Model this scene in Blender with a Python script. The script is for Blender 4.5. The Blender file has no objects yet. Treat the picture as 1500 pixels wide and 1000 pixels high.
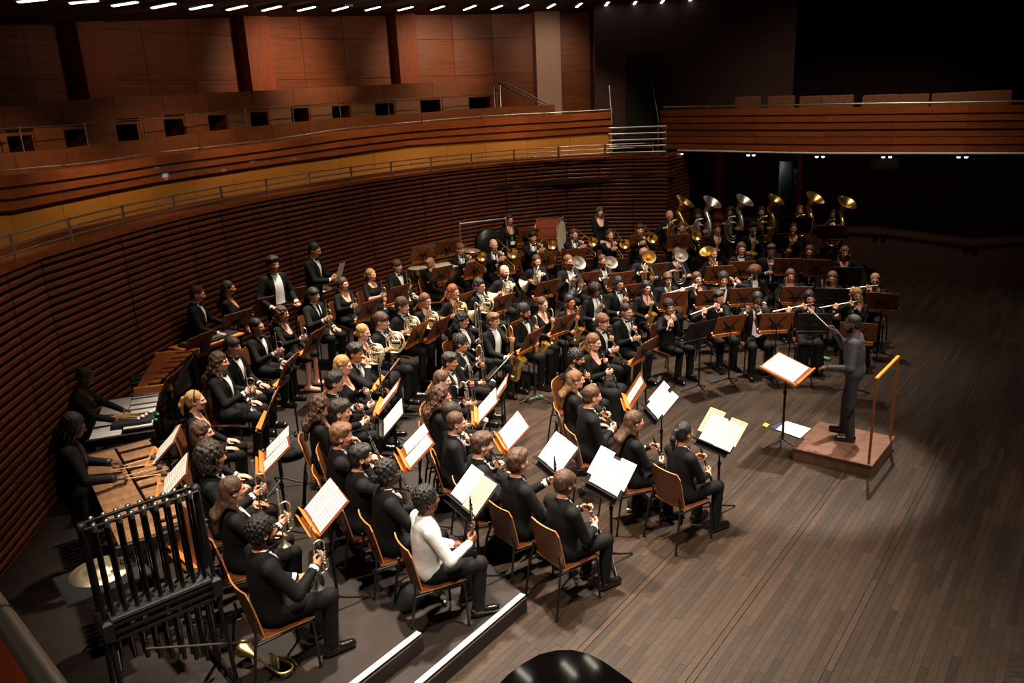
import bpy, math, random
import numpy as np
from mathutils import Matrix, Vector, Euler

random.seed(7)
rng = np.random.default_rng(7)
SC = bpy.context.scene
COL = SC.collection
PI = math.pi

# ------------------------------------------------------------------ camera
FPX, PITCH, ROLL, HC = 1165.0, 0.2919, -0.047, 4.5
_cp, _sp, _cr, _sr = math.cos(PITCH), math.sin(PITCH), math.cos(ROLL), math.sin(ROLL)
_F = np.array([0, _cp, -_sp]); _U0 = np.array([0, _sp, _cp]); _R0 = np.array([1.0, 0, 0])
CR = _cr*_R0 + _sr*_U0
CU = -_sr*_R0 + _cr*_U0
EYE = np.array([0, 0, HC])
cam = bpy.data.cameras.new('camera')
cam.lens = 36*FPX/1500; cam.sensor_width = 36; cam.clip_end = 200; cam.clip_start = 0.05
camo = bpy.data.objects.new('camera', cam); COL.objects.link(camo)
camo.matrix_world = Matrix(((CR[0], CU[0], -_F[0], 0), (CR[1], CU[1], -_F[1], 0), (CR[2], CU[2], -_F[2], HC), (0, 0, 0, 1)))
SC.camera = camo

def at(x, y, z):                       # the point at height z that the photograph shows at pixel x, y
    d = (x-750)/FPX*CR - (y-500)/FPX*CU + _F
    return EYE + d*((z-HC)/d[2])
def px(P):
    v = np.asarray(P, float)-EYE
    return 750+FPX*(v@CR)/(v@_F), 500-FPX*(v@CU)/(v@_F)
def z_on(x, y, poly, lo=0.0, hi=12.0):  # height over plan point x, y at which it meets an image polyline
    xs = [p[0] for p in poly]; ys = [p[1] for p in poly]
    for _ in range(40):
        m = (lo+hi)/2
        X, Y = px((x, y, m))
        yy = np.interp(X, xs, ys)
        if X < xs[0]: yy = ys[0]+(X-xs[0])*(ys[1]-ys[0])/(xs[1]-xs[0])
        if X > xs[-1]: yy = ys[-1]+(X-xs[-1])*(ys[-1]-ys[-2])/(xs[-1]-xs[-2])
        if Y > yy: lo = m
        else: hi = m
    return (lo+hi)/2

# stage axes: s runs along the floor boards, t from the conductor towards the back of the stage
SO = np.array([4.2, 9.2]); ES = np.array([.609, .793]); ET = np.array([-.793, .609])
def st(s, t): return SO + s*ES + t*ET
def to_st(x, y):
    d = np.array([x, y])-SO
    return d@ES, d@ET

# ------------------------------------------------------------------ world, lights, exposure
SC.view_settings.view_transform = 'Standard'; SC.view_settings.look = 'None'
SC.view_settings.gamma = 1; SC.view_settings.use_curve_mapping = False
SC.view_settings.exposure = 0.0
SC.cycles.use_denoising = True
SC.cycles.max_bounces = 5; SC.cycles.diffuse_bounces = 3; SC.cycles.glossy_bounces = 3
SC.cycles.transmission_bounces = 4; SC.cycles.transparent_max_bounces = 4
SC.cycles.caustics_reflective = False; SC.cycles.caustics_refractive = False
SC.cycles.sample_clamp_indirect = 3
w = bpy.data.worlds.new('dim_hall_air'); SC.world = w; w.use_nodes = True
w.node_tree.nodes['Background'].inputs[0].default_value = (1, .62, .38, 1)
w.node_tree.nodes['Background'].inputs[1].default_value = 0.0012

def spot(name, loc, target, watts, deg, blend=.5, col=(1, .83, .64), r=.22):
    l = bpy.data.lights.new(name, 'SPOT'); l.energy = watts; l.spot_size = math.radians(deg); l.spot_blend = blend
    l.color = col; l.shadow_soft_size = r
    o = bpy.data.objects.new(name, l); COL.objects.link(o); o.location = loc
    d = Vector(target)-Vector(loc); o.rotation_euler = d.to_track_quat('-Z', 'Y').to_euler()
    return o
# stage downlights high in the canopy (steep, from upstage, as the conductor's shadow shows)
WARM = (1, .86, .70)
spot('stage_spot', (6.1, 13.0, 11), (3.55, 9.2, 0), 9500, 17.5, .45, WARM, .10)
spot('stage_spot', (-1.0, 9.5, 11), (-1.2, 8.0, 0), 11700, 42, .7, WARM)
spot('stage_spot', (2.6, 10.0, 11), (1.0, 8.0, 0), 9880, 38, .8, WARM)
spot('stage_spot', (-1.6, 13.2, 11), (-1.5, 12.1, 0), 12220, 42, .7, WARM)
spot('stage_spot', (2.6, 14.5, 11), (2.0, 13.2, 0), 10660, 40, .7, WARM)
spot('stage_spot', (5.0, 15.5, 11), (4.6, 13.6, 0), 5460, 38, .9, WARM)
spot('stage_spot', (2.0, 4.5, 11), (.6, 5.2, 0), 6760, 46, .9, WARM)
spot('stage_spot', (6.5, 7.5, 11), (5.0, 6.2, 0), 3380, 55, 1, WARM)
spot('stage_spot', (9.5, 15.0, 11), (8.6, 13.8, 0), 1430, 50, 1, WARM)
spot('balcony_fill', (-2.3, -.2, 5.4), (-1.4, 1.6, 2.8), 80, 60, .9, WARM)  # added fill, no fixture here: brightens the orange panel under the near rail
spot('balcony_fill', (-.3, 3.6, 5.7), (-1.5, 1.8, 3.2), 110, 40, .9, WARM)  # second added fill, unseen, to lift the steel rail from the stage side
spot('stage_spot', (6.0, 2.5, 11), (1.6, 12.4, .6), 6760, 40, .9, WARM)
spot('stage_spot', (2.0, 11.5, 11), (1.6, 16.6, .8), 3380, 42, 1, WARM)
spot('stage_spot', (-2.0, 1.0, 11), (-.6, 7.0, .6), 4680, 44, .9, WARM)

# ------------------------------------------------------------------ materials
def rgb(r, g, b):                      # sRGB 0-255 to linear
    f = lambda c: c/12.92 if c <= .04045 else ((c+.055)/1.055)**2.4
    return (f(r/255), f(g/255), f(b/255), 1)
def mat(name, col, rough=.5, metal=0.0, noise=0.0, scale=20.0, bump=0.0, spec=.5, coat=0.0, stretch=None, rotz=0.0, rnd=0.0, emit=None, sheen=0.0):
    m = bpy.data.materials.new(name); m.use_nodes = True
    nt = m.node_tree; b = nt.nodes['Principled BSDF']
    b.inputs['Base Color'].default_value = col; b.inputs['Roughness'].default_value = rough
    b.inputs['Metallic'].default_value = metal; b.inputs['Specular IOR Level'].default_value = spec
    b.inputs['Coat Weight'].default_value = coat
    if sheen: b.inputs['Sheen Weight'].default_value = sheen
    if emit:
        b.inputs['Emission Color'].default_value = emit[0]; b.inputs['Emission Strength'].default_value = emit[1]
    src = None
    if noise or bump:
        tc = nt.nodes.new('ShaderNodeTexCoord'); mp = nt.nodes.new('ShaderNodeMapping')
        nt.links.new(tc.outputs['Object'], mp.inputs['Vector'])
        if stretch: mp.inputs['Scale'].default_value = stretch
        if rotz: mp.inputs['Rotation'].default_value = (0, 0, rotz)
        n = nt.nodes.new('ShaderNodeTexNoise'); n.inputs['Scale'].default_value = scale; n.inputs['Detail'].default_value = 5
        nt.links.new(mp.outputs[0], n.inputs['Vector'])
        if noise:
            r = nt.nodes.new('ShaderNodeMapRange'); r.inputs[1].default_value = .3; r.inputs[2].default_value = .7
            r.inputs[3].default_value = 1-noise; r.inputs[4].default_value = 1+noise
            nt.links.new(n.outputs[0], r.inputs[0]); src = r.outputs[0]
        if bump:
            bp = nt.nodes.new('ShaderNodeBump'); bp.inputs['Strength'].default_value = bump; bp.inputs['Distance'].default_value = .01
            nt.links.new(n.outputs[0], bp.inputs['Height']); nt.links.new(bp.outputs[0], b.inputs['Normal'])
    if rnd:
        oi = nt.nodes.new('ShaderNodeObjectInfo'); ge = nt.nodes.new('ShaderNodeNewGeometry')
        ad = nt.nodes.new('ShaderNodeMath'); ad.operation = 'ADD'
        fr = nt.nodes.new('ShaderNodeMath'); fr.operation = 'FRACT'
        nt.links.new(oi.outputs['Random'], ad.inputs[0]); nt.links.new(ge.outputs['Random Per Island'], ad.inputs[1])
        nt.links.new(ad.outputs[0], fr.inputs[0])
        r2 = nt.nodes.new('ShaderNodeMapRange'); r2.inputs[3].default_value = 1-rnd; r2.inputs[4].default_value = 1+rnd
        nt.links.new(fr.outputs[0], r2.inputs[0])
        if src is not None:
            mu = nt.nodes.new('ShaderNodeMath'); mu.operation = 'MULTIPLY'
            nt.links.new(src, mu.inputs[0]); nt.links.new(r2.outputs[0], mu.inputs[1]); src = mu.outputs[0]
        else: src = r2.outputs[0]
    if src is not None:
        vm = nt.nodes.new('ShaderNodeVectorMath'); vm.operation = 'SCALE'
        vm.inputs[0].default_value = col[:3]; nt.links.new(src, vm.inputs['Scale'])
        nt.links.new(vm.outputs[0], b.inputs['Base Color'])
    return m

M = {}
def mk(name, *a, **k): M[name] = mat(name, *a, **k); return M[name]
mk('floor_board', rgb(49, 37, 28), .40, noise=.42, scale=4, stretch=(1.2, 16, 1), rotz=-.916, rnd=.33, bump=.05, spec=.4)
mk('floor_base', rgb(26, 20, 16), .8)
mk('riser_top', rgb(33, 24, 19), .6, noise=.25, scale=9, bump=.05, spec=.3)
mk('riser_side', rgb(40, 29, 24), .55, noise=.2, scale=9)
mk('white_edge', rgb(225, 222, 212), .45)
mk('slat', rgb(112, 58, 32), .42, noise=.25, scale=5, stretch=(1, 1, 6), rnd=.16)
mk('slat_back', rgb(12, 7, 5), .9)
mk('cap_wood', rgb(128, 66, 34), .38, noise=.2, scale=6)
mk('fascia_wood', rgb(138, 72, 34), .32, noise=.22, scale=4, stretch=(1, 1, 8), rnd=.14, coat=.2)
mk('ochre', rgb(182, 118, 40), .6, noise=.1, scale=40, rnd=.05)
mk('pew_wood', rgb(112, 60, 30), .4, noise=.2, scale=5, rnd=.1)
mk('panel_wood', rgb(134, 70, 34), .42, spec=.28, noise=.25, scale=2.5, stretch=(.6, .6, 7), rnd=.1)
mk('column_wood', rgb(142, 64, 20), .5, spec=.25, noise=.2, scale=5, stretch=(6, 6, .6))
mk('pale_column', rgb(178, 138, 116), .7, noise=.08, scale=30)
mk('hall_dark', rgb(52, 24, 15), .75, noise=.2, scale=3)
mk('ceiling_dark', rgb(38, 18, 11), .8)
mk('seat_back', rgb(120, 76, 48), .7, noise=.15, scale=30)
mk('steel', rgb(205, 200, 192), .36, 1.0)
mk('dull_steel', rgb(120, 116, 112), .45, .9)
mk('lamp', (1, .9, .75, 1), .4, emit=((1, .90, .74, 1), 5.5))
mk('lamp_small', (1, .9, .8, 1), .4, emit=((1, .92, .82, 1), 14))
mk('black', rgb(22, 21, 21), .5)
mk('black_metal', rgb(26, 25, 25), .38, .3)
mk('black_cloth', rgb(20, 20, 21), .9, bump=.1, scale=200)
mk('suit', rgb(10, 10, 11), .8, noise=.3, scale=30, bump=.4, spec=.22)
mk('suit_grey', rgb(17, 17, 19), .8, noise=.3, scale=30, bump=.4, spec=.22)
mk('black_dress', rgb(9, 8, 9), .8, noise=.3, scale=25, bump=.45, spec=.22)
mk('conductor_shirt', rgb(46, 46, 52), .8, noise=.2, scale=22, bump=.5)
mk('conductor_trousers', rgb(34, 34, 37), .8, noise=.2, scale=22, bump=.4)
mk('white_shirt', rgb(214, 213, 212), .8, noise=.06, scale=18, bump=.5)
mk('cloth_white', rgb(228, 226, 224), .7)
mk('satin', rgb(14, 14, 15), .3)
mk('shoe', rgb(17, 16, 16), .18, coat=.4)
for n, c in dict(skin_light=(208, 148, 122), skin_fair=(220, 164, 140), skin_tan=(190, 128, 94), skin_brown=(128, 80, 56), skin_dark=(80, 50, 38)).items():
    mk(n, rgb(*c), .5, noise=.08, scale=40, spec=.4)
mk('eye', rgb(58, 44, 38), .3)
mk('beard_black', rgb(16, 13, 12), .95, bump=.5, scale=120, spec=.1)
mk('beard_brown', rgb(62, 40, 27), .95, bump=.5, scale=120, spec=.1)
mk('lip', rgb(176, 104, 90), .45)
for n, c in dict(hair_black=(20, 16, 14), hair_dark=(38, 26, 19), hair_brown=(70, 45, 29), hair_lightbrown=(108, 74, 46), hair_blond=(164, 122, 74), hair_red=(134, 70, 38), hair_afro=(96, 52, 28)).items():
    mk(n, rgb(*c), .55, noise=.45, scale=28, stretch=(3.5, 3.5, .7), bump=.9)
mk('ply', rgb(92, 51, 28), .35, noise=.22, scale=6, stretch=(1, 1, 5), rnd=.12, coat=.15)
mk('ply_edge', rgb(170, 104, 54), .5)
mk('desk_wood', rgb(118, 64, 33), .4, noise=.22, scale=5, stretch=(6, 1, 1), rnd=.16, coat=.1)
mk('desk_lip', rgb(190, 112, 48), .4, noise=.12, scale=8)
mk('brass', (.95, .68, .24, 1), .34, 1.0)
mk('brass_dark', (.80, .52, .18, 1), .30, 1.0)
mk('silver', (.92, .89, .82, 1), .34, 1.0)
mk('pale_brass', (.98, .87, .56, 1), .40, 1.0)
mk('ebony', rgb(24, 21, 20), .25, coat=.3)
mk('bassoon_wood', rgb(74, 28, 18), .25, coat=.3)
mk('rosewood', rgb(128, 92, 62), .38, noise=.25, scale=5, stretch=(1, 7, 1), rnd=.22)
mk('orange_bar', rgb(150, 84, 40), .36, noise=.22, scale=5, stretch=(1, 7, 1), rnd=.16)
mk('alu_bar', rgb(214, 212, 206), .42, .2, rnd=.06)
mk('frame_wood', rgb(206, 128, 58), .4, noise=.15, scale=6)
mk('drum_wood', rgb(122, 54, 30), .3, noise=.15, scale=5, coat=.3)
mk('skin_head', rgb(226, 214, 188), .55, noise=.06, scale=12)
mk('cymbal', (.90, .78, .50, 1), .46, 1.0, noise=.12, scale=30)
mk('mallet_grey', rgb(70, 58, 54), .9)
mk('mallet_stick', rgb(204, 164, 108), .5)
mk('green', rgb(38, 150, 84), .5)
mk('yellow', rgb(220, 190, 40), .6)
mk('red', rgb(120, 22, 28), .6)
mk('navy', rgb(28, 34, 62), .6)
mk('grey_plate', rgb(74, 74, 74), .5, .4, noise=.3, scale=25)
mk('piano_black', rgb(9, 7, 7), .06, coat=.5)
mk('podium_wood', rgb(104, 72, 57), .45, noise=.28, scale=5, stretch=(1, 6, 1))
mk('rail_wood', rgb(222, 142, 46), .4)
mk('rail_post', rgb(150, 88, 52), .4, .2)
mk('orange_panel', rgb(160, 66, 24), .5, noise=.1, scale=8)
mk('chime_metal', (.10, .095, .09, 1), .22, 1.0)
mk('satin_steel', rgb(196, 184, 168), .42, 1.0)
m = mk('clear_plastic', rgb(210, 230, 222), .12); m.node_tree.nodes['Principled BSDF'].inputs['Transmission Weight'].default_value = .75
def paper_mat(name, col, staves):
    m = mat(name, col, .75); nt = m.node_tree; b = nt.nodes['Principled BSDF']
    tc = nt.nodes.new('ShaderNodeTexCoord'); sep = nt.nodes.new('ShaderNodeSeparateXYZ'); nt.links.new(tc.outputs['UV'], sep.inputs[0])
    # printed staves: bands of notes across the page, broken up by noise
    wv = nt.nodes.new('ShaderNodeMath'); wv.operation = 'MULTIPLY'; wv.inputs[1].default_value = staves; nt.links.new(sep.outputs[1], wv.inputs[0])
    fr = nt.nodes.new('ShaderNodeMath'); fr.operation = 'FRACT'; nt.links.new(wv.outputs[0], fr.inputs[0])
    gt = nt.nodes.new('ShaderNodeMath'); gt.operation = 'LESS_THAN'; gt.inputs[1].default_value = .36; nt.links.new(fr.outputs[0], gt.inputs[0])
    n = nt.nodes.new('ShaderNodeTexNoise'); n.inputs['Scale'].default_value = 60; n.inputs['Detail'].default_value = 2
    nt.links.new(tc.outputs['UV'], n.inputs['Vector'])
    ns = nt.nodes.new('ShaderNodeMapRange'); ns.inputs[1].default_value = .35; ns.inputs[2].default_value = .65; ns.inputs[3].default_value = .45; ns.inputs[4].default_value = .95
    nt.links.new(n.outputs[0], ns.inputs[0])
    ax = nt.nodes.new('ShaderNodeMath'); ax.operation = 'SUBTRACT'; ax.inputs[1].default_value = .5; nt.links.new(sep.outputs[0], ax.inputs[0])
    ab = nt.nodes.new('ShaderNodeMath'); ab.operation = 'ABSOLUTE'; nt.links.new(ax.outputs[0], ab.inputs[0])
    lt = nt.nodes.new('ShaderNodeMath'); lt.operation = 'LESS_THAN'; lt.inputs[1].default_value = .43; nt.links.new(ab.outputs[0], lt.inputs[0])
    m1 = nt.nodes.new('ShaderNodeMath'); m1.operation = 'MULTIPLY'; nt.links.new(gt.outputs[0], m1.inputs[0]); nt.links.new(ns.outputs[0], m1.inputs[1])
    m2 = nt.nodes.new('ShaderNodeMath'); m2.operation = 'MULTIPLY'; nt.links.new(m1.outputs[0], m2.inputs[0]); nt.links.new(lt.outputs[0], m2.inputs[1])
    mx = nt.nodes.new('ShaderNodeMix'); mx.data_type = 'RGBA'; nt.links.new(m2.outputs[0], mx.inputs[0])
    mx.inputs[6].default_value = col; mx.inputs[7].default_value = rgb(70, 66, 64); nt.links.new(mx.outputs[2], b.inputs['Base Color'])
    M[name] = m
paper_mat('paper', rgb(218, 215, 208), 12)
paper_mat('paper_cream', rgb(204, 188, 148), 12)
mk('paper_plain', rgb(238, 236, 230), .75)

# ------------------------------------------------------------------ mesh builder
def nrm(v):
    v = np.asarray(v, float); return v/(np.linalg.norm(v)+1e-12)
class MB:
    def __init__(s): s.v = []; s.f = []; s.m = []; s.sm = []; s.uv = {}
    def add(s, V, F, mi=0, smooth=False):
        o = len(s.v); s.v.extend([tuple(map(float, p)) for p in V])
        for f in F: s.f.append(tuple(i+o for i in f)); s.m.append(mi); s.sm.append(smooth)
        return s
    def box(s, c, d, mi=0, R=None, bev=0.0):
        x, y, z = np.array(d)/2
        if bev:
            b = bev; V = []
            for zz, k in ((-z, b), (-z+b, 0), (z-b, 0), (z, b)):
                V += [(-x+k, -y+k, zz), (x-k, -y+k, zz), (x-k, y-k, zz), (-x+k, y-k, zz)]
            F = [(3, 2, 1, 0), (12, 13, 14, 15)]
            for r in range(3):
                for i in range(4): F.append((r*4+i, r*4+(i+1) % 4, r*4+4+(i+1) % 4, r*4+4+i))
        else:
            V = [(-x, -y, -z), (x, -y, -z), (x, y, -z), (-x, y, -z), (-x, -y, z), (x, -y, z), (x, y, z), (-x, y, z)]
            F = [(3, 2, 1, 0), (4, 5, 6, 7), (0, 1, 5, 4), (1, 2, 6, 5), (2, 3, 7, 6), (3, 0, 4, 7)]
        V = np.array(V, float)
        if R is not None: V = V@np.array(R).T
        return s.add(V+np.array(c), F, mi)
    def prism(s, poly, z0, z1, mi=0):   # vertical prism over a plan polygon (counter-clockwise)
        n = len(poly); V = [(p[0], p[1], z0) for p in poly]+[(p[0], p[1], z1) for p in poly]
        F = [tuple(range(n-1, -1, -1)), tuple(range(n, 2*n))]+[(i, (i+1) % n, n+(i+1) % n, n+i) for i in range(n)]
        return s.add(V, F, mi)
    def tube(s, path, r, n=8, mi=0, closed=False, caps=True, smooth=True):
        P = np.asarray(path, float); k = len(P)
        r = np.full(k, r, float) if np.isscalar(r) else np.asarray(r, float)
        T = np.empty_like(P)
        if closed: T = np.roll(P, -1, 0)-np.roll(P, 1, 0)
        else:
            T[1:-1] = P[2:]-P[:-2]; T[0] = P[1]-P[0]; T[-1] = P[-1]-P[-2]
        T /= np.linalg.norm(T, axis=1)[:, None]+1e-12
        a = np.array([0, 0, 1.0]) if abs(T[0][2]) < .9 else np.array([1.0, 0, 0])
        N = nrm(a-T[0]*(a@T[0])); V = []
        ang = np.arange(n)*2*PI/n
        for i in range(k):
            N = nrm(N-T[i]*(N@T[i])); B = np.cross(T[i], N)
            V.append(P[i]+r[i]*(np.cos(ang)[:, None]*N+np.sin(ang)[:, None]*B))
        V = np.concatenate(V); F = []
        for i in range(k if closed else k-1):
            j = (i+1) % k
            for q in range(n): F.append((i*n+q, i*n+(q+1) % n, j*n+(q+1) % n, j*n+q))
        s.add(V, F, mi, smooth)
        if caps and not closed:
            s.add(V[:n], [tuple(range(n-1, -1, -1))], mi); s.add(V[-n:], [tuple(range(n))], mi)
        return s
    def lathe(s, prof, c=(0, 0, 0), ax=(0, 0, 1), n=16, mi=0, smooth=True, a0=0, a1=2*PI):
        ax = nrm(ax); a = np.array([1.0, 0, 0]) if abs(ax[0]) < .9 else np.array([0, 1.0, 0])
        X = nrm(a-ax*(a@ax)); Y = np.cross(ax, X); full = abs(a1-a0-2*PI) < 1e-6
        m = n if full else n+1
        V = []; F = []
        for (r, h) in prof:
            for i in range(m):
                t = a0+(a1-a0)*i/n; V.append(np.array(c)+ax*h+r*(math.cos(t)*X+math.sin(t)*Y))
        for k in range(len(prof)-1):
            for i in range(n):
                j = (i+1) % m
                F.append((k*m+i, k*m+j, k*m+m+j, k*m+m+i))
        return s.add(V, F, mi, smooth)
    def sph(s, c, r, n=10, mi=0):
        r = np.array([r]*3 if np.isscalar(r) else r, float)
        k = max(4, n//2+1); V = []; F = []
        for i in range(k):
            th = PI*i/(k-1)
            for j in range(n): V.append(np.array(c)+r*np.array([math.sin(th)*math.cos(2*PI*j/n), math.sin(th)*math.sin(2*PI*j/n), math.cos(th)]))
        for i in range(k-1):
            for j in range(n): F.append((i*n+j, (i+1)*n+j, (i+1)*n+(j+1) % n, i*n+(j+1) % n))
        return s.add(V, F, mi, True)
    def page(s, c, X, Y, w, h, th=.002, mi=0):   # a sheet with its own uv square; X right, Y up on the sheet
        X = nrm(X); Y = nrm(Y); N = np.cross(X, Y); c = np.array(c, float)
        V = [c+X*a*w/2+Y*b*h/2+N*d for d in (0, th) for a, b in ((-1, -1), (1, -1), (1, 1), (-1, 1))]
        o = len(s.f); s.add(V, [(4, 5, 6, 7), (3, 2, 1, 0), (0, 1, 5, 4), (1, 2, 6, 5), (2, 3, 7, 6), (3, 0, 4, 7)], mi)
        s.uv[o] = [(0, 0), (1, 0), (1, 1), (0, 1)]
        return s
    def mesh(s, name, mats):
        me = bpy.data.meshes.new(name)
        me.from_pydata(s.v, [], s.f)
        for m_ in (mats if isinstance(mats, (list, tuple)) else [mats]): me.materials.append(M[m_] if isinstance(m_, str) else m_)
        me.polygons.foreach_set('material_index', s.m); me.polygons.foreach_set('use_smooth', s.sm)
        if s.uv:
            uv = me.uv_layers.new(name='sheet')
            for fi, q in s.uv.items():
                for li, t in zip(me.polygons[fi].loop_indices, q): uv.data[li].uv = t
        me.update(); return me
    def obj(s, name, mats, parent=None, **k): return link(name, s.mesh(name, mats), parent, **k)

def link(name, me, parent=None, loc=None, mw=None, **props):
    o = bpy.data.objects.new(name, me); COL.objects.link(o)
    if parent is not None: o.parent = parent
    if loc is not None: o.location = loc
    if mw is not None: o.matrix_local = mw
    for k, v in props.items():
        if v is not None: o[k] = v
    return o
def empty(name, loc=(0, 0, 0), rz=0, **props):
    o = link(name, None, **props); o.location = loc; o.rotation_euler = (0, 0, rz); o.empty_display_size = .1
    return o
def struct(name, mb, mats, parent=None):
    o = mb.obj(name, mats, parent)
    if parent is None: o['kind'] = 'structure'
    return o
def bez(pts, n=8):                     # smooth curve through points (Catmull-Rom)
    P = [np.array(p, float) for p in pts]; P = [2*P[0]-P[1]]+P+[2*P[-1]-P[-2]]; out = []
    for i in range(1, len(P)-2):
        for t in np.linspace(0, 1, n, endpoint=False):
            a, b, c, d = P[i-1:i+3]
            out.append(.5*(2*b+(c-a)*t+(2*a-5*b+4*c-d)*t*t+(3*b-a-3*c+d)*t**3))
    out.append(P[-2]); return np.array(out)

# a Spec is a thing's recipe: parts (name, mesh, slot key, sub-parts, label); instances share the meshes
class Spec:
    def __init__(s): s.parts = []
    def part(s, name, mb, mats, key=None, sub=None, label=None, mw=None, stuff=False):
        me = mb.mesh(name, mats) if isinstance(mb, MB) else mb
        e = dict(name=name, me=me, key=key, sub=[], label=label, mw=mw, stuff=stuff)
        (sub['sub'] if sub else s.parts).append(e); return e
def make(spec, name, mw, label, cat, group=None, over=None, skip=()):
    over = over or {}
    root = bpy.data.objects.new(name, None); COL.objects.link(root); root.empty_display_size = .1
    root.matrix_world = mw; root['label'] = label; root['category'] = cat
    if group: root['group'] = group
    def go(lst, par):
        for e in lst:
            if e['name'] in skip: continue
            o = link(e['name'], e['me'], par, mw=e['mw'])
            if e['label']: o['label'] = e['label']
            if e['stuff']: o['kind'] = 'stuff'
            if e['key'] in over:
                for i, mm in enumerate(over[e['key']] if isinstance(over[e['key']], (list, tuple)) else [over[e['key']]]):
                    if mm is None: continue
                    o.material_slots[i].link = 'OBJECT'; o.material_slots[i].material = M[mm]
            go(e['sub'], o)
    go(spec.parts, root)
    return root
def TRS(x, y, z, rz=0, sc=1.0): return Matrix.Translation((x, y, z)) @ Matrix.Rotation(rz, 4, 'Z') @ Matrix.Scale(sc, 4)

# ------------------------------------------------------------------ the setting
HW = 3.05
SLAT_PX = [(0, 397), (48, 378.7), (128, 354.7), (218.7, 329), (306.7, 308), (400, 289), (500, 271.7), (555, 263), (636.7, 251.7), (716.7, 242.7), (786.7, 237), (845, 233), (903, 231), (976.7, 229)]
WP = [at(x, y, HW)[:2] for x, y in SLAT_PX]
WP = [np.array((-4.35, 3.4)), np.array((-4.85, 5.6)), np.array((-5.08, 7.0))]+WP
WP = [p for i, p in enumerate(WP) if i != 3]
WC = bez([(p[0], p[1], 0) for p in WP], 12)[:, :2]
_seg = np.linalg.norm(np.diff(WC, axis=0), axis=1); _cum = np.concatenate([[0], np.cumsum(_seg)])
WL = _cum[-1]
def wall_at(u): return np.array([np.interp(u, _cum, WC[:, 0]), np.interp(u, _cum, WC[:, 1])])
# heavily smoothed copy for the terraces behind it
_us = np.linspace(0, WL, 60)
_wp = np.array([wall_at(u) for u in _us])
for _ in range(30): _wp[1:-1] = .25*_wp[:-2]+.5*_wp[1:-1]+.25*_wp[2:]
_tn = np.gradient(_wp, axis=0); _tn /= np.linalg.norm(_tn, axis=1)[:, None]
_nn = np.stack([-_tn[:, 1], _tn[:, 0]], 1)            # away from the stage
def curve(d, n=None, u0=0.0, u1=1.0):
    c = _wp+_nn*d
    if n:
        t = np.linspace(u0, u1, n)*(len(c)-1); c = np.stack([np.interp(t, np.arange(len(c)), c[:, k]) for k in (0, 1)], 1)
    return c

# floor: boards along s, laid in strips; the nearest boards are single objects
fl = MB(); fl.prism([(-9, 1), (16, 1), (16, 30), (-9, 30)], -.3, -.012)
floor = struct('floor', fl, 'floor_base')
seams = [to_st(*at(*q, 0)[:2])[1] for q in ((980, 820), (1110, 862), (1310, 800), (1470, 900))]
PWD = .062
boards = []
t = -13.0; row = 0
while t < 7:
    s = -9 + random.random()*.9
    gap = .011 if any(0 <= q-t < PWD for q in seams) else .0018
    while s < 19:
        L = random.choice((.45, .6, .75, .9, 1.2, 1.5))
        c = st(s+L/2, t+PWD/2)
        if -7 < c[0] < 15 and 2.5 < c[1] < 27: boards.append((c, L, gap))
        s += L
    t += PWD; row += 1
def seen(P, m=25):
    v = np.array(P)-EYE
    if v@_F < .3: return False
    X, Y = px(P); return -m < X < 1500+m and -m < Y < 1000+m
def dist_c(P): return np.linalg.norm(np.array(P)-EYE)
vis = [i for i, b in enumerate(boards) if seen((*b[0], 0)) and b[0][0] > -.6+.0*b[0][1] and to_st(*b[0])[1] < 2.2]
vis.sort(key=lambda i: dist_c((*boards[i][0], 0))/math.sqrt(boards[i][1]))
single = set(vis[:300])
RF = np.array([[ES[0], ET[0], 0], [ES[1], ET[1], 0], [0, 0, 1]])
rest = MB(); cache = {}
for i, (c, L, gap) in enumerate(boards):
    hz = random.uniform(-.0008, .0008)
    if i in single:
        if (L, gap) not in cache:
            b = MB(); b.box((0, 0, -.006), (L-.002, PWD-gap, .012), R=RF); cache[(L, gap)] = b.mesh('plank', 'floor_board')
        link('plank', cache[(L, gap)], floor, loc=(c[0], c[1], hz))
    elif seen((*c, 0), 700): rest.box((c[0], c[1], -.006+hz), (L-.002, PWD-gap, .012), R=RF)
rest.obj('plank', 'floor_board', floor, kind='stuff', label='stage boards farther from the front, laid edge to edge')

# risers: arcs round the conductor
def riser(name, r, z1, z0, tc, back_to=None, a_end=None):
    a0 = -math.acos(tc/r); a_end = math.acos(2.0/r)
    pts = [st(r*math.sin(a), r*math.cos(a)) for a in np.linspace(a0, a_end, 56)]
    s_in = r*math.sin(a0)
    left_out = st(s_in-3.2, tc) if back_to is None else back_to
    outer = [st(10.5*math.sin(a), 10.5*math.cos(a)) for a in np.linspace(a_end, a0*1.02, 40)]
    poly = [tuple(p) for p in pts]+[tuple(p) for p in outer]+[tuple(left_out)]
    m = MB(); m.prism(poly[::-1], z0, z1)
    o = struct(name, m, 'riser_top')
    # white lit strip along the end edge, and the panelled face below it
    e = MB(); L = 2.4 if r > 6 else 1.42
    R3 = RF
    c = st(s_in-L/2, tc-.012); e.box((c[0], c[1], (z0+z1)/2-.01), (L, .02, z1-z0-.02), R=R3); e.obj('end_board', 'riser_side', o)
    e = MB(); e.box((*st(s_in-L/2, tc+.018), z1+.004), (L, .055, .012), R=R3, bev=.003); e.obj('edge_strip', 'white_edge', o, label='white edge strip')
    return o
riser('floor_riser', 5.08, .16, 0.0, 1.58, st(-9.6, 1.58))
riser('floor_riser', 6.2, .32, 0.0, 1.85, st(-10.6, 1.85))
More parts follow.
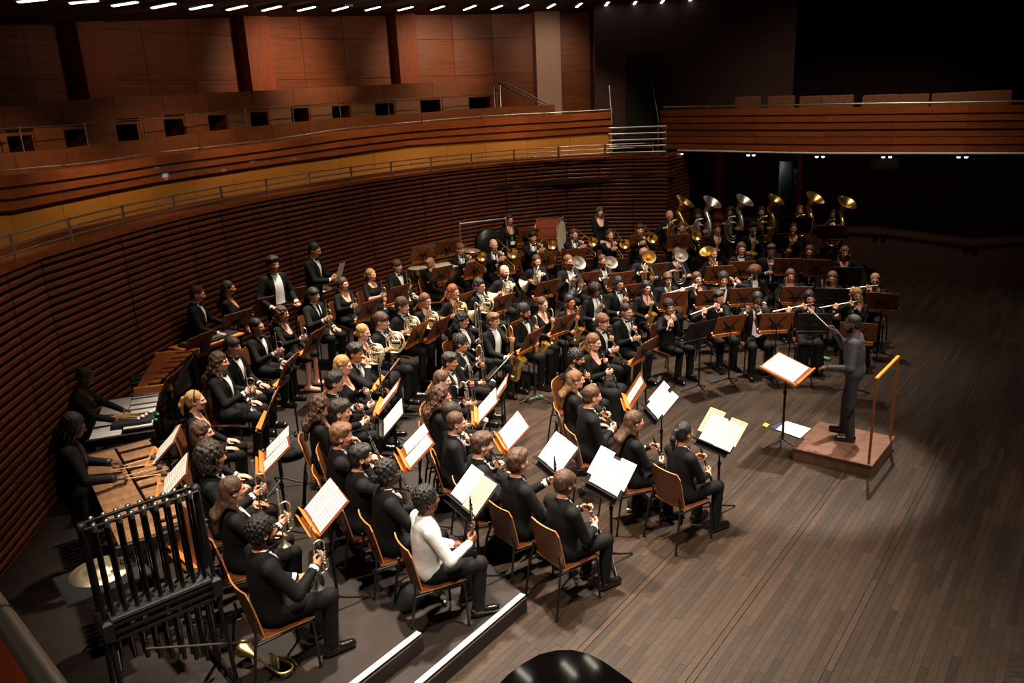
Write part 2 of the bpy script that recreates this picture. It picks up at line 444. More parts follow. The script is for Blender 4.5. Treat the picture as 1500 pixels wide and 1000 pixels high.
m = MB(); m.prism([tuple(st(7.6*math.sin(a), 7.6*math.cos(a))) for a in np.linspace(1.28, .16, 24)]+[tuple(st(10.4*math.sin(a), 10.4*math.cos(a))) for a in np.linspace(.16, 1.28, 24)], 0, .48)
struct('floor_riser', m, 'riser_top')
m = MB(); m.prism([tuple(st(8.5*math.sin(a), 8.5*math.cos(a))) for a in np.linspace(1.34, .60, 16)]+[tuple(st(10.4*math.sin(a), 10.4*math.cos(a))) for a in np.linspace(.60, 1.34, 16)], 0, .64)
struct('floor_riser', m, 'riser_top')

# slatted wall round the stage
back = MB(); N = 27
us = np.linspace(0, WL, N+1)
pan = []
for k in range(N):
    a, b = wall_at(us[k]), wall_at(us[k+1]); tv = nrm(b-a); nv = np.array([-tv[1], tv[0]])   # nv: away from the stage
    tl = .018*math.sin(k*2.4)
    pan.append((a, b, tv, nv, tl))
ring = [p[0] for p in pan]+[pan[-1][1]]
nv_all = [pan[0][3]]+[nrm(pan[i][3]+pan[i+1][3]) for i in range(N-1)]+[pan[-1][3]]
inner = [p+n*.05 for p, n in zip(ring, nv_all)]; outer = [p+n*.25 for p, n in zip(ring, nv_all)]
for i in range(N): back.prism([tuple(inner[i]), tuple(inner[i+1]), tuple(outer[i+1]), tuple(outer[i])], 0, HW-.02)
wall = struct('wall_left', back, 'slat_back')
PITCH_S = .0955; rows = int(HW/PITCH_S)
todo = []
for k, (a, b, tv, nv, tl) in enumerate(pan):
    L = np.linalg.norm(b-a)-.014; c = (a+b)/2
    for r_ in range(rows): todo.append((k, r_, c, L, tv, nv, tl, HW-.085-r_*PITCH_S))
vis = [q for q in todo if seen((q[2][0], q[2][1], q[7])) and q[7] > .3]
vis.sort(key=lambda q: dist_c((q[2][0], q[2][1], q[7])))
single = set((q[0], q[1]) for q in vis[:300])
rest = MB(); cache = {}
for k, r_, c, L, tv, nv, tl, z in todo:
    R = np.array([[tv[0], nv[0], 0], [tv[1], nv[1], 0], [0, 0, 1]]) @ np.array([[math.cos(tl), -math.sin(tl), 0], [math.sin(tl), math.cos(tl), 0], [0, 0, 1]])
    if (k, r_) in single:
        if k not in cache:
            b_ = MB(); b_.box((0, 0, 0), (L, .06, .06), R=R, bev=.012); cache[k] = b_.mesh('slat', 'slat')
        link('slat', cache[k], wall, loc=(c[0]+nv[0]*.03, c[1]+nv[1]*.03, z))
    elif seen((c[0], c[1], z), 600): rest.box((c[0]+nv[0]*.03, c[1]+nv[1]*.03, z), (L, .06, .06), R=R, bev=.012)
rest.obj('slat', 'slat', wall, kind='stuff', label='wooden slats of the farther wall bays')
cap = MB()
for i in range(N):
    q0, q1 = ring[i]-nv_all[i]*.02, ring[i+1]-nv_all[i+1]*.02; o0, o1 = ring[i]+nv_all[i]*.3, ring[i+1]+nv_all[i+1]*.3
    cap.prism([tuple(q0), tuple(q1), tuple(o1), tuple(o0)], HW-.03, HW+.03)
struct('trim_1', cap, 'cap_wood')
# slatted return beside the stage door
ra, rb = wall_at(WL), at(1010, 221, HW)[:2]
tv = nrm(rb-ra); nv = np.array([-tv[1], tv[0]]); L = np.linalg.norm(rb-ra); c = (ra+rb)/2
R = np.array([[tv[0], nv[0], 0], [tv[1], nv[1], 0], [0, 0, 1]])
b_ = MB(); b_.box((c[0]+nv[0]*.15, c[1]+nv[1]*.15, HW/2), (L, .2, HW), R=R); ret = struct('wall_back', b_, 'slat_back')
for r_ in range(rows):
    b_ = MB(); b_.box((c[0], c[1], HW-.085-r_*PITCH_S), (L, .06, .06), R=R); b_.obj('slat', 'slat', ret)
b_ = MB(); b_.box((c[0]+nv[0]*.1, c[1]+nv[1]*.1, HW), (L, .3, .06), R=R); b_.obj('cap', 'cap_wood', ret)

ORD = 'first second third fourth fifth sixth seventh eighth ninth tenth eleventh twelfth thirteenth fourteenth fifteenth sixteenth seventeenth eighteenth nineteenth twentieth twenty-first'.split()
# terrace floors and parapets behind the slatted wall
def strip(c0, c1, z0, z1, m):           # walls between two plan curves; z0, z1 scalars or lists
    n = len(c0); z0 = np.broadcast_to(z0, n); z1 = np.broadcast_to(z1, n)
    for i in range(n-1):
        V = []
        for p, z in ((c0[i], z0[i]), (c0[i+1], z0[i+1]), (c1[i+1], z0[i+1]), (c1[i], z0[i]), (c0[i], z1[i]), (c0[i+1], z1[i+1]), (c1[i+1], z1[i+1]), (c1[i], z1[i])): V.append((p[0], p[1], z))
        m.add(V, [(3, 2, 1, 0), (4, 5, 6, 7), (0, 1, 5, 4), (1, 2, 6, 5), (2, 3, 7, 6), (3, 0, 4, 7)])
FB = [(0, 309), (16, 308.5), (95, 292), (171, 277), (241, 264), (312, 253), (400, 240), (593, 213), (682, 207), (760, 202), (828, 197), (898, 192)]
FT = [(0, 256), (125, 244), (229, 228), (325, 217), (400, 208), (500, 192), (593, 183), (682, 175), (760, 170), (828, 167), (895, 163)]
B2 = [(0, 225), (107, 216.5), (167, 208), (250, 201), (333, 189), (500, 172.5), (607, 166), (720, 157), (815, 153)]
PW = [(0, 157), (167, 142), (333, 135), (500, 127), (600, 122), (708, 116)]
def u_at_px(d, X, z):                   # fraction along the offset curve that shows at image column X
    c = curve(d, 400); best = min(range(400), key=lambda i: abs(px((*c[i], z))[0]-X) if (c[i][1] > 3) else 1e9)
    return best/399
NT = 24
# terrace floor (dark) and its seats' ledge
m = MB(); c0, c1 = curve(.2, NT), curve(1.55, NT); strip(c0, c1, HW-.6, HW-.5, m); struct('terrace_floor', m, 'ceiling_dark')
m = MB(); c0, c1 = curve(.75, NT), curve(.85, NT); strip(c0, c1, HW-.5, HW+.06, m); struct('terrace_ledge', m, 'pew_wood')
u1 = u_at_px(1.5, 897, 3.7)
c0, c1 = curve(1.5, NT, 0, u1), curve(1.75, NT, 0, u1)
zb = [z_on(*p, FB) for p in c0]; zt = [z_on(*p, FT) for p in c0]
b_ = MB(); c0b = curve(1.55, NT, 0, u1); strip(c0b, c1, HW-.5, zb, b_); par = struct('terrace_parapet', b_, 'slat_back')
for i in range(NT-1):
    q = MB(); a, b = c0[i], c0[i+1]; g = (b-a)*.004
    strip([a+g, b-g], [c0b[i]+g, c0b[i+1]-g], HW-.5, [zb[i], zb[i+1]], q); q.obj('ochre_panel', 'ochre', par)
for i in range(NT-1):                   # three stepped mouldings per bay
    a, b = c0[i], c0[i+1]; g = (b-a)*.003; n_ = np.array([-(b-a)[1], (b-a)[0]]); n_ = n_/np.linalg.norm(n_)
    for k in range(3):
        q = MB(); pr = .10-.028*(2-k)
        z0 = np.array([zb[i], zb[i+1]])+(np.array([zt[i], zt[i+1]])-np.array([zb[i], zb[i+1]]))*k/3
        z1 = np.array([zb[i], zb[i+1]])+(np.array([zt[i], zt[i+1]])-np.array([zb[i], zb[i+1]]))*(k+1)/3-.012
        strip([a+g-n_*pr, b-g-n_*pr], [a+g+n_*.2, b-g+n_*.2], z0, z1, q); q.obj('moulding', 'fascia_wood', par)
def rail(name, d, us_, zf, hts, posts, r, mt='steel', post_r=None, label=None):
    c = curve(d, 70, *us_); zz = [zf(p) for p in c]; root = empty(name, (c[0][0], c[0][1], zz[0]), label=label, category='railing')
    off = np.array([c[0][0], c[0][1], zz[0]])
    for h in hts:
        q = MB(); q.tube([np.array((p[0], p[1], z+h))-off for p, z in zip(c, zz)], r, 6); q.obj('rail_bar', mt, root)
    cp = curve(d, posts, *us_)
    for p in cp:
        q = MB(); z = zf(p); q.tube([np.array((p[0], p[1], z-.02))-off, np.array((p[0], p[1], z+max(hts)+.02))-off], post_r or r*1.5, 6)
        for h in hts: q.box(np.array((p[0], p[1], z+h))-off, (.05, .05, .03))
        q.obj('rail_post', 'steel', root)
    return root
rail('terrace_railing', .1, (.02, .985), lambda p: HW+.03, (.10, .2, .3), 19, .013, label='steel railing with three bars along the top of the slatted wall')
rail('parapet_railing', 1.5, (.0, u1), lambda p: z_on(*p, FT), (.05,), 16, .012, label='low steel rail along the stepped wooden balcony front')
# second parapet, pews and upper wall
u2 = u_at_px(2.6, 815, 4.3)
c0, c1 = curve(2.6, NT, 0, u2), curve(2.75, NT, 0, u2)
z2 = [z_on(*p, B2) for p in c0]
b_ = MB(); strip(c1, curve(2.85, NT, 0, u2), 3.3, [z-.01 for z in z2], b_); par2 = struct('upper_parapet', b_, 'slat_back')
for i in range(NT-1):
    q = MB(); a, b = c0[i], c0[i+1]; g = (b-a)*.004
    strip([a+g, b-g], [c1[i]+g, c1[i+1]-g], 3.3, [z2[i], z2[i+1]], q); q.obj('parapet_panel', 'pew_wood', par2)
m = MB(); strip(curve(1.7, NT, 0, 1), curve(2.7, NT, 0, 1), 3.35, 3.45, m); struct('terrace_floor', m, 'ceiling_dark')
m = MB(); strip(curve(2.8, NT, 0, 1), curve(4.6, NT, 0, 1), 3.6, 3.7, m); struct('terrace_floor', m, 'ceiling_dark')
u3 = u_at_px(3.6, 710, 4.9)
npw = 20
c0, c1 = curve(3.6, npw+1, 0, u3), curve(3.75, npw+1, 0, u3); cf = curve(3.05, npw+1, 0, u3)
zp = [z_on(*p, PW) for p in c0]
for i in range(npw):                     # each bay of the choir bench: tall back, shelf, panel and dark opening
    root = empty('bench_bay', (*c0[i], 3.7), label=ORD[i]+' wooden choir bench bay from the far left of the upper balcony', category='bench', group='choir bench bays of the upper balcony')
    off = np.array((*c0[i], 3.7)); a, b = c0[i], c0[i+1]; g = (b-a)*.004
    lo = [z2[min(NT-1, int(i*NT/npw))]]*2
    q = MB(); strip([a+g, b-g], [c1[i]+g, c1[i+1]-g], 3.7, [zp[i], zp[i+1]], q); q.v = [tuple(np.array(v)-off) for v in q.v]; q.obj('bench_back', 'pew_wood', root)
    zl = (zp[i]+lo[0])/2-.03
    q = MB(); strip([cf[i]+g, cf[i+1]-g], [a+g, b-g], zl-.05, zl, q); q.v = [tuple(np.array(v)-off) for v in q.v]; q.obj('shelf', 'pew_wood', root)
    q = MB(); f = .52; strip([cf[i]+g, cf[i]+(cf[i+1]-cf[i])*f], [cf[i]+g+(a-cf[i])*.1, cf[i]+(cf[i+1]-cf[i])*f+(b-cf[i+1])*.1], 3.7, zl-.05, q); q.v = [tuple(np.array(v)-off) for v in q.v]; q.obj('bench_panel', 'seat_back' if i > 13 else 'pew_wood', root)
    q = MB(); strip([cf[i+1]-g*12, cf[i+1]-g], [a+(b-a)*.95, b-g], 3.7, zl-.05, q); q.v = [tuple(np.array(v)-off) for v in q.v]; q.obj('bench_side', 'pew_wood', root)
rail('upper_railing', 2.65, (0, u3), lambda p: z_on(*p, B2), (.36,), 18, .009, 'dull_steel', .012, label='thin steel railing with tall posts before the choir benches')
# handrails at the end of the benches
for X0, X1, z, lab in ((733, 737, 4.28, 'bent steel handrail at the head of the balcony stair'), (724, 716, 4.28, 'dark handrail beside the end of the choir benches')):
    P = curve(2.9, None)[int(u3*59)+1]; q0 = at(X0, 152, z); q0 = np.array([q0[0], q0[1], z])
    u_ = u_at_px(2.9, X0, z); P = curve(2.9, 2, u_, u_+.05)
    r_ = empty('stair_handrail', (*P[0], 3.7), label=lab, category='handrail')
    q = MB(); dd = np.array([*(P[1]-P[0]), 0]); dd = dd/np.linalg.norm(dd)
    q.tube([(0, 0, 0), (0, 0, 1.25), tuple(dd*.12+np.array((0, 0, 1.33))), tuple(dd*1.5+np.array((0, 0, .62)))], .02, 8); q.obj('rail_bar', 'steel' if X0 == 733 else 'dull_steel', r_)
    q = MB(); q.tube([tuple(dd*1.45), tuple(dd*1.45+np.array((0, 0, .65)))], .016, 6); q.obj('rail_post', 'dull_steel', r_)
# far wall of the hall: glossy bays between columns
DW = 4.7; cw = curve(DW, 300)
def wall_u(X): return u_at_px(DW, X, 5.5)
m = MB(); strip(curve(DW+.25, 40), curve(DW+.5, 40), 3, 8.2, m); hw = struct('wall_hall', m, 'hall_dark')
bays = [(-60, 97), (152, 350), (392, 575), (612, 784), (820, 866), (872, 893)]
for x0, x1 in bays:
    cc = curve(DW+.1, 4, wall_u(x0), wall_u(x1)); ck = curve(DW+.24, 4, wall_u(x0), wall_u(x1))
    for i in range(3 if x1-x0 > 100 else 1):
        e0, e1 = (i, i+1) if x1-x0 > 100 else (0, 3)
        for z0, z1 in ((3.7, 5.3), (5.31, 6.3), (6.31, 8.2)):
            q = MB(); g = (cc[e1]-cc[e0])*.004; strip([cc[e0]+g, cc[e1]-g], [ck[e0]+g, ck[e1]-g], z0, z1, q); q.obj('wall_panel', 'panel_wood', hw)
for x0, x1, mt in ((108, 150, 'column_wood'), (356, 391, 'column_wood'), (578, 610, 'column_wood'), (785, 818, 'pale_column')):
    cc = curve(DW-.3, 2, wall_u(x0), wall_u(x1)); ck = curve(DW+.3, 2, wall_u(x0), wall_u(x1)); q = MB(); strip(cc, ck, 3.7, 8.2, q)
    o = q.obj('hall_column', mt); o['kind'] = 'structure'
# doorway recess at the end of the terraces, dark walls beyond
zf_ = 3.0
A = at(905, 228, 3.1)[:2]; B = at(968, 226, 3.1)[:2]
ra3, rb3 = wall_at(WL*.985), wall_at(WL)
nvw = pan[-1][3]
m = MB(); a = rb3+nvw*2.6-pan[-1][2]*2.2; b = rb3+nvw*2.6+pan[-1][2]*3
strip([a, b], [a+nvw*.2, b+nvw*.2], 2.5, 9, m); struct('wall_corner', m, 'hall_dark')
q = MB(); a = rb3+nvw*2.55-pan[-1][2]*1.35; b = rb3+nvw*2.55-pan[-1][2]*.35
strip([a, b], [a+nvw*.06, b+nvw*.06], 3.1, 5.6, q); q.obj('door_1', 'slat_back')['kind'] = 'structure'
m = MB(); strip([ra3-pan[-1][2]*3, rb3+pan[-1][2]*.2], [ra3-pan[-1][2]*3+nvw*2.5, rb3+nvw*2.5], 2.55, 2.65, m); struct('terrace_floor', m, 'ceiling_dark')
# bright steel guard rail in front of that door
g0, g1 = wall_at(WL)-pan[-1][2]*1.42, wall_at(WL)-pan[-1][2]*.02
rt = empty('guard_rail', (*g0, HW), label='shining steel guard rail of five bars before the dark doorway', category='railing')
for h in (.12, .27, .42, .57, .72):
    q = MB(); q.tube([(0, 0, h), (*(g1-g0), h)], .024, 8); q.obj('rail_bar', 'steel', rt)
for f in (0, .86, 1):
    q = MB(); dd = (g1-g0)*f; q.tube([(*dd, 0), (*dd, .75)], .02, 8); q.obj('rail_post', 'steel', rt)
for f, lab in ((.0, 'thin steel handrail rising beside the near jamb of the dark doorway'), (.84, 'thin steel handrail rising beside the far balcony end')):
    dd = g0+(g1-g0)*f+nvw*.5
    o = MB(); o.tube([(0, 0, .8), (-.1*f, .5, 1.75)], .017, 6); o.tube([(0, 0, 0), (0, 0, .8)], .017, 6)
    o = o.obj('stair_handrail', 'dull_steel', loc=(*dd, HW)); o['label'] = lab; o['category'] = 'handrail'

# balcony across the back on the right
RB = [at(970, 218, 3.15)[:2], at(1105, 220, 3.12)[:2], at(1208, 221.5, 3.1)[:2], at(1305, 221.5, 3.08)[:2], at(1412, 222, 3.06)[:2], at(1520, 222, 3.03)[:2]]
RB = [np.array(p) for p in RB]; RB = [RB[0]+(RB[0]-RB[1])*.0]+RB[1:]+[RB[-1]+(RB[-1]-RB[-2])*1.5]
RBn = []
for i in range(len(RB)):
    tv = nrm(RB[min(i+1, len(RB)-1)]-RB[max(i-1, 0)]); RBn.append(np.array([-tv[1], tv[0]]))
RTOP = [(970, 160), (1208, 156), (1500, 152)]; RBOT = [(970, 218), (1208, 222), (1500, 222)]
zt = [z_on(*p, RTOP) for p in RB]; zb = [z_on(*p, RBOT) for p in RB]
b_ = MB(); strip([p+n*.12 for p, n in zip(RB, RBn)], [p+n*.3 for p, n in zip(RB, RBn)], zb, [z-.02 for z in zt], b_); bal = struct('balcony_front', b_, 'slat_back')
prof = (.16, .12, .08, .09, .05, .02)
for i in range(len(RB)-1):
    a, b = RB[i], RB[i+1]; g = (b-a)*.002
    for k in range(6):
        z0 = [zb[i]+(zt[i]-zb[i])*k/6, zb[i+1]+(zt[i+1]-zb[i+1])*k/6]; z1 = [z0[0]+(zt[i]-zb[i])/6-.018, z0[1]+(zt[i+1]-zb[i+1])/6-.018]
        q = MB(); pr = (0, .03, .02, .06, .09, .12)[k]
        V0 = [a+g-RBn[i]*pr, b-g-RBn[i+1]*pr]; V1 = [a+g+RBn[i]*.2, b-g+RBn[i+1]*.2]
        strip(V0, V1, z0, z1, q); q.obj('moulding', 'fascia_wood', bal)
m = MB(); strip([p+n*.2 for p, n in zip(RB, RBn)], [p+n*6 for p, n in zip(RB, RBn)], [z+.1 for z in zb], [z+.2 for z in zb], m); struct('balcony_floor', m, 'ceiling_dark')
rt = empty('balcony_rail', (*RB[0], zt[0]), label='steel hand rail along the top of the long balcony front', category='railing')
q = MB(); q.tube([(*(p-RB[0]+n*.05), z-zt[0]+.05) for p, n, z in zip(RB, RBn, zt)], .022, 8); q.obj('rail_bar', 'steel', rt)
for i in range(len(RB)-1):
    for f in (.1, .5, .9):
        p = RB[i]*(1-f)+RB[i+1]*f; z = zt[i]*(1-f)+zt[i+1]*f
        q = MB(); q.tube([(*(p-RB[0]+RBn[i]*.05), z-zt[0]-.02), (*(p-RB[0]+RBn[i]*.05), z-zt[0]+.05)], .012, 6); q.obj('rail_post', 'steel', rt)
rt = empty('lighting_pipe', (*RB[0], zb[0]), label='pale lighting pipe slung under the long balcony front', category='pipe')
q = MB(); q.tube([(*(p-RB[0]-n*.1), z-zb[0]-.03) for p, n, z in zip([RB[0]*.8+RB[1]*.2]+RB[1:], RBn, zb)], .024, 8); q.obj('pipe', 'cloth_white', rt)
for j, X in enumerate((1000, 1103, 1204, 1301, 1411)):
    f = np.interp(X, [px((*p, 3.1))[0] for p in RB], range(len(RB))); i = int(f); i = min(i, len(RB)-2); f -= i
    p = RB[i]*(1-f)+RB[i+1]*f-RBn[i]*.1; z = zb[i]*(1-f)+zb[i+1]*f-.07
    rt = empty('spotlight', (*p, z), label=ORD[j]+' small twin-lamp spotlight from the stage door along the balcony pipe', category='spotlight', group='twin spotlights on the balcony pipe')
    tv = nrm(RB[i+1]-RB[i])
    for sgn in (-1, 1):
        q = MB(); q.lathe([(.03, .04), (.045, .02), (.045, -.03)], (*(tv*sgn*.07), 0), (0, 0, 1), 10); q.obj('lamp_can', 'black_metal', rt)
        q = MB(); q.sph((*(tv*sgn*.07), -.03), (.04, .04, .03), 8); q.obj('lens', 'lamp_small', rt)
# seat backs above the balcony front
for ti, (X0, X1, Y0) in enumerate(((1055, 1089, 143), (1103, 1137, 142), (1151, 1187, 142), (1190, 1227, 141), (1253, 1292, 140), (1304, 1344, 139), (1364, 1405, 137), (1423, 1468, 134))):
    f = np.interp((X0+X1)/2, [px((*p, 3.1))[0] for p in RB], range(len(RB))); i = min(int(f), len(RB)-2); f -= i
    p = RB[i]*(1-f)+RB[i+1]*f+RBn[i]*.9; tv = nrm(RB[i+1]-RB[i]); zt_ = z_on(*p, [(X0, Y0), (X1, Y0-1)])
    zt_ = zt_; wd = (X1-X0)/FPX*np.linalg.norm(np.array((*p, 4))-EYE)*1.04
    R = np.array([[tv[0], RBn[i][0], 0], [tv[1], RBn[i][1], 0], [0, 0, 1]])
    rt = empty('theatre_seat', (*p, 3.3), label=ORD[ti]+' empty brown seat back from the doorway along the long balcony', category='seat', group='empty seats on the long balcony')
    rt.location = (*p, zt_-.95)
    q = MB(); q.box((0, 0, .65), (wd, .08, .62), R=R, bev=.02); q.obj('backrest', 'seat_back', rt)
    q = MB(); q.box((*(RBn[i]*.25), .42), (wd, .45, .1), R=R, bev=.02); q.obj('seat', 'seat_back', rt)
    q = MB(); q.box((*(RBn[i]*.2), .2), (wd*.3, .1, .4), R=R); q.obj('pedestal', 'black', rt)
# dark walls under and above that balcony, with the open stage door
P = [RB[0]+RBn[0]*1.2, RB[-1]+RBn[-1]*1.2]
def on_back(X): 
    f = np.interp(X, [px((*p, 3.1))[0] for p in RB], range(len(RB))); i = min(int(f), len(RB)-2); f -= i
    return RB[i]*(1-f)+RB[i+1]*f+RBn[i]*1.3, RBn[i], nrm(RB[i+1]-RB[i])
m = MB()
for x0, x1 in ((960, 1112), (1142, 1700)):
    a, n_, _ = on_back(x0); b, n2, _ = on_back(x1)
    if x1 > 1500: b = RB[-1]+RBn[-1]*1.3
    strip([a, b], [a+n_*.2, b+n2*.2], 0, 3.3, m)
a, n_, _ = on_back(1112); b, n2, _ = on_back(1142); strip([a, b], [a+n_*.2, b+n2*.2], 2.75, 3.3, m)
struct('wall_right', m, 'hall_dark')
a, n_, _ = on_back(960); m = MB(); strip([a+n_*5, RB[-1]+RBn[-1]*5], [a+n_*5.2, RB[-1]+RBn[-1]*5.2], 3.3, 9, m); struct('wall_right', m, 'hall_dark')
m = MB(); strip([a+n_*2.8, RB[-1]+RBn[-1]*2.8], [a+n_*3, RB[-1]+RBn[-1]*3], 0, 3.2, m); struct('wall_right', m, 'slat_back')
for x0, x1, lab in ((1018, 1031, 'trim'), (1142, 1150, 'trim')):
    a, n_, _ = on_back(x0); b, _, _ = on_back(x1); q = MB(); strip([a-n_*.05, b-n_*.05], [a+n_*.1, b+n_*.1], 0, 3.2, q); struct('trim_2', q, 'column_wood')
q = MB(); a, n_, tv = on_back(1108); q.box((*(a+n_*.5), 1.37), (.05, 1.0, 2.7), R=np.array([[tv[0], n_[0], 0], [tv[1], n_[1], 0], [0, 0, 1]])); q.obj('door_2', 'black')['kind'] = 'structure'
# backstage rack just visible through the door
a, n_, tv = on_back(1131); c = a+n_*1.2; rt = empty('equipment_rack', (*c, 0), math.atan2(tv[1], tv[0]), label='rack of backstage equipment seen through the open stage door', category='rack')
for sx in (-.3, .3):
    q = MB(); q.box((sx, 0, 1.25), (.05, .4, 2.5)); q.obj('upright', 'black_metal', rt)
for z in (.9, 1.3, 1.7, 2.1, 2.4):
    q = MB(); q.box((0, 0, z), (.6, .4, .03)); q.obj('shelf', 'dull_steel', rt)
for x, z, mt in ((-.1, 2.2, 'dull_steel'), (.12, 2.2, 'steel'), (.05, 1.8, 'dull_steel'), (.1, 1.42, 'cloth_white'), (-.12, 1.42, 'dull_steel'), (0, 1.0, 'cloth_white')):
    q = MB(); q.box((x, 0, z), (.16, .3, .16), bev=.02); q.obj('case', mt, rt)
l = bpy.data.lights.new('backstage_lamp', 'POINT'); l.energy = 9; l.color = (.8, .9, 1); l.shadow_soft_size = .1
lo = bpy.data.objects.new('backstage_lamp', l); COL.objects.link(lo); lo.location = (*(a+n_*.55), 2.6)
# loudspeaker and lamp housings hanging under the balcony
a, n_, tv = on_back(1288); c = a-n_*.4; rt = empty('hanging_speaker', (*c, 2.75), math.atan2(tv[1], tv[0]), label='black loudspeaker hanging under the long balcony', category='speaker')
q = MB(); q.box((0, 0, 0), (.62, .4, .36), bev=.05); q.obj('cabinet', 'black', rt); q = MB(); q.box((0, 0, .3), (.3, .05, .3)); q.obj('bracket', 'black_metal', rt)
a, n_, tv = on_back(1396); c = a-n_*.4; rt = empty('lamp_bar', (*c, 2.85), math.atan2(tv[1], tv[0]), label='bar of dark stage lamps under the long balcony', category='lamp bar')
q = MB(); q.tube([(-.7, 0, .08), (.7, 0, .08)], .02, 8); q.obj('bar', 'black_metal', rt)
for x in (-.5, 0, .45):
    q = MB(); q.lathe([(0, .12), (.09, .1), (.12, -.1), (.1, -.1)], (x, 0, 0), (0, -.6, -1), 12); q.obj('stage_lamp', 'black_metal', rt)
# ceiling ring with strip lights, soffit
CEIL = [(0, 40), (97, 33), (350, 25), (572, 21), (800, 18), (1000, 12)]
m = MB(); c0, c1 = curve(-1.5, 40), curve(DW+.6, 40); zc = np.array([min(8.2, z_on(*p, CEIL)) for p in curve(DW, 40)])
_ok = [i for i, p in enumerate(c1) if p[1] > 6 and -60 < px((*p, 6))[0] < 1000]
zc[:_ok[0]] = zc[_ok[0]]; zc[_ok[-1]:] = zc[_ok[-1]]
for _ in range(6): zc[1:-1] = (zc[:-2]+2*zc[1:-1]+zc[2:])/4
strip(c0, c1, zc, zc+.25, m); struct('ceiling', m, 'ceiling_dark')
def zceil(P):
    c = curve(2.5, 40); return float(zc[np.argmin(np.linalg.norm(c-np.array(P[:2]), axis=1))])
m = MB(); m.box((4, 12, 12.4), (34, 34, .3)); struct('ceiling', m, 'ceiling_dark')
strips = [((37, 2), (57, 0)), ((102, 5), (144, 1)), ((164, 9), (202, 3)), ((222, 12), (257, 5)), ((278, 14), (311, 7)), ((332, 15), (362, 8)), ((384, 16), (412, 9)), ((436, 16), (462, 10)), ((487, 16), (510, 10)), ((535, 15.5), (557, 10)), ((583, 15.5), (605, 10)), ((631, 15), (651, 9)), ((679, 15), (697, 8)), ((720, 14), (736, 8)), ((761, 13), (774, 7)), ((802, 12), (813, 6)), ((844, 11), (852, 4.5)), ((887, 8.5), (891.5, 3)), ((928, 7.5), (931.5, 2)), ((968, 5.5), (972, 0)), ((1008, 3.5), (1013, -1))]
for si, ((x0, y0), (x1, y1)) in enumerate(strips):
    z = 6.5
    for _ in range(6): z = zceil(at((x0+x1)/2, (y0+y1)/2, z))-.05
    a, b = at(x0, y0, z), at(x1, y1, z); c = (a+b)/2; dd = b-a; L = max(.5, min(2.2, np.linalg.norm(dd))); an = math.atan2(dd[1], dd[0])
    rt = empty('ceiling_light', (c[0], c[1], z), an, label=ORD[si]+' linear ceiling light from the left end of the row', category='ceiling light', group='row of linear ceiling lights')
    q = MB(); q.box((0, 0, .028), (L+.08, .2, .04)); q.obj('housing', 'ceiling_dark', rt)
    q = MB(); q.box((0, 0, 0), (L*.92, .055, .02)); q.obj('diffuser', 'lamp', rt)
# downlights of that row washing the glossy bays
for X, X2, e, an in ((225, 210, 60, 80), (428, 412, 560, 62), (530, 530, 60, 95), (650, 632, 500, 62), (735, 735, 70, 90), (320, 310, 20, 100), (40, 40, 10, 100), (803, 803, 200, 50)):
    uu = wall_u(X); p = curve(DW-3.6, 2, uu, min(1, uu+.01))[0]; u2_ = wall_u(X2)
    spot('wall_washer', (p[0], p[1], zceil(p)-.12), (*curve(DW, 2, u2_, min(1, u2_+.01))[0], 5.3), e, an, 1, (1, .78, .58), .2)
# downlights of the terrace
for u in (.12, .26, .4, .54, .68, .8, .9):
    p = curve(-.2, 2, u, u+.01)[0]; q_ = curve(1.9, 2, u, u+.01)[0]
    spot('terrace_downlight', (p[0], p[1], zceil(p)-.1), (q_[0], q_[1], 3.5), 330+380*max(0, u-.45), 75, .9, (1, .76, .5), .08)
# lamps above the stage turned on the slatted wall and the long balcony
for u, e in ((.12, 260), (.3, 380), (.48, 420), (.66, 520), (.84, 600)):
    p = curve(-4.8, 2, u, u+.01)[0]; q_ = wall_at(u*WL)
    spot('wall_lamp', (p[0], p[1], 10.5), (q_[0], q_[1], 1.7), e*1.5, 62, 1, (1, .78, .56), .2)
q_ = RB[2]; spot('balcony_lamp', (q_[0]-1.0, q_[1]-5.2, 9.5), (q_[0]+.4, q_[1], 3.5), 1300, 62, 1, (1, .78, .54), .1)



